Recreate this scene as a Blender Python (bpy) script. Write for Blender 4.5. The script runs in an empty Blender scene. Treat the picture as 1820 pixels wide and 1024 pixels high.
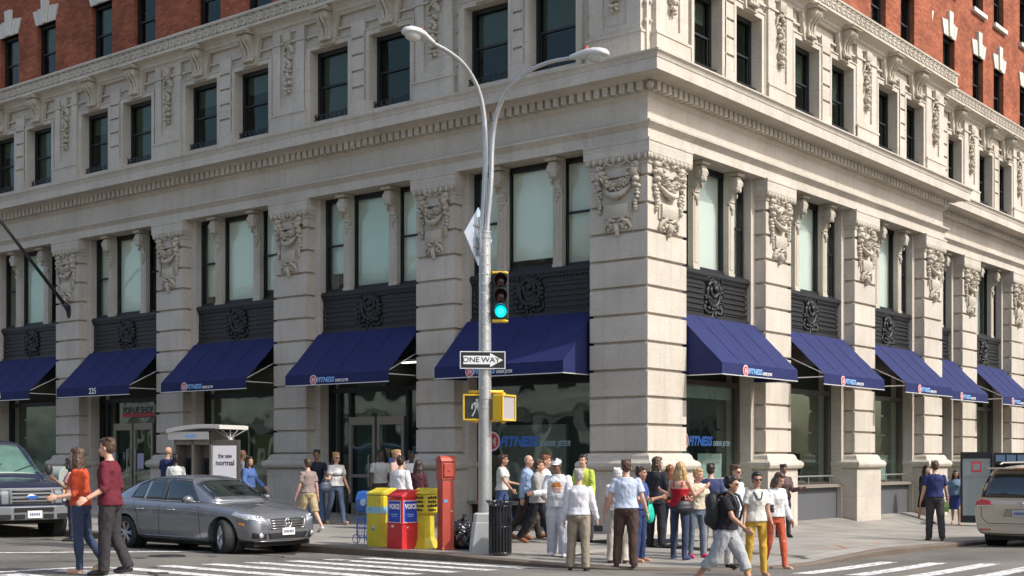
import bpy, bmesh, math, random
from mathutils import Vector, Matrix
R=math.radians
SC=bpy.context.scene
# ------------------------------------------------------------------ camera, sky, sun, exposure
CAM=Vector((15.053,-23.424,1.6))
cam_d=bpy.data.cameras.new('camera'); cam=bpy.data.objects.new('camera',cam_d); SC.collection.objects.link(cam)
cam.location=CAM; cam.rotation_euler=(R(90),0,R(128.542-90))
cam_d.sensor_width=36; cam_d.lens=46.8; cam_d.shift_y=0.1665; cam_d.clip_end=600
SC.camera=cam
SUN=Vector((1,.255,1.05)).normalized()
w=bpy.data.worlds.new('World'); SC.world=w; w.use_nodes=True
nt=w.node_tree; bg=nt.nodes['Background']
sk=nt.nodes.new('ShaderNodeTexSky'); sk.sky_type='NISHITA'; sk.sun_disc=False
sk.sun_elevation=math.asin(SUN.z); sk.sun_rotation=math.atan2(SUN.x,SUN.y); sk.air_density=1.0; sk.dust_density=3.4; sk.ozone_density=.6
nt.links.new(sk.outputs[0],bg.inputs[0]); bg.inputs[1].default_value=0.15
sl=bpy.data.lights.new('sun','SUN'); sl.energy=2.45; sl.angle=R(.55); sl.color=(1,.985,.965)
so=bpy.data.objects.new('sun',sl); SC.collection.objects.link(so)
so.rotation_euler=SUN.to_track_quat('Z','Y').to_euler()
SC.view_settings.view_transform='Standard'; SC.view_settings.look='None'; SC.view_settings.gamma=1
SC.view_settings.exposure=0.65
SC.render.resolution_x=1024; SC.render.resolution_y=576
rnd=random.Random(7)
# ------------------------------------------------------------------ materials
MATS={}
def newmat(name):
    m=bpy.data.materials.new(name); m.use_nodes=True; return m, m.node_tree, m.node_tree.nodes['Principled BSDF']
def flat(name,col,rough=.6,metal=0,bump=0,bs=60,var=0,vs=6,coat=0,spec=.5,emis=None,es=0,obj=True):
    if name in MATS: return MATS[name]
    m,nt,b=newmat(name); b.inputs['Base Color'].default_value=(*col,1); b.inputs['Roughness'].default_value=rough
    b.inputs['Metallic'].default_value=metal; b.inputs['Coat Weight'].default_value=coat; b.inputs['Specular IOR Level'].default_value=spec
    if emis: b.inputs['Emission Color'].default_value=(*emis,1); b.inputs['Emission Strength'].default_value=es
    if bump or var:
        g=nt.nodes.new('ShaderNodeTexCoord'); 
        if bump:
            n=nt.nodes.new('ShaderNodeTexNoise'); n.inputs['Scale'].default_value=bs; n.inputs['Detail'].default_value=4
            nt.links.new(g.outputs['Object'],n.inputs['Vector'])
            bp=nt.nodes.new('ShaderNodeBump'); bp.inputs['Strength'].default_value=bump; bp.inputs['Distance'].default_value=.03 if name.startswith('cloth') else .02
            nt.links.new(n.outputs[0],bp.inputs['Height']); nt.links.new(bp.outputs[0],b.inputs['Normal'])
        if var:
            n2=nt.nodes.new('ShaderNodeTexNoise'); n2.inputs['Scale'].default_value=vs; n2.inputs['Detail'].default_value=6
            nt.links.new(g.outputs['Object'],n2.inputs['Vector'])
            mx=nt.nodes.new('ShaderNodeMixRGB'); mx.inputs[1].default_value=(*[c*(1-var) for c in col],1); mx.inputs[2].default_value=(*[min(1,c*(1+var)) for c in col],1)
            nt.links.new(n2.outputs[0],mx.inputs[0]); nt.links.new(mx.outputs[0],b.inputs['Base Color'])
    MATS[name]=m; return m
def stone(name,c1,c2,c3,bump=.35,blocks=True):
    m,nt,b=newmat(name); N=nt.nodes.new; L=nt.links.new
    g=N('ShaderNodeNewGeometry')
    n1=N('ShaderNodeTexNoise'); n1.inputs['Scale'].default_value=.8; n1.inputs['Detail'].default_value=8; n1.inputs['Roughness'].default_value=.65
    L(g.outputs['Position'],n1.inputs['Vector'])
    mp=N('ShaderNodeMapping'); mp.inputs['Scale'].default_value=(3.5,3.5,.35); L(g.outputs['Position'],mp.inputs['Vector'])
    n2=N('ShaderNodeTexNoise'); n2.inputs['Scale'].default_value=1.4; n2.inputs['Detail'].default_value=6; L(mp.outputs[0],n2.inputs['Vector'])
    n3=N('ShaderNodeTexNoise'); n3.inputs['Scale'].default_value=22; n3.inputs['Detail'].default_value=5; L(g.outputs['Position'],n3.inputs['Vector'])
    r1=N('ShaderNodeValToRGB'); r1.color_ramp.elements[0].position=.35; r1.color_ramp.elements[1].position=.68
    r1.color_ramp.elements[0].color=(*c1,1); r1.color_ramp.elements[1].color=(*c2,1); L(n1.outputs[0],r1.inputs[0])
    r2=N('ShaderNodeValToRGB'); r2.color_ramp.elements[0].position=.5; r2.color_ramp.elements[1].position=.78
    r2.color_ramp.elements[0].color=(0,0,0,1); r2.color_ramp.elements[1].color=(.32,.32,.32,1); L(n2.outputs[0],r2.inputs[0])
    mx=N('ShaderNodeMixRGB'); L(r2.outputs[0],mx.inputs[0]); L(r1.outputs[0],mx.inputs[1]); mx.inputs[2].default_value=(*c3,1)
    mx2=N('ShaderNodeMixRGB'); mx2.blend_type='MULTIPLY'; mx2.inputs[0].default_value=.35; L(mx.outputs[0],mx2.inputs[1])
    r3=N('ShaderNodeValToRGB'); r3.color_ramp.elements[0].position=.3; r3.color_ramp.elements[1].position=.6; r3.color_ramp.elements[0].color=(.55,.55,.55,1); L(n3.outputs[0],r3.inputs[0]); L(r3.outputs[0],mx2.inputs[2])
    out=mx2
    if blocks:
        # fine vertical joints every ~1.2 m, staggered by course of .58 m
        sp=N('ShaderNodeSeparateXYZ'); L(g.outputs['Position'],sp.inputs[0])
        ad=N('ShaderNodeMath'); L(sp.outputs[0],ad.inputs[0]); L(sp.outputs[1],ad.inputs[1])
        ad.operation='ADD'
        cb=N('ShaderNodeCombineXYZ'); L(ad.outputs[0],cb.inputs[0]); L(sp.outputs[2],cb.inputs[1])
        br=N('ShaderNodeTexBrick'); br.inputs['Scale'].default_value=1; br.inputs['Brick Width'].default_value=1.45; br.inputs['Row Height'].default_value=.58
        br.inputs['Mortar Size'].default_value=.004; br.inputs['Mortar Smooth'].default_value=.3
        br.inputs['Color1'].default_value=(1,1,1,1); br.inputs['Color2'].default_value=(.9,.9,.9,1); br.inputs['Mortar'].default_value=(.62,.6,.56,1)
        L(cb.outputs[0],br.inputs['Vector'])
        mx3=N('ShaderNodeMixRGB'); mx3.blend_type='MULTIPLY'; mx3.inputs[0].default_value=.8; L(mx2.outputs[0],mx3.inputs[1]); L(br.outputs[0],mx3.inputs[2]); out=mx3
    L(out.outputs[0],b.inputs['Base Color']); b.inputs['Roughness'].default_value=.85; b.inputs['Specular IOR Level'].default_value=.25
    bp=N('ShaderNodeBump'); bp.inputs['Strength'].default_value=bump; bp.inputs['Distance'].default_value=.012; L(n3.outputs[0],bp.inputs['Height']); L(bp.outputs[0],b.inputs['Normal'])
    MATS[name]=m; return m
M_STONE=stone('limestone',(.52,.468,.39),(.635,.577,.49),(.34,.295,.22))
M_CARVE=stone('carved_limestone',(.46,.41,.325),(.57,.52,.43),(.26,.22,.16),.5,False)
def brick():
    m,nt,b=newmat('red_brick'); N=nt.nodes.new; L=nt.links.new
    g=N('ShaderNodeNewGeometry'); sp=N('ShaderNodeSeparateXYZ'); L(g.outputs['Position'],sp.inputs[0])
    ad=N('ShaderNodeMath'); ad.operation='ADD'; L(sp.outputs[0],ad.inputs[0]); L(sp.outputs[1],ad.inputs[1])
    cb=N('ShaderNodeCombineXYZ'); L(ad.outputs[0],cb.inputs[0]); L(sp.outputs[2],cb.inputs[1])
    br=N('ShaderNodeTexBrick'); br.inputs['Scale'].default_value=1; br.inputs['Brick Width'].default_value=.22; br.inputs['Row Height'].default_value=.075
    br.inputs['Mortar Size'].default_value=.006; br.inputs['Bias'].default_value=-.1
    br.inputs['Color1'].default_value=(.42,.145,.08,1); br.inputs['Color2'].default_value=(.27,.085,.05,1); br.inputs['Mortar'].default_value=(.22,.09,.06,1)
    L(cb.outputs[0],br.inputs['Vector'])
    n=N('ShaderNodeTexNoise'); n.inputs['Scale'].default_value=1.1; n.inputs['Detail'].default_value=7; L(g.outputs['Position'],n.inputs['Vector'])
    r=N('ShaderNodeValToRGB'); r.color_ramp.elements[0].position=.35; r.color_ramp.elements[1].position=.7; r.color_ramp.elements[0].color=(.6,.6,.6,1); r.color_ramp.elements[1].color=(1.15,1.1,1.05,1)
    L(n.outputs[0],r.inputs[0]); mx=N('ShaderNodeMixRGB'); mx.blend_type='MULTIPLY'; mx.inputs[0].default_value=.8; L(br.outputs[0],mx.inputs[1]); L(r.outputs[0],mx.inputs[2])
    L(mx.outputs[0],b.inputs['Base Color']); b.inputs['Roughness'].default_value=.9; b.inputs['Specular IOR Level'].default_value=.12
    bp=N('ShaderNodeBump'); bp.inputs['Strength'].default_value=.6; bp.inputs['Distance'].default_value=.01; L(br.outputs[1],bp.inputs['Height']); bp.invert=True; L(bp.outputs[0],b.inputs['Normal'])
    MATS['red_brick']=m; return m
M_BRICK=brick()
def glass(name,tint=(.75,.85,.8),refl=1.0,rough=.02,ior=1.5):
    m,nt,b=newmat(name); N=nt.nodes.new; L=nt.links.new; nt.nodes.remove(b)
    o=nt.nodes['Material Output']; t=N('ShaderNodeBsdfTransparent'); t.inputs[0].default_value=(*tint,1)
    gl=N('ShaderNodeBsdfGlossy'); gl.inputs['Roughness'].default_value=rough; gl.inputs[0].default_value=(.82,.93,.85,1)
    n=N('ShaderNodeTexNoise'); n.inputs['Scale'].default_value=.6; g=N('ShaderNodeNewGeometry'); L(g.outputs['Position'],n.inputs['Vector'])
    bp=N('ShaderNodeBump'); bp.inputs['Strength'].default_value=.35; bp.inputs['Distance'].default_value=.06; L(n.outputs[0],bp.inputs['Height']); L(bp.outputs[0],gl.inputs['Normal'])
    dt=N('ShaderNodeVectorMath'); dt.operation='DOT_PRODUCT'; L(g.outputs['Incoming'],dt.inputs[0]); L(g.outputs['Normal'],dt.inputs[1])
    ab=N('ShaderNodeMath'); ab.operation='ABSOLUTE'; L(dt.outputs['Value'],ab.inputs[0]); om=N('ShaderNodeMath'); om.operation='SUBTRACT'; om.inputs[0].default_value=1; L(ab.outputs[0],om.inputs[1])
    pw=N('ShaderNodeMath'); pw.operation='POWER'; pw.inputs[1].default_value=5; L(om.outputs[0],pw.inputs[0])
    ma=N('ShaderNodeMath'); ma.operation='MULTIPLY_ADD'; ma.inputs[1].default_value=.94; ma.inputs[2].default_value=.05; L(pw.outputs[0],ma.inputs[0])
    ml=N('ShaderNodeMath'); ml.operation='MULTIPLY'; ml.inputs[1].default_value=refl; L(ma.outputs[0],ml.inputs[0]); ml.use_clamp=True
    mx=N('ShaderNodeMixShader'); L(ml.outputs[0],mx.inputs[0]); L(t.outputs[0],mx.inputs[1]); L(gl.outputs[0],mx.inputs[2]); L(mx.outputs[0],o.inputs[0])
    MATS[name]=m; return m
M_GLASS=glass('shop_glass',(.88,.93,.91),1.5)
M_WGLASS=glass('window_glass',(.96,.985,.965),.85)
M_UGLASS=glass('upper_window_glass',(.62,.66,.62),.7)
M_BLACK=flat('black_frame_paint',(.008,.009,.011),.5,bump=.1)
M_IRON=flat('cast_iron_panel',(.015,.014,.014),.5,bump=.3,bs=25,var=.35,vs=8)
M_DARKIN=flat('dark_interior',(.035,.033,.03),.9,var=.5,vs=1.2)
M_BLIND=flat('window_blind',(.88,.93,.84),.8,var=.06,vs=2)
M_BRONZE=flat('bronze_frame',(.13,.11,.09),.4,metal=.6,var=.2)
M_STEEL=flat('brushed_steel',(.55,.54,.50),.35,metal=.9)
M_GRANITE=flat('grey_granite',(.105,.108,.115),.55,var=.5,vs=90,bump=.1)
M_CANVAS=flat('navy_canvas',(.0125,.0185,.090),.8,bump=.7,bs=5,var=.3,vs=1.5,spec=.35)
M_WHITE=flat('white_paint',(.74,.74,.72),.5)
# ------------------------------------------------------------------ helpers
COL=SC.collection
def link(name,me,mat=None,parent=None,loc=None,rz=0,smooth=False,rot=None,scale=None):
    o=bpy.data.objects.new(name,me); COL.objects.link(o)
    if mat is not None and me is not None and len(me.materials)==0:
        for mm in (mat if isinstance(mat,(list,tuple)) else [mat]): me.materials.append(mm)
    if parent: o.parent=parent
    if loc is not None: o.location=loc
    if rot is not None: o.rotation_euler=rot
    elif rz: o.rotation_euler=(0,0,rz)
    if scale: o.scale=scale
    if smooth and me is not None: me.shade_smooth()
    return o
def tag(o,label=None,cat=None,group=None,kind=None):
    if label: o['label']=label
    if cat: o['category']=cat
    if group: o['group']=group
    if kind: o['kind']=kind
    return o
def empty(name,loc=(0,0,0),rz=0,label=None,cat=None,group=None):
    o=bpy.data.objects.new(name,None); COL.objects.link(o); o.location=loc; o.rotation_euler=(0,0,rz); o.empty_display_size=.2
    return tag(o,label,cat,group)
def copy_tree(o,parent=None):
    c=o.copy(); COL.objects.link(c)
    if parent: c.parent=parent
    for ch in list(o.children): copy_tree(ch,c)
    return c
class MB:
    def __init__(s,f=None): s.v=[]; s.f=[]; s.mi=[]; s.m=0; s.t=f or (lambda a,b,c:(a,b,c))
    def add(s,vs,fs,m=None):
        o=len(s.v); s.v+= [s.t(*p) for p in vs]; s.f+=[tuple(i+o for i in f) for f in fs]; s.mi+=[s.m if m is None else m]*len(fs); return s
    def box(s,x0,x1,y0,y1,z0,z1,m=None):
        return s.add([(x0,y0,z0),(x1,y0,z0),(x1,y1,z0),(x0,y1,z0),(x0,y0,z1),(x1,y0,z1),(x1,y1,z1),(x0,y1,z1)],
          [(0,3,2,1),(4,5,6,7),(0,1,5,4),(1,2,6,5),(2,3,7,6),(3,0,4,7)],m)
    def loft(s,rings,cap=True,m=None,closed=True):
        n=len(rings[0]); vs=[p for r in rings for p in r]; fs=[]
        for i in range(len(rings)-1):
            for j in range(n if closed else n-1):
                k=(j+1)%n; fs.append((i*n+j,i*n+k,(i+1)*n+k,(i+1)*n+j))
        if cap and closed: fs.append(tuple(range(n))[::-1]); fs.append(tuple((len(rings)-1)*n+j for j in range(n)))
        return s.add(vs,fs,m)
    def rloft(s,x0,x1,y0,y1,prof,m=None):   # stacked rectangles, prof = (z, expansion)
        return s.loft([[(x0-e,y0-e,z),(x1+e,y0-e,z),(x1+e,y1+e,z),(x0-e,y1+e,z)] for z,e in prof],True,m)
    def prism(s,poly,y0,y1,m=None):         # polygon in xz, extruded along y
        n=len(poly); vs=[(x,y0,z) for x,z in poly]+[(x,y1,z) for x,z in poly]
        return s.add(vs,[tuple(range(n))[::-1],tuple(range(n,2*n))]+[(i,(i+1)%n,n+(i+1)%n,n+i) for i in range(n)],m)
    def prismx(s,poly,x0,x1,m=None):        # polygon in yz along x
        n=len(poly); vs=[(x0,y,z) for y,z in poly]+[(x1,y,z) for y,z in poly]
        return s.add(vs,[tuple(range(n))[::-1],tuple(range(n,2*n))]+[(i,(i+1)%n,n+(i+1)%n,n+i) for i in range(n)],m)
    def prismz(s,poly,z0,z1,m=None):
        n=len(poly); vs=[(x,y,z0) for x,y in poly]+[(x,y,z1) for x,y in poly]
        return s.add(vs,[tuple(range(n))[::-1],tuple(range(n,2*n))]+[(i,(i+1)%n,n+(i+1)%n,n+i) for i in range(n)],m)
    def tube(s,pts,r,n=10,m=None,cap=True):
        pts=[Vector(p) for p in pts]; rs=r if isinstance(r,(list,tuple)) else [r]*len(pts); rings=[]; up=None
        for i,p in enumerate(pts):
            d=(pts[min(i+1,len(pts)-1)]-pts[max(i-1,0)]).normalized()
            if up is None: up=Vector((0,0,1)) if abs(d.z)<.9 else Vector((1,0,0))
            a=d.cross(up); 
            if a.length<1e-4: a=d.orthogonal()
            a.normalize(); b=a.cross(d).normalized(); up=b
            rings.append([tuple(p+a*math.cos(2*math.pi*k/n)*rs[i]+b*math.sin(2*math.pi*k/n)*rs[i]) for k in range(n)])
        return s.loft(rings,cap,m)
    def cyl(s,a,b,r,n=16,m=None,r2=None): return s.tube([a,b],[r,r if r2 is None else r2],n,m)
    def ell(s,c,r,seg=10,rng=7,m=None,rot=None):
        rings=[]; c=Vector(c)
        for i in range(rng+1):
            th=math.pi*i/rng; rr=max(math.sin(th),.02)
            ring=[]
            for k in range(seg):
                p=Vector((r[0]*rr*math.cos(2*math.pi*k/seg),r[1]*rr*math.sin(2*math.pi*k/seg),-r[2]*math.cos(th)))
                if rot is not None: p=rot@p
                ring.append(tuple(c+p))
            rings.append(ring)
        return s.loft(rings,True,m)
    def mesh(s,name='mesh',fix=True,mats=None):
        me=bpy.data.meshes.new(name); me.from_pydata(s.v,[],s.f)
        if mats:
            for q in mats: me.materials.append(q)
            me.polygons.foreach_set('material_index',s.mi)
        if fix:
            bm=bmesh.new(); bm.from_mesh(me); bmesh.ops.recalc_face_normals(bm,faces=bm.faces); bm.to_mesh(me); bm.free()
        me.update(); return me
    def obj(s,name,mat=None,parent=None,smooth=False,bevel=0,**k):
        me=s.mesh(name)
        if isinstance(mat,(list,tuple)):
            for q in mat: me.materials.append(q)
            me.polygons.foreach_set('material_index',s.mi); mat=None
        o=link(name,me,mat,parent,smooth=smooth,**k)
        if bevel:
            b=o.modifiers.new('bevel','BEVEL'); b.width=bevel; b.segments=2; b.limit_method='ANGLE'; b.angle_limit=R(40)
        return o
def autosmooth(o,ang=35):
    me=o.data; me.shade_smooth(); bm=bmesh.new(); bm.from_mesh(me)
    for e in bm.edges:
        if len(e.link_faces)==2 and e.calc_face_angle(0)>R(ang): e.smooth=False
        elif len(e.link_faces)!=2: e.smooth=False
    bm.to_mesh(me); bm.free(); return o
FONTS={}
def text(name,txt,size,mat,parent=None,loc=(0,0,0),rot=(R(90),0,0),depth=.004,align='CENTER',bold=0,shear=0,sx=1,fill_w=None):
    c=bpy.data.curves.new(name,'FONT'); c.body=txt; c.size=size; c.extrude=depth; c.align_x=align; c.align_y='CENTER'; c.offset=bold; c.shear=shear; c.resolution_u=3
    o=bpy.data.objects.new(name,c); COL.objects.link(o); bpy.context.view_layer.update()
    me=bpy.data.meshes.new_from_object(o.evaluated_get(bpy.context.evaluated_depsgraph_get())); COL.objects.unlink(o); bpy.data.objects.remove(o)
    for v in me.vertices: v.co.x*=sx
    if fill_w:
        xs=[v.co.x for v in me.vertices]; k=fill_w/(max(xs)-min(xs)); c0=(max(xs)+min(xs))/2
        for v in me.vertices: v.co.x=(v.co.x-(c0 if align=='CENTER' else 0))*k
    me.materials.clear(); me.materials.append(mat)
    return link(name,me,None,parent,loc=loc,rot=rot)
def LW(u,d,z): return (-u,-d,z)
def RW(u,d,z): return (d,u,z)
SIDE={'L':(LW,0),'R':(RW,R(90))}
# ------------------------------------------------------------------ the corner building
M_BLINDG=flat('grey_roller_blind',(.34,.38,.33),.8,var=.2,vs=1)
BLD=empty('office_building',(0,0,0),0,'limestone and red brick corner building with carved capitals and a dentilled cornice','building')
REC=.6
PL=[(5.33,6.53),(10.35,11.6),(15.4,16.6),(20.43,21.65),(25.5,26.7),(30.55,31.75)]
PR_=[(5.19,6.5,0),(10.22,11.55,0),(15.13,16.55,0),(19.96,21.3,REC),(24.84,26.2,REC),(29.75,31.1,REC),(34.7,36.0,REC)]
EL=31.75; ER1=16.62; ER=36.0; TOP=27.0
JZ=[1.724+.58*k for k in range(11)]
def pier_prof():
    p=[(-1.0,.12),(1.32,.12),(1.335,.10),(1.35,.17),(1.38,.21),(1.44,.235),(1.50,.225),(1.545,.18),(1.56,.13),(1.575,.13),(1.585,.11),(1.66,.085),(1.70,.05),(1.71,.0)]
    for z in JZ:
        if z<7.7: p+=[(z-.034,0),(z-.026,-.012),(z-.026,-.065),(z+.030,-.065),(z+.030,-.012),(z+.040,0)]
    p+=[(7.76,0),(7.765,.025),(7.80,.03),(7.81,.015),(7.83,.02),(7.88,.055),(7.96,.085),(7.975,.1),(8.20,.1),(8.215,.115),(8.27,.115)]
    return p
PP=pier_prof()
def lump(b,c,r,rot=None): b.ell(c,r,8,5,rot=rot)
def sharp(me,ang):
    me.shade_smooth(); bm=bmesh.new(); bm.from_mesh(me)
    for e in bm.edges:
        if len(e.link_faces)==2 and e.calc_face_angle(0)>R(ang): e.smooth=False
    bm.to_mesh(me); bm.free()
def swag_mesh():
    # local: x along wall, -y outward, z up ; origin at wall plane, z=6.4 level
    b=MB(); rr=random.Random(3)
    def L(x,z,rx,ry,rz,y=None,tw=0):
        lump(b,(x,-(ry*.6 if y is None else y),z),(rx,ry,rz),Matrix.Rotation(tw,3,'Y'))
    for s in (-1,1):
        # head/volute masses at the two upper corners
        L(s*.40,1.20,.10,.10,.10); L(s*.42,1.36,.09,.07,.08)
        for k in range(7):
            a=k/6*2*math.pi; L(s*.40+.085*math.cos(a),1.20+.085*math.sin(a),.045,.06,.045)
        L(s*.43,1.05,.075,.09,.07); L(s*.40,.95,.055,.075,.055)
        # hanging side drops
        for k in range(7):
            L(s*(.46-.012*k)+rr.uniform(-.03,.03),.90-k*.075,.05-.003*k,.055,.05,tw=rr.uniform(-1,1))
            L(s*(.38+rr.uniform(-.02,.04)),.84-k*.07,.035,.045,.045,tw=rr.uniform(-1,1))
        # ribbon tails
        b.tube([(s*.34,-.02,1.38),(s*.24,-.06,1.46),(s*.12,-.05,1.40),(s*.04,-.03,1.44)],[.03,.035,.03,.02],6)
    # festoon of fruit and leaves between
    for k in range(40):
        t=k/39; x=-.38+.76*t; sag=1.28-.36*math.sin(math.pi*t)
        for q in range(4):
            L(x+rr.uniform(-.03,.03),sag+rr.uniform(-.10,.10),rr.uniform(.018,.048),rr.uniform(.04,.08),rr.uniform(.018,.046),y=.04+rr.uniform(0,.07),tw=rr.uniform(-1.5,1.5))
    b.tube([(-.3,-.02,.95),(-.15,-.09,.78),(0,-.11,.74),(.15,-.09,.78),(.3,-.02,.95)],[.03,.06,.07,.06,.03],8)
    L(0,.72,.03,.08,.07)
    # diamond point block
    zc=.42; hw,hh=.27,.145
    b.add([(-hw,0,zc-hh),(hw,0,zc-hh),(hw,0,zc+hh),(-hw,0,zc+hh),(-hw,-.07,zc-hh),(hw,-.07,zc-hh),(hw,-.07,zc+hh),(-hw,-.07,zc+hh),
           (-.13,-.155,zc),(.13,-.155,zc)],[(0,1,5,4),(1,2,6,5),(2,3,7,6),(3,0,4,7),(4,5,9,8),(6,7,8,9),(5,6,9),(7,4,8)])
    b.box(-hw-.05,hw+.05,-.03,0,zc-hh-.03,zc+hh+.03)
    # foliage below
    for k in range(9):
        a=math.pi*(k/8); L(.2*math.cos(a)*1.1,.20-.06*math.sin(a),.06,.05,.04,tw=-a+1.5)
    for s in (-1,1):
        b.tube([(s*.02,-.05,.2),(s*.14,-.07,.25),(s*.26,-.05,.16),(s*.31,-.03,.06),(s*.27,-.03,.0)],[.035,.045,.04,.03,.02],6)
        L(s*.12,.10,.05,.05,.06); L(s*.2,.06,.04,.04,.05)
    L(0,.06,.06,.08,.13); L(0,-.05,.045,.06,.07)
    return b.mesh('swag')
SWAG=swag_mesh(); sharp(SWAG,50)
def egg_mesh(wd):
    b=MB(); n=max(3,round(wd/.165)); st=wd/n
    for i in range(n):
        x=-wd/2+st*(i+.5); lump(b,(x,-.075,7.905-8),(st*.33,.05,.075)); b.box(x+st*.5-.008,x+st*.5+.008,-.10,-.03,7.85-8,7.975-8)
    me=b.mesh('eggs'); me.shade_smooth(); return me
def place(name,me,mat,side,u,d,z,parent=None,**k):
    T,rz=SIDE[side]; return link(name,me,mat,parent,loc=T(u,d,z),rz=rz,**k)
def capital(side,u0,u1,d,parent,first=None):
    w_=u1-u0; T,rz=SIDE[side]; c=(u0+u1)/2
    place('egg_moulding',egg_mesh(w_+.16),M_CARVE,side,c,d,8,parent)
    o=place('swag_ornament',SWAG,M_CARVE,side,c,d+.0,6.40,parent); o.scale=(w_/1.36*1.04,1.15,1.0)
# corner pier
cp=MB().rloft(-1.47,0,0,1.55,PP).obj('pier',M_STONE,BLD); 
capital('L',0,1.47,0,cp); capital('R',0,1.55,0,cp)
for u0,u1 in PL:
    o=MB().rloft(-u1,-u0,0,.28+.12,PP).obj('pier',M_STONE,BLD)
    if u0<27: capital('L',u0,u1,0,o)
for u0,u1,r in PR_:
    o=MB().rloft(-r-.28-.12,-r,u0,u1,PP).obj('pier',M_STONE,BLD); capital('R',u0,u1,-r,o)
# jamb stones + wall core beside each pier, up to the soffit
JW=.2
jb=MB(); 
for u0,u1 in [(-.0,1.47)]+PL: jb.box(-u1-JW,-u0+(JW if u0>0 else -.3),.29,.95,-1,8.27)
for u0,u1,r in [(0,1.55,0)]+PR_: jb.box(-r-.95,-r-.29,u0-(JW if u0>0 else -.32),u1+JW,-1,8.27)
jb.obj('jamb_wall',M_STONE,BLD)
# entablature
ENT=[(-.9,8.27),(.035,8.27),(.035,8.48),(.055,8.50),(.11,8.56),(.15,8.59),(.155,8.635),(.02,8.66),(.0,8.69),(.0,9.13),(.03,9.16),(.07,9.19),(.09,9.215),(.09,9.415),(.27,9.42),(.30,9.44),(.36,9.465),(.40,9.47),(.62,9.475),(.62,9.70),(.635,9.715),(.64,9.75),(.665,9.80),(.70,9.83),(.70,9.865),(.2,9.92),(-.9,9.92)]
def runL(b,prof,u1,back=0):      # profile from the corner mitre along the left face
    a=[(d,-d,z) for d,z in prof]; c=[(-u1,-d,z) for d,z in prof]; b.loft([a,c],True)
def runR(b,prof,u1): a=[(d,-d,z) for d,z in prof]; c=[(d,u1+max(d,0),z) for d,z in prof]; b.loft([a,c],True)
def runR2(b,prof,u0,u1,r): b.loft([[(d-r,u0,z) for d,z in prof],[(d-r,u1,z) for d,z in prof]],True)
b=MB(); runL(b,ENT,EL); o1=b.obj('cornice',M_STONE,BLD); autosmooth(o1,30)
b=MB(); runR(b,ENT,ER1); o2=b.obj('cornice',M_STONE,BLD); autosmooth(o2,30)
b=MB(); runR2(b,ENT,ER1-.3,ER,REC); o3=b.obj('cornice',M_STONE,BLD); autosmooth(o3,30)
def dent(side,u0,u1,d,parent):
    T,_=SIDE[side]; b=MB(T); n=int((u1-u0)/.215)
    for i in range(n):
        u=u0+(i+.5)*.215; b.box(u-.07,u+.07,d+.088,d+.26,9.235,9.418)
    b.obj('dentil_course',M_STONE,parent)
dent('L',-.06,EL,0,o1); dent('R',-.06,ER1,0,o2); dent('R',ER1-.1,ER,-REC,o3)
MB().ell((.17,-.17,9.32),(.085,.085,.09),10,8).obj('corner_pine_cone',M_CARVE,o1,smooth=True)
# ---- upper wall of the second tier (third floor)
def console_mesh():
    b=MB()   # wedge keystone with a scrolled bracket; local z 0 at window head
    def wedge(z0,z1,w0,w1,y): b.add([(-w0,0,z0),(w0,0,z0),(w1,0,z1),(-w1,0,z1),(-w0,y,z0),(w0,y,z0),(w1,y,z1),(-w1,y,z1)],[(0,1,2,3),(4,7,6,5),(0,4,5,1),(1,5,6,2),(2,6,7,3),(3,7,4,0)])
    wedge(.0,.78,.27,.42,-.12)
    pts=[(.0,.12),(-.16,.10),(-.2,.17),(-.19,.24),(-.17,.30),(-.2,.42),(-.28,.54),(-.36,.62),(-.40,.70),(-.36,.78),(0,.78)]
    b.prismx(pts,-.17,.17)
    for s in (-1,1):
        for (y,z,r) in ((-.30,.66,.09),(-.15,.2,.06)):
            b.cyl((s*.17,y,z),(s*.20,y,z),r,12); b.cyl((s*.19,y,z),(s*.215,y,z),r*.45,8)
        b.tube([(s*.06,-.19,.2),(s*.06,-.215,.4),(s*.06,-.35,.58),(s*.06,-.40,.66)],[.03,.03,.035,.03],6)
    b.box(-.26,.26,-.47,0,.785,.83); b.box(-.29,.29,-.50,0,.83,.86)
    for k in range(5): lump(b,(-.16+k*.08,-.18-.01*(k%2),.12),(.05,.06,.05))
    return b.mesh('console')
CONS=console_mesh()
def drop_mesh():
    b=MB(); rr=random.Random(11)   # z 0 = bottom tip, 1.6 top
    b.add([(-.14,-.02,1.36),(.14,-.02,1.36),(.14,-.02,1.62),(-.14,-.02,1.62),(-.14,-.12,1.36),(.14,-.12,1.36),(.14,-.12,1.62),(-.14,-.12,1.62),(0,-.22,1.49)],[(0,1,5,4),(1,2,6,5),(2,3,7,6),(3,0,4,7),(4,5,8),(5,6,8),(6,7,8),(7,4,8)])
    for i in range(58):
        t=rr.random(); z=.02+1.3*t; w_=.05+.11*abs(math.sin(t*9.5))*(.5+.5*t)+.03*t
        lump(b,(rr.uniform(-w_,w_),-.05-rr.uniform(0,.05),z),(rr.uniform(.03,.06),.06,rr.uniform(.03,.06)),Matrix.Rotation(rr.uniform(-1,1),3,'Y'))
    for s in (-1,1): b.tube([(s*.05,-.03,1.32),(s*.16,-.05,1.2),(s*.2,-.04,1.06)],[.03,.035,.02],6)
    me=b.mesh('drop'); sharp(me,50); return me
DROP=drop_mesh()
W3=(10.2,12.0)
bayL=[(1.47,5.33,.94,1.29),(6.53,10.35,1.055,1.37),(11.6,15.4,1.05,1.36),(16.6,20.43,1.05,1.36),(21.65,25.5,1.05,1.36),(26.7,30.55,1.05,1.36)]
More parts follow.
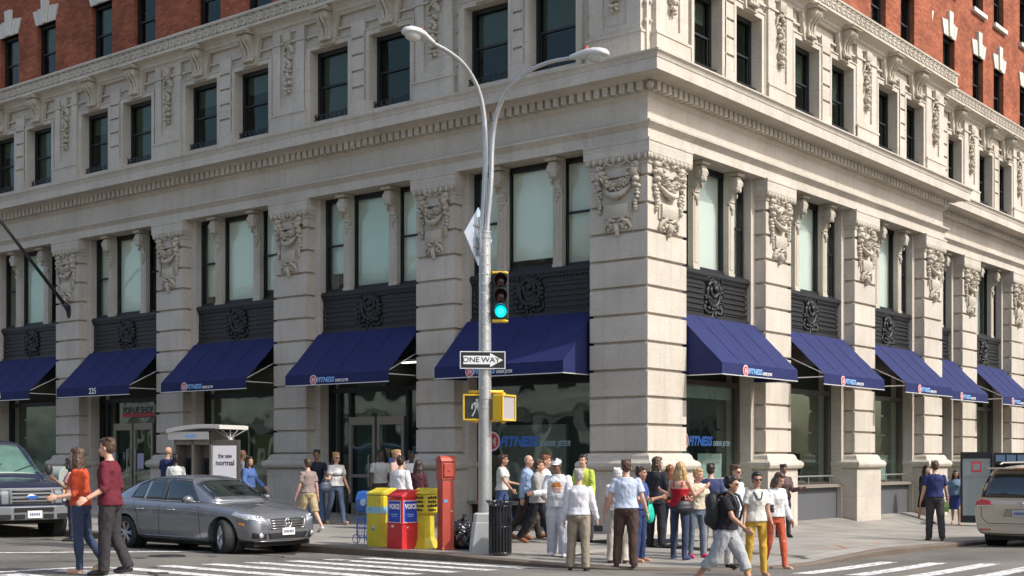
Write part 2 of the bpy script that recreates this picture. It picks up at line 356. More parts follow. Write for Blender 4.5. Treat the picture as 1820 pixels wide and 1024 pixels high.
bayR=[(1.55,5.19,.94,1.22,0),(6.5,10.22,1.04,1.34,0),(11.55,15.13,.98,1.3,0),(16.55,19.96,.92,1.2,REC),(21.3,24.84,1.0,1.3,REC),(26.2,29.75,1.0,1.3,REC),(31.1,34.7,1.0,1.3,REC)]
ARC=None
def wall_with_openings(b,u0,u1,d0,d1,z0,z1,ops):   # ops sorted list (ua,ub,za,zb) with same za,zb
    if not ops: b.box(u0,u1,d0,d1,z0,z1); return
    za,zb=ops[0][2],ops[0][3]
    if za>z0: b.box(u0,u1,d0,d1,z0,za)
    if z1>zb: b.box(u0,u1,d0,d1,zb,z1)
    cu=u0
    for a,c,_,_ in ops:
        if a>cu: b.box(cu,a,d0,d1,za,zb)
        cu=c
    if u1>cu: b.box(cu,u1,d0,d1,za,zb)
def sash(side,u,d,z0,z1,wd,parent,rail=True,name='window',fr=.07,blind=None,blindmat=None,glassmat=None,sub=True,fmat=None):
    T,rz=SIDE[side]; win=MB(); h=z1-z0; hw=wd/2
    # frame
    fm=MB(); fm.box(-hw,-hw+fr,-.06,.06,0,h); fm.box(hw-fr,hw,-.06,.06,0,h); fm.box(-hw+fr,hw-fr,-.06,.06,h-fr*1.3,h); fm.box(-hw+fr,hw-fr,-.06,.06,0,fr*1.2)
    if rail: fm.box(-hw+fr,hw-fr,-.035,.03,h*.5-.025,h*.5+.025); fm.box(-hw+fr,-hw+fr+.045,-.02,.03,fr*1.2,h*.5-.025); fm.box(hw-fr-.045,hw-fr,-.02,.03,fr*1.2,h*.5-.025)
    o=link(name,fm.mesh(name),fmat or M_BLACK,parent,loc=T(u,d,z0),rz=rz)
    g=MB().box(-hw+fr-.01,hw-fr+.01,.008,.014,fr,h-fr); link('pane',g.mesh('pane'),glassmat or M_WGLASS,o)
    if blind is not None and blind<1:
        bz=fr+(h-2*fr)*blind; bb=MB(); n=int((h-fr-bz)/.07)+1; 
        for i in range(n):
            za=h-fr-i*.07; bb.add([(-hw+fr,.10,za),(hw-fr,.10,za),(hw-fr,.125,za-.066),(-hw+fr,.125,za-.066)],[(0,1,2,3)])
        link('blind',bb.mesh('blind',fix=False),blindmat or M_BLIND,o)
    return o
GROV=[10.78+.405*k for k in range(4)]
def third_floor(side,bays,piers,d):
    T,rz=SIDE[side]; 
    for (u0,u1,off,ww,*r) in bays:
        pass
def build_third():
    segs=[('L',bayL,0,-.0,EL,[(0,1.47)]+PL),('R',[x for x in bayR if x[4]==0],0,0.0,ER1,[(0,1.55)]+[p[:2] for p in PR_ if p[2]==0]),('R',[x for x in bayR if x[4]>0],-REC,ER1-.2,ER,[p[:2] for p in PR_ if p[2]>0])]
    for side,bays,d0,ua,ub,piers in segs:
        T,rz=SIDE[side]; ops=[]
        for bay in bays:
            c=(bay[0]+bay[1])/2
            for s in (-1,1): ops.append((c+s*bay[2]-bay[3]/2,c+s*bay[2]+bay[3]/2,W3[0],W3[1]))
        b=MB(T); us=ua+(.452 if (side=='R' and d0==0) else 0.051 if ua==0 else 0)
        wall_with_openings(b,us,ub,d0-.45,d0-.05,9.92,13.05,ops)
        wall=b.obj('wall',M_STONE,BLD)
        # pilasters over the piers
        for (a,c_) in piers:
            if side=='R' and a==0: a2=.24
            else: a2=a+ (.14 if a==0 else .02)
            c2=c_-.02; b=MB(T); dd=d0+.06
            b.box(a2-.04,c2+.04,d0-.05,dd+.04,9.92,10.5); b.box(a2-.06,c2+.06,d0-.05,dd+.06,10.5,10.55)
            pw=.62; m=(a2+c2)/2
            b.box(a2,m-pw/2,d0-.05,dd,10.55,12.72); b.box(m+pw/2,c2,d0-.05,dd,10.55,12.72); b.box(m-pw/2,m+pw/2,d0-.05,dd,12.62,12.72); b.box(m-pw/2,m+pw/2,d0-.05,dd,10.55,10.72)
            b.box(m-pw/2,m+pw/2,d0-.05,dd-.045,10.72,12.62)
            b.box(a2-.03,c2+.03,d0-.05,dd+.03,12.35,12.40)
            for k in range(5):
                for uu in (a2-.075,c2+.075):
                    zz=10.75+.4*k; b.ell((uu,d0-.03,zz),(.035,.04,.045),6,4)
            o=b.obj('pilaster',M_STONE,BLD); 
            dr=place('hanging_ornament',DROP,M_CARVE,side,m,dd-.05,11.02,o)
        for bay in bays:
            c=(bay[0]+bay[1])/2
            # grooved pier between the pair
            gw=bay[2]*2-bay[3]-.26; b=MB(T); zs=[9.92]+[x for g in GROV for x in (g-.03,g+.03)]+[12.42]
            for i in range(len(zs)-1):
                ins=.05 if i%2 else 0
                b.box(c-gw/2+ins*.1,c+gw/2-ins*.1,d0-.05,d0+.055-ins,zs[i],zs[i+1])
            b.box(c-gw/2-.02,c+gw/2+.02,d0-.05,d0+.075,9.92,10.42)
            b.obj('mullion_pier',M_STONE,BLD)
            for s in (-1,1):
                u=c+s*bay[2]; hw=bay[3]/2
                b=MB(T); e=.13   # architrave surround
                b.box(u-hw-e,u-hw-.002,d0-.05,d0+.04,9.92,12.0+e); b.box(u+hw+.002,u+hw+e,d0-.05,d0+.04,9.92,12.0+e); b.box(u-hw-.002,u+hw+.002,d0-.05,d0+.04,12.002,12.0+e)
                b.box(u-hw-e-.025,u-hw-e,d0-.05,d0+.065,9.92,12.0+e+.03); b.box(u+hw+e,u+hw+e+.025,d0-.05,d0+.065,9.92,12.0+e+.03); b.box(u-hw-e,u+hw+e,d0-.05,d0+.065,12.0+e,12.0+e+.03)
                b.box(u-hw-.25,u+hw+.25,d0-.05,d0+.02,12.36,12.41)
                sr=b.obj('window_surround',M_STONE,BLD)
                place('keystone_bracket',CONS,M_CARVE,side,u,d0-.02,12.03,sr)
                wv=rnd.random()
                wn=sash(side,u,d0-.3,10.2,12.0,bay[3],BLD,True,'window',.08,blind=(.05 if wv<.12 else .5 if wv<.35 else .72 if wv<.6 else None),blindmat=M_BLINDG,glassmat=M_UGLASS)
                # low iron window guard
                gb=MB(); 
                gb.box(-hw,hw,-.19,-.17,.16,.18); gb.box(-hw,hw,-.19,-.17,.03,.045)
                for k in range(int(2*hw/.09)): gb.box(-hw+.04+k*.09,-hw+.055+k*.09,-.187,-.173,.045,.16); 
                for k in range(int(2*hw/.18)): gb.cyl((-hw+.1+k*.18,-.187,.1),(-hw+.1+k*.18,-.173,.1),.04,8)
                link('window_guard',gb.mesh('guard'),M_BLACK,wn)
            # room behind
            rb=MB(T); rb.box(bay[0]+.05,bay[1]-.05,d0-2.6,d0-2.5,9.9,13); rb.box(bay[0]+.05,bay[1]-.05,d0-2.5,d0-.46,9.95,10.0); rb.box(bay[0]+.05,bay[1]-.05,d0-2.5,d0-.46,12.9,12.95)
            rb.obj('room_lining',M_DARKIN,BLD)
build_third()
# crowning moulding with greek fret, then brick
BELT=[(-.5,12.70),(.05,12.70),(.07,12.74),(.12,12.78),(.13,12.84),(.2,12.90),(.30,12.93),(.36,12.95),(.36,13.0),(.33,13.01),(.33,13.30),(.37,13.31),(.38,13.36),(.3,13.42),(-.5,13.44)]
b=MB(); runL(b,BELT,EL); be1=b.obj('belt_course',M_STONE,BLD)
b=MB(); runR(b,BELT,ER1); be2=b.obj('belt_course',M_STONE,BLD)
b=MB(); runR2(b,BELT,ER1-.3,ER,REC); be3=b.obj('belt_course',M_STONE,BLD)
for side,u0,u1,d0,par in (('L',-.3,EL,0,be1),('R',-.3,ER1+.3,0,be2),('R',ER1,ER,-REC,be3)):
    T,_=SIDE[side]; b=MB(T); n=int((u1-u0)/.30); d=d0+.329; t=.022
    for i in range(n):
        u=u0+i*.30
        for (a,c,e,f) in ((.0,.27,.245,.27),(0,.03,.03,.27),(.0,.2,.03,.055),(.17,.2,.03,.17),(.09,.2,.15,.175),(.24,.27,.0,.27)):
            b.box(u+a,u+c,d,d+t,13.02+e,13.02+f)
    b.obj('fret_band',M_CARVE,par)
# brick storeys
def brick_storey():
    segs=[('L',bayL,0,0.0,EL),('R',[x for x in bayR if x[4]==0],0,0.0,ER1-.3),('R',[x for x in bayR if x[4]>0],-REC,ER1-.3,ER)]
    for side,bays,d0,ua,ub in segs:
        T,rz=SIDE[side]; d=d0-.22; lv=[(13.5,15.3),(16.85,18.6),(20.1,21.9)]
        b=MB(T); zc=[13.4,16.1,19.2,TOP]
        for k,(za,zb) in enumerate(lv):
            ops=[]
            for bay in bays:
                c=(bay[0]+bay[1])/2
                for s in (-1,1): ops.append((c+s*1.05-.52,c+s*1.05+.52,za,zb))
            us=ua+(.22 if ua==0 else 0)+(.3 if side=='R' and ua==0 else 0)
            wall_with_openings(b,us,ub,d-.3,d,zc[k],zc[k+1],ops)
            for (a,c_,z0,z1) in ops:
                if k<2 and not(k==1 and side=='L'):
                    m=(a+c_)/2
                    wv=rnd.random(); sash(side,m,d-.2,z0,z1,c_-a,BLD,True,'window',.07,blind=(.5 if wv<.45 else None),blindmat=M_BLINDG,glassmat=M_UGLASS)
                    vb=MB(T); ws=[.62,.47,.31,.155]; 
                    # splayed flat arch with raised keystone
                    hw=.52; zb0=z1
                    edges=[-1,-.62,-.25,.25,.62,1]
                    for i in range(5):
                        e0,e1=edges[i],edges[i+1]; hgt=.5 if i!=2 else .82; sp=1.42 if i!=2 else 1.25
                        if i in(0,4): hgt=.47
                        x0,x1=m+e0*hw*1.0,m+e1*hw*1.0; X0,X1=m+e0*hw*(1+.42*hgt/.5*.9),m+e1*hw*(1+.42*hgt/.5*.9)
                        if i==2: X0,X1=m-.19,m+.19
                        pr=.05 if i!=2 else .1
                        gp=.012
                        vb.add([(x0+gp,d-.2,zb0),(x1-gp,d-.2,zb0),(X1-gp,d-.02,zb0+hgt),(X0+gp,d-.02,zb0+hgt),(x0+gp,d+pr,zb0),(x1-gp,d+pr,zb0),(X1-gp,d+pr,zb0+hgt),(X0+gp,d+pr,zb0+hgt)],[(0,1,2,3),(4,7,6,5),(0,4,5,1),(1,5,6,2),(2,6,7,3),(3,7,4,0)])
                    vb.obj('splayed_lintel',M_LSTONE,BLD)
                    if k==1: MB(T).box(a-.12,c_+.12,d-.25,d+.12,z0-.14,z0).obj('window_sill',M_LSTONE,BLD)
                if k==0 or not side=='L':
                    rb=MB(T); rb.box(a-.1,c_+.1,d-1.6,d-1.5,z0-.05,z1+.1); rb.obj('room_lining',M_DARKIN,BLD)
        b.obj('brick_wall',M_BRICK,BLD)
M_LSTONE=stone('pale_lintel_stone',(.6,.57,.5),(.68,.65,.58),(.45,.42,.36),.3,False)
brick_storey()
# roof slab + rear core so that no light leaks through
core=MB(); core.prismz([(-EL,.9),(-.9,.9),(-.9,ER1),(-REC-.9,ER1),(-REC-.9,ER),(-EL,ER)],TOP-.3,TOP)
core.box(-EL-.2,-EL,.3,ER,-1,TOP); core.box(-EL,-REC-.3,ER,ER+.2,-1,TOP)
core.box(-EL,-.9,.9,8,8.28,8.32) ; core.prismz([(-EL,.9),(-.9,.9),(-.9,ER),(-6,ER),(-6,8),(-EL,8)],8.33,8.4)
core.prismz([(-EL,.46),(-.46,.46),(-.46,ER1),(-REC-.46,ER1),(-REC-.46,ER),(-6,ER),(-6,8),(-EL,8)],13.1,13.2)
core.obj('roof',M_DARKIN,BLD)
# ------------------------------------------------------------------ ground height
def zs_(x,y):        # pavement height
    if x<0 and y<=0: 
        t=min(1,-y/5.7); f=-.020*x; z=f+(-.06-f)*t*.9
    elif x<0: z=-.02*x
    else: z=0-.012*x
    z-= .019*max(y,0) if x>0 else 0
    if x>0 and y<0: z-= .012*min(-y,8)+.012*min(x,8)*min(1,-y/4)
    return z
KX,KY,KR=5.15,-5.95,3.4
def kerb_dist(x,y):  # >0 : outside on the roadway
    cx,cy=KX-KR,KY+KR
    if x>cx and y<cy: return math.hypot(x-cx,y-cy)-KR
    return max(x-KX,KY-y)
def zr_(x,y):
    d=kerb_dist(x,y)
    b=-.19-.010*max(0,min(y,40))+.031*min(max(d,0),6.3)
    return b
def ground(x,y): return zs_(x,y) if kerb_dist(x,y)<0 else zr_(x,y)
FW=Vector((-.62309,.78215)); RT=Vector((.78215,.62309)); FPX=2366.
def hit(px,py):      # pixel of the photograph (1820 wide) -> point on the ground
    d=FW+RT*((px-910)/FPX); z=0
    for _ in range(12):
        t=(1.6-z)*FPX/(py-815); p=Vector((CAM.x,CAM.y))+d*t; z=ground(p.x,p.y)
    return Vector((p.x,p.y,z)),t
# ------------------------------------------------------------------ second storey + shop fronts
def mullion_console_mesh():
    b=MB()   # thin pilaster with scrolled head, local z 0 = sill (5.78) ... 2.47 = soffit
    b.box(-.125,.125,0,.14,0,2.47); b.box(-.14,.14,-.015,.1,0,.14); b.box(-.065,.065,-.012,.02,.22,1.62); b.box(-.125,.125,-.02,.05,1.72,1.76)
    for k in range(4): b.ell((-.06+.04*k,-.03,1.68-.03*(k%2)),(.03,.035,.05),6,4)
    b.ell((0,-.03,1.58),(.03,.035,.09),6,4)
    b.prismx([(0.05,1.76),(-.03,1.8),(-.05,2.0),(-.14,2.05),(-.22,2.14),(-.24,2.26),(-.2,2.37),(.05,2.40)],-.10,.10)
    for s in (-1,1):
        b.cyl((s*.09,-.12,2.22),(s*.13,-.12,2.22),.125,12); b.cyl((s*.12,-.12,2.22),(s*.15,-.12,2.22),.06,8); b.cyl((s*.09,-.05,1.95),(s*.125,-.05,1.95),.06,8)
    for k in range(5): b.ell((-.08+.04*k,-.2+.01*abs(k-2),2.08),(.028,.05,.07),6,4)
    b.box(-.16,.16,-.27,.1,2.395,2.47)
    return b.mesh('mullion')
MULL=mullion_console_mesh()
def spandrel_mesh(w_):
    b=MB(); h=.98; hw=w_/2     # z 0..h
    b.box(-hw,hw,0,.1,0,h); b.box(-hw,hw,-.07,.02,h-.05,h+.0); b.box(-hw,hw,-.045,.02,h-.10,h-.052); b.box(-hw,hw,-.05,.02,0,.07)
    for i in range(int(w_/.09)): b.box(-hw+.02+i*.09,-hw+.07+i*.09,-.035,.0,h-.135,h-.102)
    for s in (-1,1):
        x0,x1=(s*.45,s*(hw-.12)); x0,x1=min(x0,x1),max(x0,x1)
        for z in (.18,.30,.42,.54,.66): b.box(x0,x1,-.03,.0,z,z+.055)
        b.box(x0-.02,x1+.02,-.022,.0,.13,.155); b.box(x0-.02,x1+.02,-.022,.0,.745,.77)
        for z in (.22,.36,.5,.62): b.ell((s*(hw-.09),-.02,z),(.05,.03,.07),6,4)
    return b.mesh('spandrel')
def cartouche_mesh():
    b=MB(); rr=random.Random(5)
    pts=[(.3*math.sin(a),-.07,.58+.33*math.cos(a)) for a in [i*2*math.pi/16 for i in range(17)]]
    b.tube(pts,.055,6)
    b.tube([(.16*math.sin(a),-.1,.66+.17*math.cos(a)) for a in [i*2*math.pi/12 for i in range(11)]],.05,6)
    b.ell((0,-.05,.5),(.2,.07,.26),8,6); b.ell((.02,-.14,.70),(.09,.09,.10),8,6)
    for i in range(46):
        a=rr.uniform(0,2*math.pi); r=rr.uniform(.24,.42)
        b.ell((r*math.sin(a)*.95,-.05-rr.random()*.05,.5+r*math.cos(a)*1.15),(rr.uniform(.03,.06),.06,rr.uniform(.03,.07)),6,4,rot=Matrix.Rotation(rr.uniform(-1.5,1.5),3,'Y'))
    for s in (-1,1):
        b.tube([(s*.1,-.08,.95),(s*.25,-.12,1.03),(s*.36,-.07,.92),(s*.3,-.06,.8)],[.03,.04,.035,.02],6)
        b.tube([(s*.12,-.08,.1),(s*.3,-.1,.06),(s*.42,-.06,.16),(s*.4,-.05,.3)],[.03,.04,.035,.02],6)
        b.tube([(s*.05,-.09,.12),(s*.10,-.1,-.05),(s*.22,-.08,-.02)],[.03,.03,.02],6)
    me=b.mesh('cartouche'); me.shade_smooth(); return me
CART=cartouche_mesh()
M_BLIND2=flat('warm_blind',(.80,.80,.68),.8,var=.15,vs=1.2); M_BLIND3=flat('cool_blind',(.66,.76,.70),.8,var=.2,vs=.9)
M_BLINDW=flat('white_roller_blind',(.84,.85,.80),.8,var=.04,vs=2)
M_BLINDG=flat('grey_roller_blind',(.30,.36,.32),.8,var=.15,vs=1)
def second_storey(side,u0,u1,d0,idx):
    T,rz=SIDE[side]; c=(u0+u1)/2; hc=(u1-u0)/2-JW; d=d0-.55; ms=.80
    z0,z1=5.86,8.26
    dark=(side=='L' and idx in (3,4)) or (side=='R' and idx>=3)
    for k,(xa,xb) in enumerate(((-hc,-ms-.02),(-ms+.02,ms-.02),(ms+.02,hc))):
        if side=='L' : xa,xb=-xb,-xa
        m=(xa+xb)/2; w_=xb-xa
        bl=rnd.choice([0,0,.03,.10,.22]) if not dark else rnd.choice([None,.0,.55,None])
        if side=='R' and idx in(0,1,2): bl=0
        bmt=rnd.choice([M_BLIND,M_BLIND,M_BLIND2,M_BLIND3])
        sash(side,c+m,d,z0,z1,w_,BLD,k!=1,'window',.09 if k==1 else .075,blind=bl,blindmat=M_BLINDW if side=='R' else bmt)
    for s in (-1,1): place('mullion_pilaster',MULL,M_CARVE,side,c+s*ms,d0-.36,5.79,BLD)
    b=MB(); b.box(-hc,hc,-.08,.25,-.07,.0); b.box(-hc,hc,-.11,.0,-.10,-.04)
    place('window_sill',b.mesh('sill'),M_IRON,side,c,d0-.42,5.86,BLD)
    sp=place('spandrel_panel',spandrel_mesh(2*hc),M_IRON,side,c,d0-.40,4.80,BLD)
    link('cartouche',CART,M_IRON,sp,loc=(0,.02,.06),scale=(.95,.7,.88))
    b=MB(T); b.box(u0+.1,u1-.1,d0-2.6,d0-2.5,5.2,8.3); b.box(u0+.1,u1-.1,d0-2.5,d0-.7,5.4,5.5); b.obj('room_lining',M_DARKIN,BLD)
    # floor slab edge behind spandrel
    b=MB(T); b.box(u0-JW,u1+JW,d0-.7,d0-.5,4.6,5.80); b.obj('floor_beam',M_BLACK,BLD)
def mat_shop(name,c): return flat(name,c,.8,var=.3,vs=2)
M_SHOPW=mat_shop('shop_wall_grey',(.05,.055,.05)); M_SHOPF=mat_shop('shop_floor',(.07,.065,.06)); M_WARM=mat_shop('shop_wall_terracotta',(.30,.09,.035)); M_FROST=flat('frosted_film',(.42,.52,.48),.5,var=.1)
M_ADDGLOW=flat('ceiling_tube_glow',(1,1,1),.5,emis=(1,.93,.8),es=1.3)  # glow for the ceiling strips added inside the shops
M_LAMP=flat('shop_lamp_glow',(1,.9,.7),.5,emis=(1,.85,.55),es=4)
M_SHELF=mat_shop('display_fittings',(.22,.20,.17)); M_YEL=mat_shop('ochre_arch',(.32,.29,.12)); M_LBL=mat_shop('pale_panel',(.35,.35,.30))
M_TERR=flat('pressed_ledge',(.30,.27,.22),.5,metal=.3)
def shop(side,u0,u1,d0,kind,idx):
    T,rz=SIDE[side]; c=(u0+u1)/2; hc=(u1-u0)/2-JW; g=ground(*T(c,d0,0)[:2])
    F=lambda name,parent=BLD: None
    SB=.92 if side=='R' else .62
    sf=None
    zt=4.55
    fr=MB(); m=M_BRONZE if side=='R' else M_BLACK
    # transom band behind awning and frame
    fr.box(-hc,hc,0,.14,zt-.5,zt+.3); fr.box(-hc,-hc+.09,-.03,.14,-.4,zt-.5); fr.box(hc-.09,hc,-.03,.14,-.4,zt-.5)
    fr.box(-hc+.09,hc-.09,-.02,.12,3.28,3.40)
    gl=MB()
    def pane(x0,x1,z0,z1): gl.box(x0,x1,.05,.062,z0,z1)
    if kind=='door':   # glazed entrance, double doors
        for x in (-.95,1.05): fr.box(x-.045,x+.045,-.02,.12,-.4,3.28)
        for x,w_ in ((-hc+.35,.05),): fr.box(x-w_,x+w_,0,.1,-.4,3.28)
    else:
        fr.box(-hc+.09,hc-.09,-.02,.12,SB-.02,SB+.06)
    pane(-hc+.08,hc-.08,(SB if kind!='door' else -.4),3.3); 
    o=place('shop_front',fr.mesh('shop_front'),m,side,c,d0-.62,0,BLD); autosmooth(o)
    link('glass',gl.mesh('glass'),M_GLASS,o)
    if kind=='door':
        for s,x in ((-1,-.475),(1,.525)):
            dm=MB(); hw=.46; z0,z1=g+.02,2.45; 
            if side=='L': pass
            dm.box(-hw,-hw+.085,-.03,.03,z0,z1); dm.box(hw-.085,hw,-.03,.03,z0,z1); dm.box(-hw,hw,-.03,.03,z1-.0,z1+.2); dm.box(-hw,hw,-.03,.03,z0,z0+.28); dm.box(-hw,hw,-.028,.028,1.12,1.2)
            dm.box(-.14*s*-1-.015,-.14*s*-1+.015,-.09,-.07,.7,1.3) if False else None
            do=place('door',dm.mesh('door'),M_BRASS,side,c+(x if side=='R' else -x),d0-.62+.04,0,BLD)
            hb=MB(); hx=-s*(hw-.16); hb.tube([(hx,-.03,.72+g),(hx,-.09,.74+g),(hx,-.09,1.5+g),(hx,-.03,1.52+g)],.014,8); link('handle',hb.mesh('handle'),M_STEEL,do)
            link('pane',MB().box(-hw+.08,hw-.08,.0,.008,z0+.2,z1).mesh('pane'),M_GLASS,do)
    else:
        st=MB(); st.box(-hc-.15,hc+.15,-.02,.2,-.5,SB-.08); place('stall_riser',st.mesh('riser'),M_GRANITE if side=='R' else M_BLACK,side,c,d0-.44,0,BLD)
        st=MB(); st.box(-hc-.05,hc+.05,-.12,.2,SB-.08,SB); place('window_ledge',st.mesh('ledge'),M_TERR,side,c,d0-.40,0,BLD)
        if side=='R':
            rl=MB(); rl.tube([(-hc+.1,-.02,SB+.22),(hc-.35,-.02,SB+.22)],.022,10)
            for x in (-hc+.35,-.2,hc-.6): rl.cyl((x,-.02,SB-.0),(x,-.02,SB+.21),.014,8)
            place('ledge_rail',rl.mesh('rail'),M_STEEL,side,c,d0-.36,0,BLD)
    # room behind the glass
    ins=MB(T); dp=4.2
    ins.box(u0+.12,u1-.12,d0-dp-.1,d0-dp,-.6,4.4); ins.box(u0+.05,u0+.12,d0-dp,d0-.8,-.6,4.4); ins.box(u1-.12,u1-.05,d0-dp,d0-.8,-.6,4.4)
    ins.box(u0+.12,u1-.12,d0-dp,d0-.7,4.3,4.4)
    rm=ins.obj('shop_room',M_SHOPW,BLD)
    lt=MB(T)
    for k in range(3): uu=u0+.7+k*(u1-u0-1.4)/2; lt.box(uu-.35,uu+.35,d0-1.9,d0-1.75,4.2,4.24); lt.box(uu-.35,uu+.35,d0-3.3,d0-3.15,4.2,4.24)
    lt.obj('ceiling_light',M_ADDGLOW,rm)  # ceiling strips added to brighten the dark shop rooms
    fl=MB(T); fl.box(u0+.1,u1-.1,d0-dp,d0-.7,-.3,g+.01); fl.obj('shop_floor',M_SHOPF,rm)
    return o,rm
M_BRASS=flat('bronze_door_frame',(.27,.235,.19),.4,metal=.5)
# emblem disc + lettering on awnings and windows
M_RED=flat('sign_red',(.55,.05,.07),.5); M_PINK=flat('sign_pale_ring',(.75,.6,.62),.5); M_BLUE=flat('sign_blue',(.03,.16,.62),.45); M_LBLUE=flat('sign_light_blue',(.25,.5,.85),.5); M_TEAL=flat('sign_grey_teal',(.28,.42,.44),.5)
def emblem(parent,x,z,r,y,tilt=0):
    b=MB(); b.cyl((x,y,z),(x,y-.006,z),r,24); link('emblem_ring',b.mesh('ring'),M_PINK,parent)
    b=MB(); b.cyl((x,y-.006,z),(x,y-.010,z),r*.8,24); link('emblem',b.mesh('emblem'),M_RED,parent)
    b=MB(); yy=y-.013; s=r   # a white 24-like pair of strokes
    b.box(x-.42*s,x-.06*s,yy,yy+.004,z+.22*s,z+.38*s); b.box(x-.2*s,x-.05*s,yy,yy+.004,z-.02*s,z+.22*s); b.box(x-.42*s,x-.05*s,yy,yy+.004,z-.14*s,z+.0*s)
    b.box(x-.42*s,x-.28*s,yy,yy+.004,z-.36*s,z-.14*s); b.box(x-.42*s,x-.04*s,yy,yy+.004,z-.46*s,z-.34*s)
    b.box(x+.3*s,x+.44*s,yy,yy+.004,z-.5*s,z+.42*s); b.box(x+.05*s,x+.52*s,yy,yy+.004,z-.2*s,z-.06*s); b.add([(x+.05*s,yy,z-.12*s),(x+.18*s,yy,z-.12*s),(x+.42*s,yy,z+.42*s),(x+.3*s,yy,z+.42*s)],[(0,1,2,3)])
    link('emblem_number',b.mesh('num',fix=False),M_WHITE,parent)
def logo(parent,x,z,h,y,c1,c2,out=None):   # x: left edge ; writes  FITNESS DEREK JETER
    emblem(parent,x,z+.08*h,h*.85,y)
    t=text('lettering','FITNESS',h*1.15,c1,parent,loc=(x+h*.8,y-.008,z),align='LEFT',bold=h*.03,shear=.25,depth=.002)
    xs=[v.co.x for v in t.data.vertices]; k=4.3*h/(max(xs)-min(xs))
    for v in t.data.vertices: v.co.x*=k
    if out:
        to=text('lettering_outline','FITNESS',h*1.15,out,parent,loc=(x+h*.8,y-.003,z),align='LEFT',bold=h*.06,shear=.25,depth=.001)
        for v in to.data.vertices: v.co.x*=k
    t2=text('lettering','DEREK JETER',h*.62,c2,parent,loc=(x+h*5.25,y-.008,z-.18*h),align='LEFT',bold=h*.015,shear=.25,depth=.002)
    xs=[v.co.x for v in t2.data.vertices]; k=3.1*h/(max(xs)-min(xs))
    for v in t2.data.vertices: v.co.x*=k
M_ROD=flat('awning_rod',(.7,.7,.68),.4,metal=.3)
def awning(side,u0,u1,d0,label,closed=False,letters='logo',numtxt=None,group='navy awnings along the shop fronts'):
    T,rz=SIDE[side]; c=(u0+u1)/2; hw=(u1-u0)/2; zt,zf,zb=4.80,3.67,3.42; p=.84; yb=.30
    e=empty('awning',T(c,d0,0),rz,label,'awning',group)
    b=MB(); th=.012
    # gently sagging canvas slope
    nx,ny=32,10; vs=[];fs=[]
    for lay in (0,th):
        for j in range(ny+1):
            for i in range(nx+1):
                x=-hw+2*hw*i/nx; t=j/ny; sag=-.028*math.sin(math.pi*t)*(.55+.45*abs(math.sin(math.pi*i/nx*4)))+.006*math.sin(i*2.1+j*1.7)
                vs.append((x,yb-(yb+p)*t,zt+(zf-zt)*t+sag-lay))
    n1=(nx+1)*(ny+1)
    for j in range(ny):
        for i in range(nx):
            a=j*(nx+1)+i; fs.append((a,a+1,a+nx+2,a+nx+1)); fs.append((n1+a,n1+a+nx+1,n1+a+nx+2,n1+a+1))
    for i in range(nx):
        fs.append((i,i+1,n1+i+1,n1+i)); a=ny*(nx+1)+i; fs.append((a,a+1,n1+a+1,n1+a))
    for j in range(ny):
        a=j*(nx+1); fs.append((a,a+nx+1,n1+a+nx+1,n1+a)); a+=nx; fs.append((a,a+nx+1,n1+a+nx+1,n1+a))
    b.add(vs,fs); cv=link('canvas',b.mesh('canvas'),M_CANVAS,e,smooth=False); autosmooth(cv,25)
    b=MB()
    for k in range(1,4):
        x=-hw+2*hw*k/4; b=MB(); b.tube([(x,yb-(yb+p)*t,zt+(zf-zt)*t-.001) for t in (0,.25,.5,.75,1)],.005,5); b.obj('seam',M_CANVAS,cv)
    b=MB(); nv=40; vs=[]
    for z_,a_ in ((zb,.010),(zb+.08,.006),(zf-.003,0)):
        for i in range(nv+1): x=-hw+2*hw*i/nv; vs.append((x,-p-.004+a_*math.sin(i*.9)*math.sin(i*.37),z_))
    nq=nv+1; vs+= [(x,y+.008,z_) for x,y,z_ in vs]; fs=[]
    for j in range(2):
        for i in range(nv):
            a=j*nq+i; fs+=[(a,a+1,a+nq+1,a+nq),(3*nq+a,3*nq+a+nq,3*nq+a+nq+1,3*nq+a+1)]
    b.add(vs,fs); link('valance',b.mesh('valance'),M_CANVAS,e,smooth=True)
    b=MB(); b.box(-hw-.004,hw+.004,-p-.016,-p+.012,zb-.02,zb-.001)
    for s in (-1,1):
        if not closed: b.cyl((s*(hw-.02),-p,zf-.08),(s*(hw-.02),.3,zf-.08),.014,8)
        b.cyl((s*(hw-.03),-p+.02,zf),(s*(hw-.03),yb,4.2),.012,6)
        if closed: b.box(s*hw-.012,s*hw+.012,-p,yb-.02,zb-.02,zb-.001)
    link('frame',b.mesh('frame'),M_ROD,e)
    if closed:
        for s in (-1,1):
            b=MB(); b.prismx([(yb-.01,zt-.02),(-p+.008,zf-.01),(-p+.008,zb),(yb-.01,zb)],s*(hw-.004)-.004,s*(hw-.004)+.004); link('side_panel',b.mesh('side'),M_CANVAS,e)
    vp=[x for x in e.children if x.name.startswith('valance')][0]
    if letters=='logo':
        logo(vp,-.75 if side=='L' else -.75,zb+.10,.145,-p-.016,M_LBLUE if side=='R' else M_LBLUE,M_WHITE)
    elif numtxt: text('number',numtxt,.24,M_WHITE,vp,loc=(.05,-p-.02,zb+.125),bold=.004)
    return e
AWL=['shaded navy awning nearest the corner, behind the lamp pole, its near end sunlit','navy awning over the double glass doors on the shaded side','navy awning over the window behind the payphone, shaded side','navy awning with the number 225 in white','navy awning cut by the left edge of the photo','navy awning beyond the left edge']
AWR=['bright blue awning right beside the sunlit corner pier, with a closed dark side','second sunlit blue awning from the corner','third sunlit blue awning from the corner','fourth sunlit blue awning from the corner, partly hidden behind the third','sunlit blue awning at the right edge of the photo']
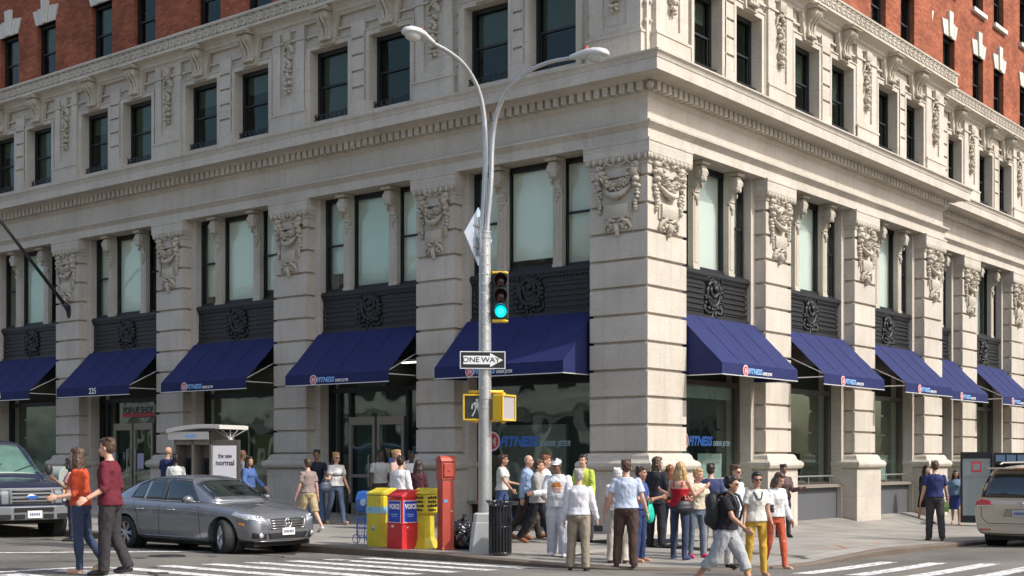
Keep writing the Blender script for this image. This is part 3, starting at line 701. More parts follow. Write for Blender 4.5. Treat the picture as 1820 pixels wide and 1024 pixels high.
for i,(u0,u1,_,_) in enumerate(bayL):
    second_storey('L',u0,u1,0,i)
    o,rm=shop('L',u0,u1,0,'door' if i in (1,3) else 'win',i)
    if i<5:
        awning('L',u0+.10,u1-.14,0,AWL[i],closed=(i==0),letters='logo' if i<3 else None,numtxt={3:'225',4:'225'}.get(i))
for i,(u0,u1,_,_,r) in enumerate(bayR):
    second_storey('R',u0,u1,-r,i)
    o,rm=shop('R',u0,u1,-r,'win',i)
    if i<5:
        awning('R',u0+.06,u1-.04,-r+(.0 if r==0 else .0),AWR[i],closed=(i==0))
# things seen through the shop glass
def shopbits():
    T=LW
    # corner bay (left face): logo on glass, hanging panels
    e=[o for o in BLD.children if o.name.startswith('shop_front')]
    c0=e[0]; logo(c0,-1.32,1.98,.27,.045,M_BLUE,M_TEAL,out=flat('sign_outline',(.12,.2,.3),.5))
    b=MB(T); b.box(2.0,3.5,-1.9,-1.85,2.75,3.7); b.obj('hanging_panel',M_SHELF,BLD)
    b=MB(T); b.box(3.2,5.1,-1.6,-1.5,.1,2.4); b.obj('display_partition',M_LBL,BLD)
    b=MB(T); 
    for x in (1.9,2.3,2.7): b.box(x,x+.25,-2.2,-1.8,.3,1.5)
    b.obj('display_rack',M_SHELF,BLD)
    cr=e[6]; logo(cr,-.84,1.99,.25,.045,M_BLUE,M_TEAL,out=MATS['sign_outline'])
    T=RW
    b=MB(T); b.box(1.75,2.95,-1.45,-1.4,2.0,2.95); b.obj('hanging_panel',M_WARM,BLD)
    b=MB(T); b.box(2.0,3.3,-1.0,-.98,.95,1.75); b.box(3.7,4.8,-1.0,-.98,.95,1.72); b.obj('window_film',M_FROST,BLD)
    b=MB(T); b.box(1.9,5.0,-.85,-.80,3.0,3.3); b.obj('window_film',M_FROST,BLD)
    b=MB(T); b.box(11.9,14.6,-1.0,-.98,.95,1.65); b.obj('window_film',M_FROST,BLD)
    b=MB(T)
    for x,z,h in ((7.2,1.0,.8),(7.6,1.0,1.1),(8.1,1.0,.5),(8.7,1.0,.9),(9.2,1.0,.4)): b.box(x,x+.3,-1.7,-1.4,z,z+h)
    b.box(7.0,9.7,-1.5,-1.2,.95,1.0); b.obj('display_rack',M_SHELF,BLD)
    b=MB(T); b.box(8.2,9.3,-2.6,-2.5,.9,3.2); b.obj('display_partition',M_YEL,BLD)
    T=LW
    # door bay
    b=MB(T); b.box(8.8,9.7,-1.3,-1.2,-.2,4.3); b.obj('display_partition',flat('green_wall',(.17,.2,.15),.8,var=.2),BLD)
    b=MB(T)
    for x in (6.9,7.3,8.0): b.box(x,x+.12,-2.4,-2.2,-.1,2.6)
    b.obj('display_rack',M_LBL,BLD)
    b=MB(T); b.box(11.9,15,-2.3,-2.2,.9,2.3); b.obj('display_partition',M_YEL,BLD)
    b=MB(); b.ell((-13.6,3.0,2.9),(1.2,.12,.55),20,10); b.obj('ceiling_disc_lamp',flat('dim_disc_lamp',(.6,.6,.3),.6,emis=(.75,.72,.3),es=.25),BLD,smooth=True)
    b=MB(T)
    for x in (12.2,12.6,13.2,13.9,14.5): b.box(x,x+.25,-1.9,-1.6,.7,1.2+.4*((x*7)%1)); 
    b.obj('display_rack',M_SHELF,BLD)
    # popup shop door bay: warm strips, posters
    b=MB(T); b.box(17.3,17.75,-1.2,-1.15,0,2.55); b.obj('warm_door_panel',mat_shop('amber_panel',(.40,.17,.05)),BLD)
    b=MB(T); b.box(18.05,18.5,-1.0,-.95,1.5,2.45); b.obj('display_partition',M_YEL,BLD)
    for x,z in ((17.0,2.95),(23.2,3.1),(6.9,2.9)): MB(T).ell((x,-1.5,z),(.05,.05,.04),8,6).obj('shop_lamp',M_LAMP,BLD)
    b=MB(T); b.box(22.2,24.6,-1.2,-1.15,.8,3.1); b.obj('display_partition',flat('dark_green_wall',(.05,.09,.08),.7,var=.3),BLD)
shopbits()
def papers():
    b=MB(LW); b.box(7.62,7.98,-.585,-.575,1.28,1.62); 
    o=b.obj('notice',flat('notice_blue',(.25,.3,.6),.6),None); tag(o,'small blue and white notice stuck on the left glass door','notice')
    b=MB(LW); b.box(6.78,7.22,-.585,-.575,1.32,1.68); o=b.obj('notice',flat('notice_white',(.6,.62,.66),.6),None); tag(o,'larger white notice taped on the right glass door','notice')
    b=MB(LW); b.box(18.0,18.3,-.585,-.575,1.3,1.75); o=b.obj('notice',flat('notice_lilac',(.42,.38,.55),.6),None); tag(o,'lilac notice on the dark door of the number 225 entrance','notice')
    b=MB(LW); b.box(19.2,19.45,-.45,-.44,1.15,1.8); o=b.obj('notice',flat('notice_pale',(.5,.52,.62),.6),None); tag(o,'pale notice beside the number 225 entrance, behind the man in maroon','notice')
papers()
# ------------------------------------------------------------------ street surfaces
def asphalt():
    m,nt,b=newmat('asphalt'); N=nt.nodes.new; L=nt.links.new; g=N('ShaderNodeNewGeometry')
    n1=N('ShaderNodeTexNoise'); n1.inputs['Scale'].default_value=.35; n1.inputs['Detail'].default_value=9; L(g.outputs['Position'],n1.inputs['Vector'])
    n2=N('ShaderNodeTexNoise'); n2.inputs['Scale'].default_value=60; n2.inputs['Detail'].default_value=3; L(g.outputs['Position'],n2.inputs['Vector'])
    r=N('ShaderNodeValToRGB'); r.color_ramp.elements[0].position=.35; r.color_ramp.elements[1].position=.7; r.color_ramp.elements[0].color=(.095,.087,.072,1); r.color_ramp.elements[1].color=(.205,.188,.160,1); L(n1.outputs[0],r.inputs[0])
    r2=N('ShaderNodeValToRGB'); r2.color_ramp.elements[0].position=.3; r2.color_ramp.elements[1].position=.75; r2.color_ramp.elements[0].color=(.55,.55,.55,1); r2.color_ramp.elements[1].color=(1.35,1.35,1.35,1); L(n2.outputs[0],r2.inputs[0])
    v=N('ShaderNodeTexVoronoi'); v.feature='DISTANCE_TO_EDGE'; v.inputs['Scale'].default_value=.45; mp=N('ShaderNodeMapping'); L(g.outputs['Position'],mp.inputs[0])
    nn=N('ShaderNodeTexNoise'); nn.inputs['Scale'].default_value=1.5; L(g.outputs['Position'],nn.inputs['Vector']); ax=N('ShaderNodeMixRGB'); ax.blend_type='ADD'; ax.inputs[0].default_value=.5; L(g.outputs['Position'],ax.inputs[1]); L(nn.outputs[1],ax.inputs[2]); L(ax.outputs[0],v.inputs['Vector'])
    rc=N('ShaderNodeValToRGB'); rc.color_ramp.elements[0].position=.0; rc.color_ramp.elements[1].position=.012; rc.color_ramp.elements[0].color=(.45,.45,.45,1); L(v.outputs[0],rc.inputs[0])
    m1=N('ShaderNodeMixRGB'); m1.blend_type='MULTIPLY'; m1.inputs[0].default_value=.8; L(r.outputs[0],m1.inputs[1]); L(r2.outputs[0],m1.inputs[2])
    m2=N('ShaderNodeMixRGB'); m2.blend_type='MULTIPLY'; m2.inputs[0].default_value=.7; L(m1.outputs[0],m2.inputs[1]); L(rc.outputs[0],m2.inputs[2]); L(m2.outputs[0],b.inputs['Base Color'])
    b.inputs['Roughness'].default_value=.8; bp=N('ShaderNodeBump'); bp.inputs['Strength'].default_value=.5; bp.inputs['Distance'].default_value=.01; L(n2.outputs[0],bp.inputs['Height']); L(bp.outputs[0],b.inputs['Normal'])
    return m
M_ASPH=asphalt()
def concrete():
    m,nt,b=newmat('pavement_concrete'); N=nt.nodes.new; L=nt.links.new; g=N('ShaderNodeNewGeometry')
    n1=N('ShaderNodeTexNoise'); n1.inputs['Scale'].default_value=.6; n1.inputs['Detail'].default_value=9; n1.inputs['Roughness'].default_value=.65; L(g.outputs['Position'],n1.inputs['Vector'])
    r=N('ShaderNodeValToRGB'); r.color_ramp.elements[0].position=.35; r.color_ramp.elements[1].position=.68; r.color_ramp.elements[0].color=(.225,.208,.178,1); r.color_ramp.elements[1].color=(.34,.318,.275,1); L(n1.outputs[0],r.inputs[0])
    br=N('ShaderNodeTexBrick'); br.offset=0; br.inputs['Scale'].default_value=1; br.inputs['Brick Width'].default_value=1.5; br.inputs['Row Height'].default_value=1.5; br.inputs['Mortar Size'].default_value=.012
    br.inputs['Color1'].default_value=(1,1,1,1); br.inputs['Color2'].default_value=(.88,.88,.88,1); br.inputs['Mortar'].default_value=(.3,.3,.3,1); L(g.outputs['Position'],br.inputs['Vector'])
    v=N('ShaderNodeTexVoronoi'); v.inputs['Scale'].default_value=2.6; L(g.outputs['Position'],v.inputs['Vector']); rc=N('ShaderNodeValToRGB'); rc.color_ramp.elements[0].position=.05; rc.color_ramp.elements[1].position=.075; rc.color_ramp.elements[0].color=(.5,.5,.5,1); L(v.outputs[0],rc.inputs[0])
    m1=N('ShaderNodeMixRGB'); m1.blend_type='MULTIPLY'; m1.inputs[0].default_value=.9; L(r.outputs[0],m1.inputs[1]); L(br.outputs[0],m1.inputs[2])
    m2=N('ShaderNodeMixRGB'); m2.blend_type='MULTIPLY'; m2.inputs[0].default_value=.7; L(m1.outputs[0],m2.inputs[1]); L(rc.outputs[0],m2.inputs[2]); L(m2.outputs[0],b.inputs['Base Color'])
    b.inputs['Roughness'].default_value=.85
    n2=N('ShaderNodeTexNoise'); n2.inputs['Scale'].default_value=45; L(g.outputs['Position'],n2.inputs['Vector']); bp=N('ShaderNodeBump'); bp.inputs['Strength'].default_value=.3; bp.inputs['Distance'].default_value=.006; L(n2.outputs[0],bp.inputs['Height']); L(bp.outputs[0],b.inputs['Normal'])
    return m
M_CONC=concrete()
M_KERB=flat('kerb_stone',(.13,.10,.075),.7,var=.4,vs=3,bump=.3)
def worn_paint():
    m,nt,b=newmat('road_paint'); N=nt.nodes.new; L=nt.links.new; g=N('ShaderNodeNewGeometry')
    n1=N('ShaderNodeTexNoise'); n1.inputs['Scale'].default_value=9; n1.inputs['Detail'].default_value=9; n1.inputs['Roughness'].default_value=.75; L(g.outputs['Position'],n1.inputs['Vector'])
    r=N('ShaderNodeValToRGB'); r.color_ramp.elements[0].position=.40; r.color_ramp.elements[1].position=.52; r.color_ramp.elements[0].color=(.16,.155,.14,1); r.color_ramp.elements[1].color=(.72,.71,.68,1); L(n1.outputs[0],r.inputs[0]); L(r.outputs[0],b.inputs['Base Color']); b.inputs['Roughness'].default_value=.7
    return m
M_PAINT=worn_paint()
def frange(a,b,n): return [a+(b-a)*i/n for i in range(n+1)]
def axis(lo,hi,fa,fb,st): 
    r=[lo,lo*.6+fa*.4]; r+=frange(fa,fb,int((fb-fa)/st)); r+=[hi*.4+fb*.6,hi]; return r
xs=axis(-300,300,-40,26,.5); ys=axis(-300,300,-44,44,.5)
b=MB(); vs=[(x,y,zr_(max(-60,min(60,x)),max(-60,min(60,y)))) for y in ys for x in xs]; n=len(xs)
b.add(vs,[(j*n+i,j*n+i+1,(j+1)*n+i+1,(j+1)*n+i) for j in range(len(ys)-1) for i in range(n-1)])
tag(link('road',b.mesh('road',fix=False),M_ASPH,smooth=True),kind='structure')
# kerb path
kp=[(x,KY) for x in frange(-60,KX-KR-.2,120)]+[(KX-KR+KR*math.sin(a),KY+KR-KR*math.cos(a)) for a in frange(0,math.pi/2,18)]+[(KX,y) for y in frange(KY+KR+.2,60,120)]
def inner(p,i):
    if i<=120: return (p[0],1.0)
    if i>=140: return (-1.6,p[1])
    t=(i-120)/20; return (-.9*t,1.0-.2*t)
rows=[]; 
N_=len(kp)
nrm=[]
for i,p in enumerate(kp):
    q=inner(p,i); d=Vector((q[0]-p[0],q[1]-p[1])); L_=d.length; d/=L_
    nrm.append((d,L_))
b=MB(); vs=[]; 
for fr in (None,.03,.08,.16,.26,.38,.5,.65,.8,.9,1):
    for i,p in enumerate(kp):
        d,L_=nrm[i]; s=.10 if fr is None else .10+(L_-.10)*fr
        x,y=p[0]+d.x*s,p[1]+d.y*s; vs.append((x,y,zs_(x,y)))
b.add(vs,[(r*N_+i,r*N_+i+1,(r+1)*N_+i+1,(r+1)*N_+i) for r in range(10) for i in range(N_-1)])
tag(link('pavement',b.mesh('pavement',fix=False),M_CONC,smooth=True),kind='structure')
b=MB(); R_=[]
for i,p in enumerate(kp):
    d,L_=nrm[i]; f=lambda s:(p[0]+d.x*s,p[1]+d.y*s); zt=zs_(*p)+.006; 
    ramp=0
    a=f(-.02); c=f(.02); e=f(.13); R_.append([(a[0],a[1],zt-.5),(a[0],a[1],zt-.03),(c[0],c[1],zt),(e[0],e[1],zt+.002),(e[0],e[1],zt-.5)])
b.loft(R_,True); o=b.obj('kerb',M_KERB); autosmooth(o,40); tag(o,kind='structure')
def strip(b,p,q,w_):   # painted bar from p to q (ground xy), width w_, follows the road
    p,q=Vector(p),Vector(q); d=(q-p); L_=d.length; d/=L_; nn=Vector((-d.y,d.x))*w_/2; n=max(1,int(L_/.4)); vs=[]
    for i in range(n+1):
        c=p+d*(L_*i/n)
        for s in (1,0,-1):
            v=c+nn*s; vs.append((v.x,v.y,zr_(v.x,v.y)+.006))
    b.add(vs,[f for i in range(n) for f in ((3*i,3*i+1,3*i+4,3*i+3),(3*i+1,3*i+2,3*i+5,3*i+4))])
b=MB()
for k in range(14):     # crosswalk over the left-hand street, bars parallel to it
    y=-6.55-k*.86; strip(b,(-1.75+.0*k,y),(1.9,y),.36)
for k in range(12):     # crosswalk over the right-hand street
    x=5.95+k*.86; strip(b,(x,-1.7),(x,-5.0-.0*k),.34)
strip(b,(-4.85,-7.2),(-6.7,-12.2),.28); strip(b,(-1.9,-7.1-4.6),(-2.9,-17.5),.2)
tag(link('road_markings',b.mesh('marks',fix=False),M_PAINT),kind='structure')
# manhole / tree pit / stains omitted; tactile ramp strip at the corner
# ------------------------------------------------------------------ buildings across the streets (outside the frame, seen in reflections)
def across(name,x0,x1,y0,y1,h,face,label,mat):
    e=empty(name,((x0+x1)/2,(y0+y1)/2,0),0,label,'building'); cx_,cy_=(x0+x1)/2,(y0+y1)/2
    b=MB(lambda x,y,z:(x-cx_,y-cy_,z)); b.box(x0,x1,y0,y1,-.5,h); b.box(x0-.4,x1+.4,y0-.4,y1+.4,h-.8,h-.2); b.box(x0-.2,x1+.2,y0-.2,y1+.2,4.2,4.6); b.obj('wall',mat,e)
    wb=MB(lambda x,y,z:(x-cx_,y-cy_,z)); 
    nf=int((h-5)/3.6)
    for f in range(nf+1):
        z0=1 if f==0 else 5.4+(f-1)*3.6; z1=3.8 if f==0 else z0+2.1
        if z1>h-1: break
        if face in 'xX':
            X=x0 if face=='x' else x1
            for k in range(int((y1-y0)/3)): yy=y0+1.5+k*3; wb.box(X-.03,X+.03,yy-.7-(.5 if f==0 else 0),yy+.7+(.5 if f==0 else 0),z0,z1)
        else:
            for k in range(int((x1-x0)/3)): xx=x0+1.5+k*3; wb.box(xx-.7-(.5 if f==0 else 0),xx+.7+(.5 if f==0 else 0),y1-.03,y1+.03,z0,z1)
    wb.obj('windows',M_BLACK,e)
M_TAN=flat('tan_facade',(.42,.36,.28),.8,var=.15,vs=.5); M_WFAC=flat('white_facade',(.62,.6,.55),.8,var=.12,vs=.5)
across('building_across',27,38,2,60,13,'x','tan building across the right-hand street, outside the photo',M_TAN)
across('building_across',-70,-20,-44,-32,13,'y','white building across the left-hand street, outside the photo',M_WFAC)
across('building_across',-18,8,-44,-32,12,'y','tan corner building behind the photographer, outside the photo',M_TAN)
# ------------------------------------------------------------------ street furniture
def plane_pt(px,py,o,d):      # pixel -> point on the vertical plane through o along d
    r=FW+RT*((px-910)/FPX); o=Vector(o[:2]); d=Vector(d); n=Vector((-d.y,d.x)); c=Vector((CAM.x,CAM.y))
    t=(o-c).dot(n)/r.dot(n); p=c+r*t; return Vector((p.x,p.y,1.6-(py-815)/FPX*t))
M_GALV=flat('galvanised_steel',(.52,.52,.50),.42,metal=.75,var=.22,vs=5,bump=.15,bs=12)
M_PBASE=flat('grey_cast_base',(.42,.43,.40),.6,var=.12,vs=4,bump=.1)
M_SIGY=flat('signal_yellow',(.72,.46,.02),.4,coat=.3); M_SIGD=flat('signal_dark',(.02,.025,.025),.5)
M_LAMPH=flat('lamp_head_grey',(.62,.62,.60),.45,metal=.2)
PX0=hit(865,993)[0]; PX0=Vector((-.18,-5.08,ground(-.18,-5.08)))
lp=empty('street_lamp',PX0,0,'tall galvanised double-armed lamp pole standing at the kerb in front of the corner','street lamp')
lb=MB(lambda x,y,z:(x,y,z))
def rect(w_,z,c=.06): h=w_/2; return [(-h+c,-h,z),(h-c,-h,z),(h,-h+c,z),(h,h-c,z),(h-c,h,z),(-h+c,h,z),(-h,h-c,z),(-h,-h+c,z)]
bs=MB(); bs.loft([rect(.56,-.05),rect(.54,.1),rect(.44,.50),rect(.42,.52),rect(.40,.66),rect(.30,.68)]); o=bs.obj('base',M_PBASE,lp,bevel=.01); o.rotation_euler.z=R(38)
po=MB(); z0=-PX0.z
po.tube([(0,0,.6),(0,0,2.6),(0,0,4.2),(0,0,5.72)],[.125,.118,.110,.105],20)
for z in (.72,2.55,2.72,4.05,4.75,4.95,5.6,5.7): po.tube([(0,0,z-.012),(0,0,z+.012)],[.124+.004,.124+.004] if z<3 else [.117,.117],20)
for k in range(26):
    z=1.2+k*.17; 
    for a in (R(-20),R(-70)): po.ell((.117*math.cos(a),.117*math.sin(a),z),(.012,.012,.012),5,4)
autosmooth(po.obj('pole',M_GALV,lp),40)
def arm(pts,d,off,lamp,lampdir):
    P=[plane_pt(x,y,PX0,d)-PX0 for x,y in pts]; 
    P=[Vector((off.x,off.y,4.6)),Vector((off.x,off.y,5.75))]+[p for p in P]
    # smooth
    for _ in range(2):
        Q=[P[0]]
        for i in range(len(P)-1): Q+=[P[i]*.75+P[i+1]*.25,P[i]*.25+P[i+1]*.75]
        Q.append(P[-1]); P=Q
    b=MB(); n=len(P); b.tube([tuple(p) for p in P],[.052-.02*i/n for i in range(n)],12); b.obj('arm',M_GALV,lp,smooth=True)
    e=P[-1]; dv=(P[-1]-P[-4]).normalized(); 
    return e,dv
eL,dL=arm([(862,330),(863,250),(860,195),(848,150),(824,112),(795,90),(768,76)],(0,-1),Vector((-.05,-.03)),None,None)
eR,dR=arm([(873,330),(874,255),(881,205),(900,160),(935,127),(975,110),(1016,103)],(1,0),Vector((.05,-.02)),None,None)
def lamp_head(e,dv,ln):
    rot=dv.to_track_quat('X','Z').to_matrix()
    rings=[]
    prof=[(0,.05,.05,0),(.06,.065,.06,0),(.22,.11,.085,.0),(.36,.165,.10,.0),(.5,.18,.105,-.005),(.62,.165,.095,-.01),(.70,.12,.075,-.02),(.745,.05,.04,-.03)]
    for x,wy,wz,zo in prof:
        rings.append([tuple(e+rot@Vector((x*ln/.745-.03,wy*math.cos(a),zo+(wz if math.sin(a)>0 else wz*.55)*math.sin(a)))) for a in [2*math.pi*k/16 for k in range(16)]])
    h=MB().loft(rings).obj('lamp_head',M_LAMPH,lp,smooth=True)
    g=MB(); c=e+rot@Vector((.5*ln/.745,0,-.045)); g.ell(tuple(c),(.17*ln/.745,.125,.10),14,8,rot=rot); g.obj('lens',M_LENS,h,smooth=True)
    c=e+rot@Vector((.3,0,.11)); MB().cyl(tuple(c-Vector((0,0,.04))),tuple(c+Vector((0,0,.035))),.035,10).obj('photocell',flat('photocell_red',(.6,.1,.03),.4),h)
M_LENS=flat('lamp_lens',(.55,.56,.52),.15,spec=.8,coat=.5)
lamp_head(eL,dL,.72); lamp_head(eR,dR,.78)
AX=Vector((CAM.x,CAM.y)); 
tocam=(AX-PX0.xy).normalized(); ang_cam=math.atan2(tocam.y,tocam.x)   # world heading toward the camera
def attach(px,py,dist=0):   # point near pole at given pixel, 'dist' metres nearer the camera than the pole axis
    t=(PX0.xy-AX).dot(FW)-dist; p=AX+(FW+RT*((px-910)/FPX))*t; return Vector((p.x,p.y,1.6-(py-815)/FPX*t))
# one-way sign
def on_heading(e,h): e.rotation_euler=(0,0,h+R(90)); return e     # local -y looks along heading h
c=attach(858,640,.16); sg=empty('one_way_sign',c,0,'black and white one-way arrow sign strapped to the lamp pole','sign'); on_heading(sg,ang_cam+R(4))
b=MB(); b.box(-.405,.405,-.004,.004,-.155,.155); b.obj('border',M_WHITE,sg); b=MB(); b.box(-.39,.39,-.0065,-.004,-.14,.14); b.obj('plate',flat('sign_black',(.015,.015,.015),.4),sg)
b=MB(); b.prism([(-.345,-.075),(.13,-.075),(.13,-.125),(.36,0),(.13,.125),(.13,.075),(-.345,.075)],-.009,-.0065); ar=b.obj('arrow',M_WHITE,sg)
text('lettering','ONE',.125,MATS['sign_black'],ar,loc=(-.21,-.0105,0),bold=.0015,depth=.001,sx=1.15); text('lettering','WAY',.125,MATS['sign_black'],ar,loc=(.14,-.0105,0),bold=.0015,depth=.001,sx=1.15)
b=MB(); b.box(-.12,.12,.004,.03,-.02,.02); b.cyl((-.0,-.012,.145),(0,.0,.145),.012,8); b.obj('strap',M_GALV,sg)
# diamond sign seen from behind
c=attach(850,418,.0)-Vector((tocam.x,tocam.y,0))*.16; ds=empty('diamond_sign',c,0,'bare silver back of a diamond road sign on the lamp pole','sign'); on_heading(ds,ang_cam+R(180+62))
b=MB(); b.prism([(0,-.53),(.53,0),(0,.53),(-.53,0)],-.004,.004); b.obj('plate',flat('sign_back_aluminium',(.62,.68,.74),.35,metal=.5),ds); b=MB(); b.box(-.03,.03,.004,.05,-.35,.35); b.box(-.2,.2,.004,.03,.17,.21); b.box(-.2,.2,.004,.03,-.21,-.17); b.obj('bracket',M_GALV,ds)
# traffic signal
c=attach(890,526,.05); ts=empty('traffic_signal',c,0,'three-lamp traffic signal showing green beside the lamp pole','traffic light'); ts.scale=(.92,.92,.95); on_heading(ts,ang_cam-R(2))
b=MB(); b.box(-.15,.15,.06,.28,-.43,.43); o=b.obj('housing',M_SIGD,ts,bevel=.02)
M_GREEN=flat('green_lamp_lit',(.0,.5,.5),.3,emis=(.0,.62,.72),es=1.0); M_GR2=flat('green_lamp_core',(.1,.7,.9),.3,emis=(.02,.72,.95),es=1.5)
M_REDO=flat('red_lamp_off',(.06,.008,.006),.2,coat=.5)
for k,z in enumerate((.285,0,-.285)):
    lit=(k==2); l=MB().ell((0,.05,z),(.115,.04,.115),16,8).obj('lamp',M_GREEN if lit else M_REDO,ts,smooth=True)
    if lit:
        MB().ell((0,.012,z),(.07,.012,.07),16,6).obj('lamp_core',M_GR2,l,smooth=True)
    v=MB(); r0=.135; n=22; A=[math.radians(-40+260*i/n) for i in range(n+1)]
    vs=[(r0*math.cos(a),.06,z+r0*math.sin(a)) for a in A]+[(r0*math.cos(a),-.20+.10*(1-max(0,math.sin(a))),z+r0*math.sin(a)) for a in A]
    vs+=[(x*.94,y,z+(zz-z)*.94) for x,y,zz in vs]; m_=n+1; fs=[]
    for i in range(n): fs+=[(i,i+1,m_+i+1,m_+i),(2*m_+i,3*m_+i,3*m_+i+1,2*m_+i+1),(m_+i,m_+i+1,3*m_+i+1,3*m_+i)]
    v.add(vs,fs); v.obj('visor',flat('visor_bronze_green',(.05,.06,.055),.45),ts,smooth=False)
b=MB()
for s,z in ((1,.45),(-1,-.46)):
    b=MB(); b.box(-.17,.10,.03,.30,z-.022,z+.022); b.ell((.08,.15,z),(.07,.11,.035),10,6); b.ell((.0,.15,z),(.12,.12,.03),10,6); b.obj('bracket',M_SIGY,ts,bevel=.008)
# pedestrian signals
def ped(px,py,head,label,walk):
    c=attach(px,py,.03); e=empty('pedestrian_signal',c,0,label,'pedestrian signal','pedestrian signals on the lamp pole'); on_heading(e,head)
    b=MB(); b.box(-.235,.235,-.0,.19,-.235,.235); b.obj('housing',M_SIGY,e,bevel=.025)
    b=MB(); b.box(-.235,.235,-.03,-.0,.205,.235); b.box(-.235,.235,-.03,0,-.235,-.205); b.box(-.235,-.205,-.03,0,-.205,.205); b.box(.205,.235,-.03,0,-.205,.205); b.obj('rim',M_SIGY,e,bevel=.006)
    b=MB(); b.box(-.205,.205,-.006,-.001,-.205,.205); f=b.obj('screen',flat('ped_screen_dark',(.035,.035,.03),.35) if walk else flat('ped_screen_pale',(.36,.33,.34),.3,var=.15),e)
    if walk:
        b=MB(); y=-.012; M_=flat('walk_figure_lit',(.38,.42,.40),.5,emis=(.75,.85,.8),es=.05)
        b.ell((.02,y,.125),(.027,.006,.03),10,6); b.prism([(-.03,.09),(.06,.09),(.05,-.02),(-.02,-.02)],y-.003,y+.003)
        for P in ([(-.02,.08),(-.07,.03),(-.075,-.03)],[(.05,.08),(.09,.03),(.12,-.02)],[(0,-.01),(-.03,-.09),(-.07,-.16)],[(.03,-.01),(.06,-.08),(.065,-.16)]): b.tube([(x,y,z) for x,z in P],.014,6)
        b.obj('walk_figure',M_,f)
    b=MB(); b.ell((0,.1,.25),(.05,.05,.03),8,5); b.ell((0,.1,-.25),(.05,.05,.03),8,5); b.obj('cap',M_SIGY,e)
ped(846,724,ang_cam-R(6),'yellow pedestrian signal lit with a white walking figure, left of the pole',True)
ped(903,725,ang_cam+R(58),'yellow pedestrian signal turned to the right with a blank pale screen',False)
c=attach(865,720,.0)-PX0
for z in (.235,-.275):
    b=MB(); b.tube([(-.32,.02,z),(-.1,-.02,z),(.3,-.02,z)],.03,8); o=b.obj('signal_arm',M_SIGY,lp,smooth=True,loc=tuple(c)); o.rotation_euler=(0,0,ang_cam+R(90))
# litter basket
def basket(px,py,label):
    p,_=hit(px,py); e=empty('litter_basket',p,0,label,'litter basket'); b=MB(); n=22
    for k in range(n):
        a=2*math.pi*k/n; c_,s_=math.cos(a),math.sin(a); r=.20
        b.loft([[(rr*c_-s_*w_,rr*s_+c_*w_,z) for rr,w_ in ((r-.01,-.014),(r+.0,-.014),(r+.0,.014),(r-.01,.014))] for z in (.03,.88)]+[[((r+.05)*c_-s_*.012*k2,(r+.05)*s_+c_*.012*k2,.96) for k2 in (-1,1)]+[((r+.06)*c_+s_*.012,(r+.06)*s_-c_*.012,.96),((r+.06)*c_-s_*.012,(r+.06)*s_+c_*.012,.96)]])
    b.obj('slats',flat('basket_dark_iron',(.03,.032,.036),.35,metal=.4),e)
    b=MB()
    for z,r in ((.05,.19),(.5,.187),(.86,.19),(.93,.235)):
        b.tube([(r*math.cos(2*math.pi*k/24),r*math.sin(2*math.pi*k/24),z) for k in range(25)],.012,6)
    b.obj('hoops',MATS['basket_dark_iron'],e)
    MB().tube([(0,0,.06),(0,0,.86)],[.155,.175],18).obj('liner',flat('bin_liner',(.012,.012,.014),.25,bump=.6,bs=14),e,smooth=True)
basket(889,987,'black slatted iron litter basket right of the lamp pole')
# red call box
p,_=hit(792,989); e=empty('call_box',p,R(128.5-90+28),'tall rusty red street call box column with a rounded cap','call box')
M_RP=flat('faded_red_paint',(.40,.058,.034),.55,var=.25,vs=4,bump=.15,coat=.1)
b=MB(); b.rloft(-.115,.115,-.115,.115,[(-.06,.015),(.03,.015),(.035,0),(1.25,0)]); b.obj('shaft',M_RP,e,bevel=.02)
b=MB(); b.rloft(-.12,.12,-.12,.12,[(1.26,.0),(1.27,.012),(1.60,.012)]); b.loft([[( -.15,-.15+.3*k/8,1.60+.10*math.sin(math.pi*(k/8)**.75)),(.15,-.15+.3*k/8,1.60+.10*math.sin(math.pi*(k/8)**.75)),(.15,-.15+.3*k/8,1.595),(-.15,-.15+.3*k/8,1.595)] for k in range(9)]); b.obj('head',M_RP,e,bevel=.01)
b=MB(); b.box(-.10,.10,-.16,-.145,1.32,1.56); b.cyl((0,-.17,1.44),(0,-.15,1.44),.03,10); b.obj('door',M_RP,e,bevel=.006)
# newspaper boxes
HD=math.atan2(tocam.y,tocam.x)
def nb(px,py,label,rot=0,name='newspaper_box'): p,_=hit(px,py); e=empty(name,p,0,label,'newspaper box'); on_heading(e,HD+R(rot)); return e
M_NR=flat('box_red_plastic',(.52,.025,.03),.45,coat=.1,var=.35,vs=7,bump=.2,bs=20); M_NY=flat('box_yellow_plastic',(.62,.50,.03),.5,coat=.1,var=.3,vs=7,bump=.2,bs=20); M_NB=flat('box_blue_plastic',(.03,.12,.42),.4,coat=.3,var=.2); M_PBL=flat('poster_blue',(.02,.05,.35),.4)
e=nb(716,986,'red newspaper box with blue and white VOICE posters on two sides',-44)
b=MB(); b.rloft(-.20,.20,-.20,.20,[(-.02,.01),(.45,.0),(.46,.015),(.47,.015),(.48,0),(.92,.0)]); b.obj('cabinet',M_NR,e,bevel=.02)
b=MB(); b.prismx([(-.21,.925),(-.21,.98),(.02,1.08),(.21,1.08),(.21,.925)],-.21,.21); b.obj('lid',M_NR,e,bevel=.02)
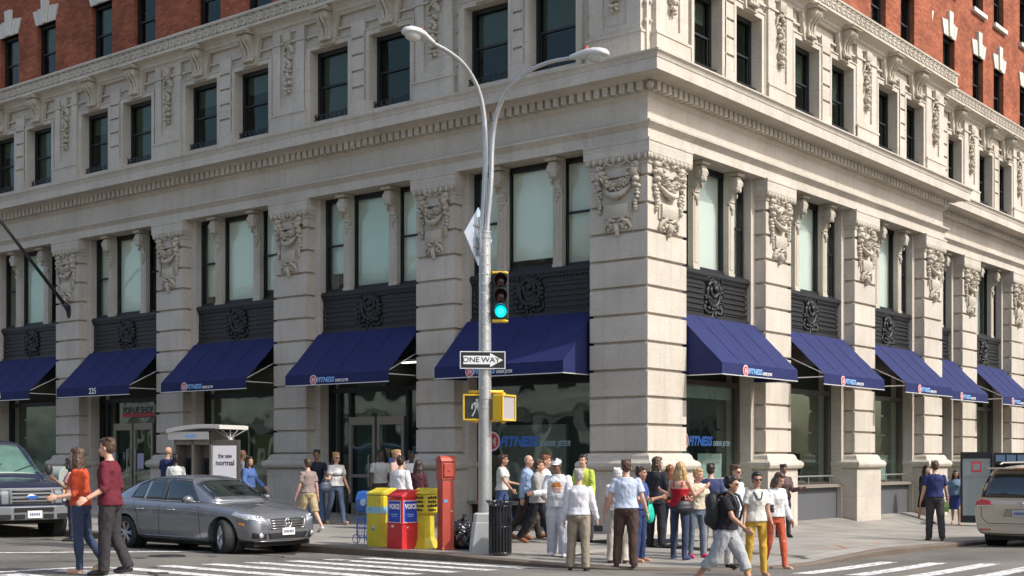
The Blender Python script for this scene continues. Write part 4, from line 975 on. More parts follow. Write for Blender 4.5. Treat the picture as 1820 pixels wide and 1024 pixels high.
for q,(rz,) in enumerate(((0,),(R(90),))):
    pe=link('poster',MB().box(-.17,.17,-.2085,-.2045,.48,.88).mesh('poster'),M_WHITE,e,rz=rz); link('poster_field',MB().box(-.16,.16,-.211,-.2085,.49,.87).mesh('poster_f'),M_PBL,pe)
    t=text('lettering','VOICE',.12,M_WHITE,pe,loc=(0,-.2135,.77),bold=.006,depth=.001,fill_w=.29)
    for k in range(2): link('small_text',MB().box(-.09+.02*k,.09-.02*k,-.213,-.2112,.625-k*.035,.637-k*.035).mesh('line'),M_LBLUE,pe)
e=nb(754,986,'yellow newspaper box on a flared pedestal, beside the red box',-38)
b=MB(); b.rloft(-.19,.19,-.17,.17,[(.62,-.03),(.66,0),(.98,0)]); b.prismx([(-.19,.985),(-.19,1.02),(.05,1.10),(.18,1.10),(.18,.985)],-.20,.20); o=b.obj('cabinet',M_NY,e,bevel=.015)
b=MB(); b.rloft(-.13,.13,-.13,.13,[(-.03,.10),(.0,.10),(.03,.07),(.2,.01),(.62,.0)]); b.obj('pedestal',M_NY,e,bevel=.01)
M_BT=flat('black_print',(.02,.02,.02),.5)
for rz,w_ in ((0,.172),(R(90),.192)):
    for k,(tx,z,sz) in enumerate((('BOOKS',.93,.055),('GUIDE',.83,.05),('MAGAZINE',.76,.05))) if False else (): pass
    for k in range(4):
        z=.93-.075*k; wv=[.13,.12,.14,.11][k]
        for q in range(4): link('print',MB().box(-wv+q*2*wv/4+.006,-wv+(q+1)*2*wv/4-.006,-w_-.004,-w_-.001,z-.022,z+.022 if (q+k)%2 else z+.012).mesh('print'),M_BT,o,rz=rz)
e=nb(678,982,'plain yellow newspaper box with a pale blue band, behind the red box',-44)
b=MB(); b.rloft(-.20,.20,-.2,.2,[(-.03,.0),(.95,.0)]); b.prismx([(-.21,.955),(-.21,1.0),(.05,1.09),(.2,1.09),(.2,.955)],-.21,.21); b.obj('cabinet',M_NY,e,bevel=.02)
b=MB(); b.box(-.206,.206,-.206,.206,.62,.74); b.obj('band',flat('pale_blue_band',(.25,.5,.6),.5),e)
e=nb(653,979,'blue wire newspaper rack with a blue plastic hood, at the left end of the row',-30)
b=MB(); 
for x in (-.15,.15):
    for y in (-.12,.12): b.tube([(x,y,0),(x,y,.95)],.010,6)
for z in (.12,.3,.48,.62): b.tube([(-.15,-.12,z),(.15,-.12,z),(.15,.12,z),(-.15,.12,z),(-.15,-.12,z)],.007,5)
for k in range(9): b.tube([(-.15+.0375*k,-.125,.12),(-.15+.0375*k,-.16,.30),(-.15+.0375*k,-.125,.5)],.005,5)
for x in (-.16,.16):
    b.tube([(x+.085*math.cos(2*math.pi*k/16),-.14,.10+.085*math.sin(2*math.pi*k/16)) for k in range(17)],.008,5)
b.obj('wire_frame',flat('blue_wire',(.05,.16,.5),.4,metal=.3),e)
b=MB(); b.prismx([(-.14,.62),(-.17,.85),(-.10,1.0),(.12,1.02),(.13,.62)],-.17,.17); o=b.obj('hood',M_NB,e,bevel=.02)
b=MB(); b.cyl((.02,-.175,.80),(.02,-.16,.80),.07,14); b.obj('sticker',flat('sticker_pale',(.45,.6,.7),.5),o)
# rubbish bags
M_BAG=flat('black_bin_bag',(.012,.012,.014),.18,bump=1.0,bs=9,spec=.9)
for k,(px,py,r,lab) in enumerate(((812,988,.17,'black rubbish bag lying nearest the red call box'),(829,989,.16,'black rubbish bag against the lamp base'),(822,984,.19,'black rubbish bag on top behind the other two'))):
    p,_=hit(px,py); b=MB(); rr=random.Random(k); seg,rn=28,18; rings=[]
    for i in range(rn+1):
        th=math.pi*i/rn; ring=[]
        for j in range(seg):
            a=2*math.pi*j/seg; q=1+.13*math.sin(5*a+3*th+k)+.09*math.sin(9*a-5*th)+.07*math.sin(13*th+a*4)+rr.uniform(-.04,.04)
            ring.append((r*q*math.sin(th)*math.cos(a),r*q*math.sin(th)*math.sin(a),max(0,r*.85*(1-math.cos(th)*q)*1.0)+(0)))
        rings.append(ring)
    b.loft(rings); b.tube([(0,0,r*1.55),(.02,.01,r*2.0),(.05,.0,r*2.25)],[.05,.02,.045],8)
    o=b.obj('rubbish_bag',M_BAG,loc=tuple(p+Vector((0,0,0 if k<2 else .14))),smooth=True); tag(o,lab,'rubbish bag','rubbish bags by the lamp base')
# grey relay mailbox
p,_=hit(107,931); e=empty('storage_mailbox',p,0,'grey-green mail storage box with a rounded top, behind the blue van','mailbox'); 
b=MB(); pr=[(-.27,-.05),(-.27,1.13)]+[(.27*-math.cos(a),1.13+.27*math.sin(a)) for a in frange(0,math.pi,14)]+[(.27,1.13),(.27,-.05)]
b.prismx([(y,z) for y,z in pr[:]],-.26,.26); o=b.obj('body',flat('mailbox_green_grey',(.33,.37,.33),.45,var=.1),e,bevel=.01); e.rotation_euler.z=R(8)
b=MB(); b.box(-.2,.2,-.285,-.271,.35,1.1); b.cyl((.15,-.3,.8),(.15,-.285,.8),.02,8); b.obj('door',MATS['mailbox_green_grey'],e,bevel=.005)
# payphone kiosk
p,_=hit(375,932); e=empty('payphone_kiosk',p,0,'double payphone kiosk with a curved white roof and a white advert panel','payphone kiosk'); e.rotation_euler.z=R(14)
M_KG=flat('kiosk_grey_metal',(.26,.24,.21),.45,metal=.4,var=.1); M_KW=flat('kiosk_roof_white',(.62,.60,.54),.5)
b=MB(); b.box(-.78,.30,-.36,.36,0,.2); b.box(-.78,-.72,-.38,.38,.2,1.98); b.box(.24,.30,-.38,.38,.2,1.98); b.box(-.27,-.21,-.38,.38,.2,1.98); b.box(-.72,.24,.0,.06,.2,1.95); b.box(-.78,.30,-.38,.38,1.86,1.98); b.obj('cabinet',M_KG,e,bevel=.006)
for x in (-.5,.01):
    b=MB(); b.box(x-.13,x+.13,-.12,-.01,1.0,1.55); b.box(x-.11,x-.05,-.16,-.12,1.15,1.45); b.box(x,x+.1,-.135,-.12,1.25,1.4); b.obj('telephone',M_BLACK,e,bevel=.005)
b=MB(); R2=[]
for k in range(11):
    x=-.86+1.52*k/10; z=2.07+.17*math.sin(math.pi*(.12+.55*k/10)); R2.append([(x,-.55,z),(x,.55,z),(x,.55,z+.09),(x,-.55,z+.09)])
b.loft(R2); b.box(-.85,.3,-.50,-.47,1.98,2.16); b.box(-.85,.3,.47,.5,1.98,2.16); o=b.obj('roof',M_KW,e,bevel=.004)
link('roof_lettering',MB().box(-.35,-.05,-.505,-.501,2.03,2.09).mesh('roof_lettering'),M_LBLUE,o)
b=MB()
for a in (-.3,-.15,0,.15,.3): b.tube([(.55,0,2.0),(.55+a*1.2,-.0+a*.3,2.2)],.012,6)
b.cyl((.55,0,1.9),(.55,0,2.02),.06,10); b.obj('roof_strut',M_ROD,e)
ad=empty('advert_panel',(.56,-.22,0)); ad.parent=e; ad.rotation_euler.z=R(16)
b=MB(); b.box(-.33,.36,-.06,.06,.15,1.97); b.obj('frame',flat('kiosk_bronze',(.15,.13,.11),.4,metal=.5),ad,bevel=.008)
b=MB(); b.box(-.27,.30,-.066,-.0605,.45,1.84); pp=b.obj('poster',flat('poster_white',(.74,.73,.74),.35),ad)
text('poster_lettering','the new',.16,M_BT,ad,loc=(.03,-.0685,1.60),bold=.002,depth=.001,fill_w=.34); text('poster_lettering','normal',.18,M_BT,ad,loc=(.03,-.0685,1.44),bold=.003,depth=.001,fill_w=.44)
cols=[(.25,.12,.08),(.05,.25,.18),(.5,.35,.12),(.35,.3,.12),(.55,.25,.2),(.05,.3,.45),(.5,.45,.4)]
b=MB()
for k,cc in enumerate(cols):
    x=-.21+.08*k; z=.78+.03*((k*5)%3); bb=MB(); bb.box(x-.04,x+.035,-.0685,-.0662,.5,z+.02); bb.ell((x,-.067,z+.07),(.03,.002,.04),8,5); bb.obj('poster_figure',flat('fig%d'%k,cc,.6),ad)
# right-hand kiosk
p=Vector((2.15,13.4,0)); p.z=ground(p.x,p.y); e=empty('payphone_kiosk',p,0,'black-framed payphone kiosk with a pale SPOTTED advert, beyond the minivan','payphone kiosk'); e.rotation_euler.z=R(20)
b=MB(); b.box(-.42,-.36,-.04,.04,.1,2.06); b.box(.36,.42,-.04,.04,.1,2.06); b.box(-.36,.36,-.04,.04,1.88,2.06); b.box(-.36,.36,-.04,.04,.1,.3); b.obj('frame',M_BLACK,e,bevel=.005)
b=MB(); b.box(-.36,.36,-.03,-.02,.3,1.88); b.obj('poster',flat('poster_pale_grey',(.24,.28,.275),.5,var=.1),e)
b=MB(); b.box(-.13,.13,-.033,-.031,1.5,1.8); b.obj('poster_emblem',M_RED,e); b=MB(); b.box(-.09,.09,-.035,-.0335,1.56,1.74); b.obj('poster_emblem_disc',flat('poster_pale_grey',(.5,.5,.5)),e); text('poster_lettering','SPOTTED',.12,flat('print_grey',(.2,.22,.24),.5),e,loc=(0,-.034,1.36),fill_w=.6,depth=.001)
b=MB(); b.box(.44,1.35,-.1,.7,1.72,2.04); o=b.obj('hood',M_BLACK,e,bevel=.01)
b=MB(); b.box(.44,.50,-.1,.7,.3,1.72); b.box(.88,.92,-.1,.7,.9,1.72); b.box(1.3,1.35,-.1,.7,.3,1.72); b.box(.5,1.3,.3,.35,.8,1.72); b.obj('cabinet',M_BLACK,e)
for x in (.70,1.1): MB().box(x-.1,x+.1,.2,.3,1.1,1.5).obj('telephone',M_KG,e,bevel=.01)
b=MB(); 
for k in range(3): b.box(.5+.28*k,.74+.28*k,-.105,-.1,1.8,1.98)
b.obj('hood_panel',flat('hood_blue_grey',(.12,.2,.3),.3),e)
# flagpole
pm=Vector((-20.95,0,6.15)); pe_=plane_pt(-40,340,(-20.95,0),(0,-1)); e=empty('flagpole',pm,0,'dark bare flagpole slanting up from a pier at the left edge','flagpole')
d=pe_-pm; MB().tube([(0,0,0),tuple(d*.5),tuple(d*1.1)],[.055,.05,.035],12).obj('pole',flat('flagpole_dark',(.02,.022,.028),.4),e,smooth=True)
b=MB(); b.ell((0,.0,-.05),(.12,.05,.22),12,8); b.tube([(0,0,0),tuple(d*.06)],[.09,.075],12); b.tube([(0,-.03,-.2),tuple(d*.05)],[.02,.02],6); b.obj('socket',MATS['flagpole_dark'],e,smooth=True)
# pop-up shop sign
c=Vector(LW(18.1,-.50,3.02)); e=empty('shop_sign',c,0,'POP-UP SHOP sign board above the door marked 225','sign')
b=MB(); b.box(-.78,.78,-.03,.03,-.19,.17); b.obj('board',flat('sign_grey_green',(.30,.36,.33),.5,var=.1),e); b=MB(); b.box(-.78,.78,-.034,-.031,-.19,-.06); b.obj('lower_band',flat('sign_red_band',(.40,.04,.05),.5),e)
text('lettering','POP-UP SHOP',.26,M_BT,e,loc=(0,-.04,.0),bold=.006,depth=.002,fill_w=1.46)
def patchsheet(name,pts,mat,zo=.005,onroad=False,kind='structure'):
    b=MB(); 
    for (x0,y0,x1,y1,w_) in pts:
        p,q=Vector((x0,y0)),Vector((x1,y1)); d=(q-p).normalized(); nn=Vector((-d.y,d.x))*w_/2; vs=[]
        for i in range(5):
            c=p+(q-p)*i/4
            for s in (1,-1): v=c+nn*s; vs.append((v.x,v.y,(zr_ if onroad else zs_)(v.x,v.y)+zo))
        b.add(vs,[(2*i,2*i+1,2*i+3,2*i+2) for i in range(4)])
    return tag(link(name,b.mesh(name,fix=False),mat),kind=kind)
patchsheet('utility_paint_marks',[(4.1,-.9,4.6,-.3,.05),(4.5,-.2,3.9,.5,.05),(4.4,1.6,4.0,2.3,.05),(3.8,1.2,4.3,1.3,.05),(4.5,3.0,4.1,3.2,.06)],flat('orange_spray',(.5,.22,.12),.8,var=.4,vs=12))
def disc(name,x,y,r,mat,label,cat,road):
    z=(zr_ if road else zs_)(x,y); b=MB(); b.cyl((0,0,-.03),(0,0,.006),r,32); b.tube([((r-.02)*math.cos(2*math.pi*k/32),(r-.02)*math.sin(2*math.pi*k/32),.008) for k in range(33)],.008,5)
    for i in range(-4,5):
        for j in range(-4,5):
            if math.hypot(i,j)*r/5<r*.8: b.box(i*r/5-.02,i*r/5+.02,j*r/5-.02,j*r/5+.02,.006,.011)
    tag(b.obj(name,mat,loc=(x,y,z)),label,cat)
M_MH=flat('manhole_iron',(.05,.048,.045),.5,metal=.5,var=.3,vs=10)
disc('manhole_cover',-3.9,-9.2,.33,M_MH,'round iron manhole cover in the road between the crossing couple and the car','manhole cover',True)
rq=random.Random(21); b=MB()
for i in range(140):
    a=rq.uniform(-18,6); x=a; y=rq.uniform(-6.5,-6.1) if rq.random()<.5 else rq.uniform(-12,-1)
    if x>4.4: continue
    z=ground(x,y)+.004; s=rq.uniform(.008,.028); t=rq.uniform(0,3.1)
    b.add([(x+s*math.cos(t+q),y+s*.7*math.sin(t+q),z+(.004 if q>2 else 0)) for q in (0,1.5,3.1,4.6)],[(0,1,2,3)])
tag(link('street_litter',b.mesh('litter',fix=False),flat('litter_paper',(.5,.46,.38),.8,var=.4)),kind='stuff')
M_PATCH=flat('asphalt_patch',(.060,.058,.055),.85,var=.3,vs=6,bump=.5,bs=60)
patchsheet('asphalt_patch',[(-9.5,-8.4,-6.0,-8.2,1.0),(9.2,3,9.3,8,1.1),(2.6,-10.6,3.9,-11.2,.9),(-12.5,-11,-10.5,-11.1,1.4)],M_PATCH,.003,True)
b=MB(); rq=random.Random(5)
for k in range(16):
    p=Vector((rq.uniform(-16,5),rq.uniform(-12,-6.6))); a=rq.uniform(-.5,.5)+(1.57 if rq.random()<.4 else 0); L_=rq.uniform(.6,2.4)
    for i in range(8):
        q=p+Vector((math.cos(a),math.sin(a)))*L_/8; n=Vector((-math.sin(a),math.cos(a)))*.018; a+=rq.uniform(-.5,.5)
        b.add([(*(p+n),zr_(p.x,p.y)+.0035),(*(p-n),zr_(p.x,p.y)+.0035),(*(q-n),zr_(q.x,q.y)+.0035),(*(q+n),zr_(q.x,q.y)+.0035)],[(0,1,2,3)]); p=q
tag(link('road_cracks',b.mesh('cracks',fix=False),flat('tar_black',(.02,.02,.02),.5)),kind='structure')

# stickers and scuffs on the street furniture
sr=random.Random(9); SC_=[(.6,.6,.55),(.1,.1,.12),(.5,.1,.08),(.1,.3,.5),(.55,.5,.15)]
for o in [x for x in bpy.data.objects if x.get('category') in('newspaper box','call box')]:
    for k in range(3):
        z=sr.uniform(.3,.85 if o.get('category')!='call box' else 1.1); w_=.2085 if o.get('category')!='call box' else .118
        if 'pedestal' in o['label'] or 'wire' in o['label']: continue
        x=sr.uniform(-.08,.08); s=sr.uniform(.018,.035); b=MB(); b.box(x-s,x+s,-w_-.003,-w_-.0005,z-s*.7,z+s*.7)
        if 'red newspaper' in o['label'] and z>.42: continue
        b.obj('sticker',flat('sticker%d'%(k+sr.randint(0,2)),SC_[sr.randint(0,4)],.6,var=.3,vs=20),o,rot=(0,0,sr.choice([0,R(90)])))
b=MB(); rq=random.Random(31)
for k in range(26):
    x,y=rq.uniform(-15,6),rq.uniform(-12.5,-6.6); r=rq.uniform(.08,.32); n=14
    b.add([(x+r*(1+.35*math.sin(3*a+k))*math.cos(a),y+r*.7*(1+.3*math.sin(2*a+k*2))*math.sin(a),zr_(x,y)+.0045) for a in [2*math.pi*i/n for i in range(n)]],[tuple(range(n))])
tag(link('oil_stains',b.mesh('stains',fix=False),flat('oil_stain',(.05,.047,.043),.5,var=.3)),kind='structure')
# ------------------------------------------------------------------ people
from mathutils import noise as MN
def remesh_obj(name,mb,vox,mat,parent,smooth_it=2,dec=None,fold=None):
    me=mb.mesh(name+'_src'); o=bpy.data.objects.new('tmp',me); COL.objects.link(o)
    r=o.modifiers.new('r','REMESH'); r.mode='VOXEL'; r.voxel_size=vox; r.use_smooth_shade=True
    if smooth_it: s=o.modifiers.new('s','SMOOTH'); s.factor=.5; s.iterations=smooth_it
    dg=bpy.context.evaluated_depsgraph_get(); dg.update()
    m2=bpy.data.meshes.new_from_object(o.evaluated_get(dg)); COL.objects.unlink(o); bpy.data.objects.remove(o); bpy.data.meshes.remove(me)
    if fold:
        amp,fx,fz,seed=fold; so=Vector((seed*3.1,seed*1.7,seed*.9)); cs=[(v.co.copy(),v.normal.copy()) for v in m2.vertices]
        for v,(c,n) in zip(m2.vertices,cs):
            q=Vector((c.x*fx,c.y*fx,(c.z+.35*c.y*(1 if seed%2 else -1))*fz))+so; a=MN.noise(q); b=MN.noise(q*2.3)
            v.co=c+n*amp*((1-2.6*abs(a))*.8+.45*b)
    m2.name=name; m2.materials.clear(); m2.materials.append(mat); m2.shade_smooth()
    return link(name,m2,None,parent)
def cloth(name,c,var=.12):
    return flat('cloth_'+name,c,.85,bump=1.0,bs=5.5,var=var,vs=9,spec=.2)
SKIN={'l':flat('skin_light',(.56,.32,.22),.5,var=.08,vs=8),'t':flat('skin_tan',(.45,.24,.145),.5,var=.08,vs=8),'m':flat('skin_brown',(.20,.10,.06),.5,var=.08),'d':flat('skin_dark',(.075,.04,.027),.45,var=.08)}
HAIR={'black':flat('hair_black',(.012,.010,.009),.4,bump=.8,bs=40),'brown':flat('hair_brown',(.07,.036,.018),.4,bump=.8,bs=40,var=.3,vs=20),'dkbrown':flat('hair_dark_brown',(.03,.017,.010),.4,bump=.8,bs=40),
 'blond':flat('hair_blond',(.42,.27,.11),.4,bump=.8,bs=40,var=.3,vs=20),'red':flat('hair_auburn',(.20,.07,.025),.4,bump=.8,bs=40,var=.3,vs=20),'grey':flat('hair_grey',(.36,.34,.31),.5,bump=.8,bs=40,var=.2),'white':flat('hair_white',(.6,.58,.55),.5,bump=.6,bs=40)}
M_EYE=flat('eye_dark',(.015,.012,.010),.2); M_LIP=flat('lip',(.33,.10,.08),.45); M_SGL=flat('sunglasses',(.01,.01,.012),.12,coat=.5)
M_SHOE={'black':flat('shoe_black',(.015,.015,.016),.35),'brown':flat('shoe_brown',(.24,.085,.03),.4),'white':flat('shoe_white',(.7,.7,.68),.5),'tan':flat('shoe_tan',(.5,.3,.18),.5),'navy':flat('shoe_navy',(.03,.05,.14),.5),'pink':flat('shoe_pink',(.6,.04,.13),.5),'dkbrown':flat('shoe_dkbrown',(.05,.03,.02),.4)}
def V(*a): return Vector(a)
def rotY(v,a): return Matrix.Rotation(a,3,'Y')@v
def person(px,fy,ty,face,label,top=None,topc='w',sleeve='short',bot='long',botc='k',hair='short',hairc='brown',skin='l',shoe='black',
           legs=((0,2,4),(0,2,4)),arms=((5,8,12,0),(5,8,12,0)),head=(0,0),lean=2,jacket=False,glasses=False,build=1.0,female=False,bag=None,cap=None,group=None,grp='pedestrians at the corner',
           Hov=None,hem=0.0,pos=None,flat_shoe=True,collar=None):
    # legs: (thigh forward deg, knee flex deg, out deg) for left(+y), right(-y); arms: (forward, out, elbow flex, inward twist)
    if pos is None: p,t=hit(px,fy)
    else: p=Vector(pos); p.z=ground(p.x,p.y); t=(p.xy-Vector((CAM.x,CAM.y))).dot(FW)
    H=Hov or (fy-ty)*t/FPX*1.01; k=H/1.75; hd=R(-51.46+face)
    root=empty('person',p,hd,label,'person',grp); K=k*1.0
    B=build; f=.93 if female else 1.0; hipw=.088*(1.04 if female else 1)
    pel=V(0,0,.93); ln=R(lean); up=V(math.sin(ln),0,math.cos(ln))
    def T(h): return pel+up*(h-.93)      # point on the spine at standing height h
    shw=(.168 if not female else .146)*min(B,1.1); sh=[T(1.392)+V(0,s*shw,0) for s in (1,-1)]
    # legs
    L=[]
    for i,s in enumerate((1,-1)):
        a,b,o=[R(q) for q in legs[i]]; hip=V(0,s*hipw,.92); th=V(math.sin(a),s*math.sin(o),-math.cos(a)).normalized()*.425; kn=hip+th
        c=a-b; sh_=V(math.sin(c),s*math.sin(o)*.5,-math.cos(c)).normalized()*.415; an=kn+sh_
        # foot direction
        fd=V(math.cos(min(0,c)*.9 if c<-.35 else 0),0,math.sin(c+.35) if c<-.35 else 0).normalized()
        if c>.2: fd=V(math.cos(.25),0,math.sin(.25))
        fd=Matrix.Rotation(s*R(9),3,'Z')@fd
        L.append((hip,kn,an,fd))
    A=[]
    for i,s in enumerate((1,-1)):
        fw,out,el,tw=[R(q) for q in arms[i]]
        d=V(math.sin(fw)*math.cos(out),s*math.sin(out),-math.cos(fw)*math.cos(out)); d=rotY(d,-ln*.5) if False else d
        e=sh[i]+d*.285
        # elbow flex: rotate direction forward/up about the lateral axis, then twist inward
        ax=V(0,-1,0); ax=Matrix.Rotation(-s*tw,3,d)@ax; d2=Matrix.Rotation(el,3,ax)@d; w_=e+d2*.25
        A.append((sh[i],e,w_,d2))
    low=min(min(an.z-.075,an.z-.075+fd.z*.17) for _,_,an,fd in L); dz=-low
    def P(v): return (v.x*K,v.y*K,(v.z+dz)*K)
    def tube(mb,pts,rs,n=10): mb.tube([P(q) for q in pts],[r*K for r in rs],n)
    def el(mb,c,r,rot=None,seg=10,rg=7): mb.ell(P(c),tuple(x*K for x in r),seg,rg,rot=rot)
    def ringloft(mb,rows,n=16,ex=0):
        rg=[]
        for h,w_,d_,xo in rows:
            c=T(h); rg.append([P(c+V(xo+ (d_+ex)*math.cos(2*math.pi*j/n),(w_+ex)*math.sin(2*math.pi*j/n),0)) for j in range(n)])
        mb.loft(rg)
    wst=.138*f*B; hw=(.175 if female else .168)*B; 
    torso=[(.86,.13,.10,0),(.92,hw,.118*B,-.012),(1.0,hw*.97,.112*B,-.005),(1.09,wst,.098*B+(B-1)*.10,.004+(B-1)*.1),(1.18,wst*1.05,.103*B+(B-1)*.06,.006),(1.28,.158*f*B,.118*B,.008),(1.35,.163*f*B,.115*B,.0),(1.40,.148*f*min(B,1.1),.092,-.008),(1.435,.105,.068,-.012),(1.465,.07,.056,-.010),(1.49,.05,.05,-.008)]
    if female: torso[5]=(1.27,.152*B,.128*B,.022)
    body=MB(); ringloft(body,torso)
    yaw,pitch=R(head[0]),R(head[1]); hm=Matrix.Rotation(yaw,3,'Z')@Matrix.Rotation(pitch,3,'Y'); nb_=T(1.47); hc=nb_+V(.012,0,0)+hm@V(.02,0,.155)
    tube(body,[T(1.43),T(1.49),hc+hm@V(-.012,0,-.06)],[.058*f,.052*f,.052*f],12)
    def hl(mb,c,r,extra=None,seg=12,rg=9): mb.ell(P(hc+hm@V(*c)),tuple(x*K for x in r),seg,rg,rot=hm if extra is None else hm@extra)
    hl(body,(-.012,0,.03),(.094,.076,.093)); hl(body,(.018,0,-.035),(.068,.060,.085)); hl(body,(.052,0,-.092),(.026,.028,.022)); hl(body,(.092,0,-.022),(.018,.013,.026),Matrix.Rotation(R(-20),3,'Y'),8,6)
    hl(body,(.074,0,.018),(.014,.045,.012),None,8,6)
    for s in (1,-1): hl(body,(-.008,s*.076,-.012),(.017,.010,.030),None,8,6); hl(body,(.062,s*.034,-.035),(.02,.02,.022),None,8,6)
    for (hip,kn,an,fd) in L:
        tube(body,[hip+V(0,0,.03),hip*.6+kn*.4,kn*.9+hip*.1,kn,kn*.72+an*.28,kn*.35+an*.65,an],[.078*B,.072*B,.054,.053,.054,.040,.034],10)
        el(body,kn+V(.012,0,0),(.05,.048,.055)); el(body,an+V(-.018,0,-.03),(.035,.033,.04)); tube(body,[an+V(0,0,-.025),an+fd*.07+V(0,0,-.042),an+fd*.15+V(0,0,-.055),an+fd*.185+V(0,0,-.058)],[.036,.038,.036,.02],8)
    for i,(s0,e,w_,d2) in enumerate(A):
        s=1 if i==0 else -1; ar=.9 if female else 1
        tube(body,[s0*.97+T(1.40)*.03,s0*.7+e*.3,e*.92+s0*.08,e,e*.7+w_*.3,w_],[.050*ar,.046*ar,.039*ar,.038*ar,.038*ar,.026*ar],10); el(body,s0,(.055,.055,.055)*1)
        # hand: palm, four bent fingers, thumb
        side=V(0,s,0); pn=(side-d2*side.dot(d2)); pn=pn.normalized() if pn.length>.1 else V(1,0,0)   # back of the hand faces outward
        fwd=d2.cross(pn).normalized(); fwd=fwd if fwd.x>0 else -fwd
        c=w_+d2*.045; m3=Matrix((fwd,pn,d2)).transposed(); el(body,c,(.040,.017,.055),rot=m3,seg=8,rg=6)
        for q,(off,ln_) in enumerate(((.030,.068),(.010,.078),(-.011,.072),(-.030,.055))):
            b0=w_+d2*.085+fwd*off; b1=b0+(d2*.9-pn*.25).normalized()*ln_*.55; b2=b1+(d2*.55-pn*.8).normalized()*ln_*.5
            tube(body,[b0-d2*.02,b0,b1,b2],[.0105,.0105,.0095,.0075],6)
        t0=w_+d2*.03+fwd*.032; tube(body,[t0,t0+(d2*.7+fwd*.7).normalized()*.03,t0+(d2*.9+fwd*.35-pn*.3).normalized()*.065],[.013,.0115,.009],6)
    remesh_obj('body',body,.0092,SKIN[skin],root,1)
    # face details
    e_=MB(); 
    for s in (1,-1): hl(e_,(.081,s*.031,.000),(.006,.011,.0055),None,8,5)
    if glasses:
        g=MB()
        for s in (1,-1): hl(g,(.086,s*.033,-.003),(.010,.030,.020),None,10,6); g.tube([P(hc+hm@V(.078,s*.062,.003)),P(hc+hm@V(-.01,s*.084,.003))],.004*K,5)
        g.tube([P(hc+hm@V(.092,-.012,.002)),P(hc+hm@V(.092,.012,.002))],.004*K,5); g.obj('sunglasses',M_SGL,root,smooth=True)
    else: e_.obj('eyes',M_EYE,root,smooth=True)
    m_=MB(); hl(m_,(.084,0,-.066),(.006,.022,.006),None,8,5); m_.obj('mouth',M_LIP,root,smooth=True)
    hmat=HAIR[hairc]
    if not glasses:
        br=MB()
        for s in (1,-1): br.tube([P(hc+hm@V(.087,s*.014,.022)),P(hc+hm@V(.086,s*.032,.028)),P(hc+hm@V(.076,s*.052,.022))],.004*K,5)
        br.obj('eyebrows',hmat,root)
    # hair: shell over the skull + locks
    if hair!='bald':
        h=MB(); rr=random.Random(int(px)*7+3)
        hl(h,(-.028,0,.045),(.096,.084,.088)); hl(h,(-.05,0,.0),(.066,.078,.075)); hl(h,(.01,0,.085),(.075,.066,.042))
        if hair=='short':
            for q in range(16): a=rr.uniform(-1.7,1.7); hl(h,(.02-.05*abs(a),.06*math.sin(a),.10+rr.uniform(-.01,.02)),(.035,.022,.018),Matrix.Rotation(rr.uniform(-.6,.6),3,'X'),6,5)
        if hair in('long','pony','wavy','bob'):
            hl(h,(-.05,0,-.03),(.055,.078,.09)); n=26 if hair!='pony' else 6; ln_={'long':.30,'wavy':.27,'bob':.14,'pony':.05}[hair]
            for q in range(n):
                a=math.pi*(.32+1.36*q/(n-1)); y,x=.082*math.sin(a),.070*math.cos(a)-.02; wv=.018 if hair!='wavy' else .035
                pts=[hc+hm@V(x,y,.02)]
                for z in (.3,.6,1.0): pts.append(hc+hm@V(x*1.05-.02*z,y*(1.12+.1*z)+rr.uniform(-wv,wv),-.01-ln_*z+rr.uniform(-.02,.02)))
                tube(h,pts,[.020,.024,.022,.008],6)
            if hair=='pony': tube(h,[hc+hm@V(-.10,0,.05),hc+hm@V(-.16,0,.02),hc+hm@V(-.15,.01,-.10),hc+hm@V(-.12,.01,-.20)],[.022,.03,.028,.01],8)
        if hair=='bun': hl(h,(-.11,0,.07),(.045,.045,.045))
        if hair=='fringe': hl(h,(.0,0,.07),(.085,.080,.06))
        remesh_obj('hair',h,.0085 if hair in('long','wavy','bob','pony') else .009,hmat,root,0,fold=(.0075,26,11,int(px)%11))
    if cap:
        c_=MB(); hl(c_,(-.005,0,.062),(.103,.088,.070),None,16,10); c_.loft([[P(hc+hm@V(.02+ (.145)*math.cos(a)*(1 if True else 1),.078*math.sin(a),zz-.03*abs(math.sin(a)))) for a in [(-.5+k_/10)*math.pi for k_ in range(11)]] for zz in (.052,.058)],True,closed=True)
        c_.obj('cap',cloth('cap_'+cap,{'white':(.75,.75,.74),'pale':(.7,.68,.6)}[cap],.03),root,smooth=True)
    # shirt / jacket
    if top:
        tm=top if not isinstance(top,tuple) else cloth('top_%d_%d'%(px,ty),top); s_=MB(); ex=.019 if not jacket else .028
        zb=(.965 if not female else .95)-hem; rows=[(h_,w_,d_,x_) for h_,w_,d_,x_ in torso if h_>.95 and h_<1.44]
        w0=rows[0][1]; rows=[(zb,max(w0,hw)*1.04,.132*B,-.004)]+([(1.0,hw*.99,.118*B,-.002)])+rows[1:]
        if sleeve=='strap': rows=[r for r in rows if r[0]<1.33]
        else: rows=rows+[(1.46,.078,.060,-.010)]
        if not jacket and sleeve!='strap': rows=[(h_,w_+(.006 if 1.02<h_<1.25 else 0),d_+(.006 if 1.02<h_<1.25 else 0),x_) for h_,w_,d_,x_ in rows]
        rg=[]; n=20; pr=random.Random(int(px)); ph=pr.uniform(0,6)
        for h_,w_,d_,x_ in rows:
            c=T(h_); rg.append([P(c+V(x_+(d_+ex+.004*math.sin(5*a+ph+h_*22))*math.cos(a),(w_+ex+.004*math.sin(4*a+h_*17))*math.sin(a),0)) for a in [2*math.pi*j/n for j in range(n)]])
        s_.loft(rg)
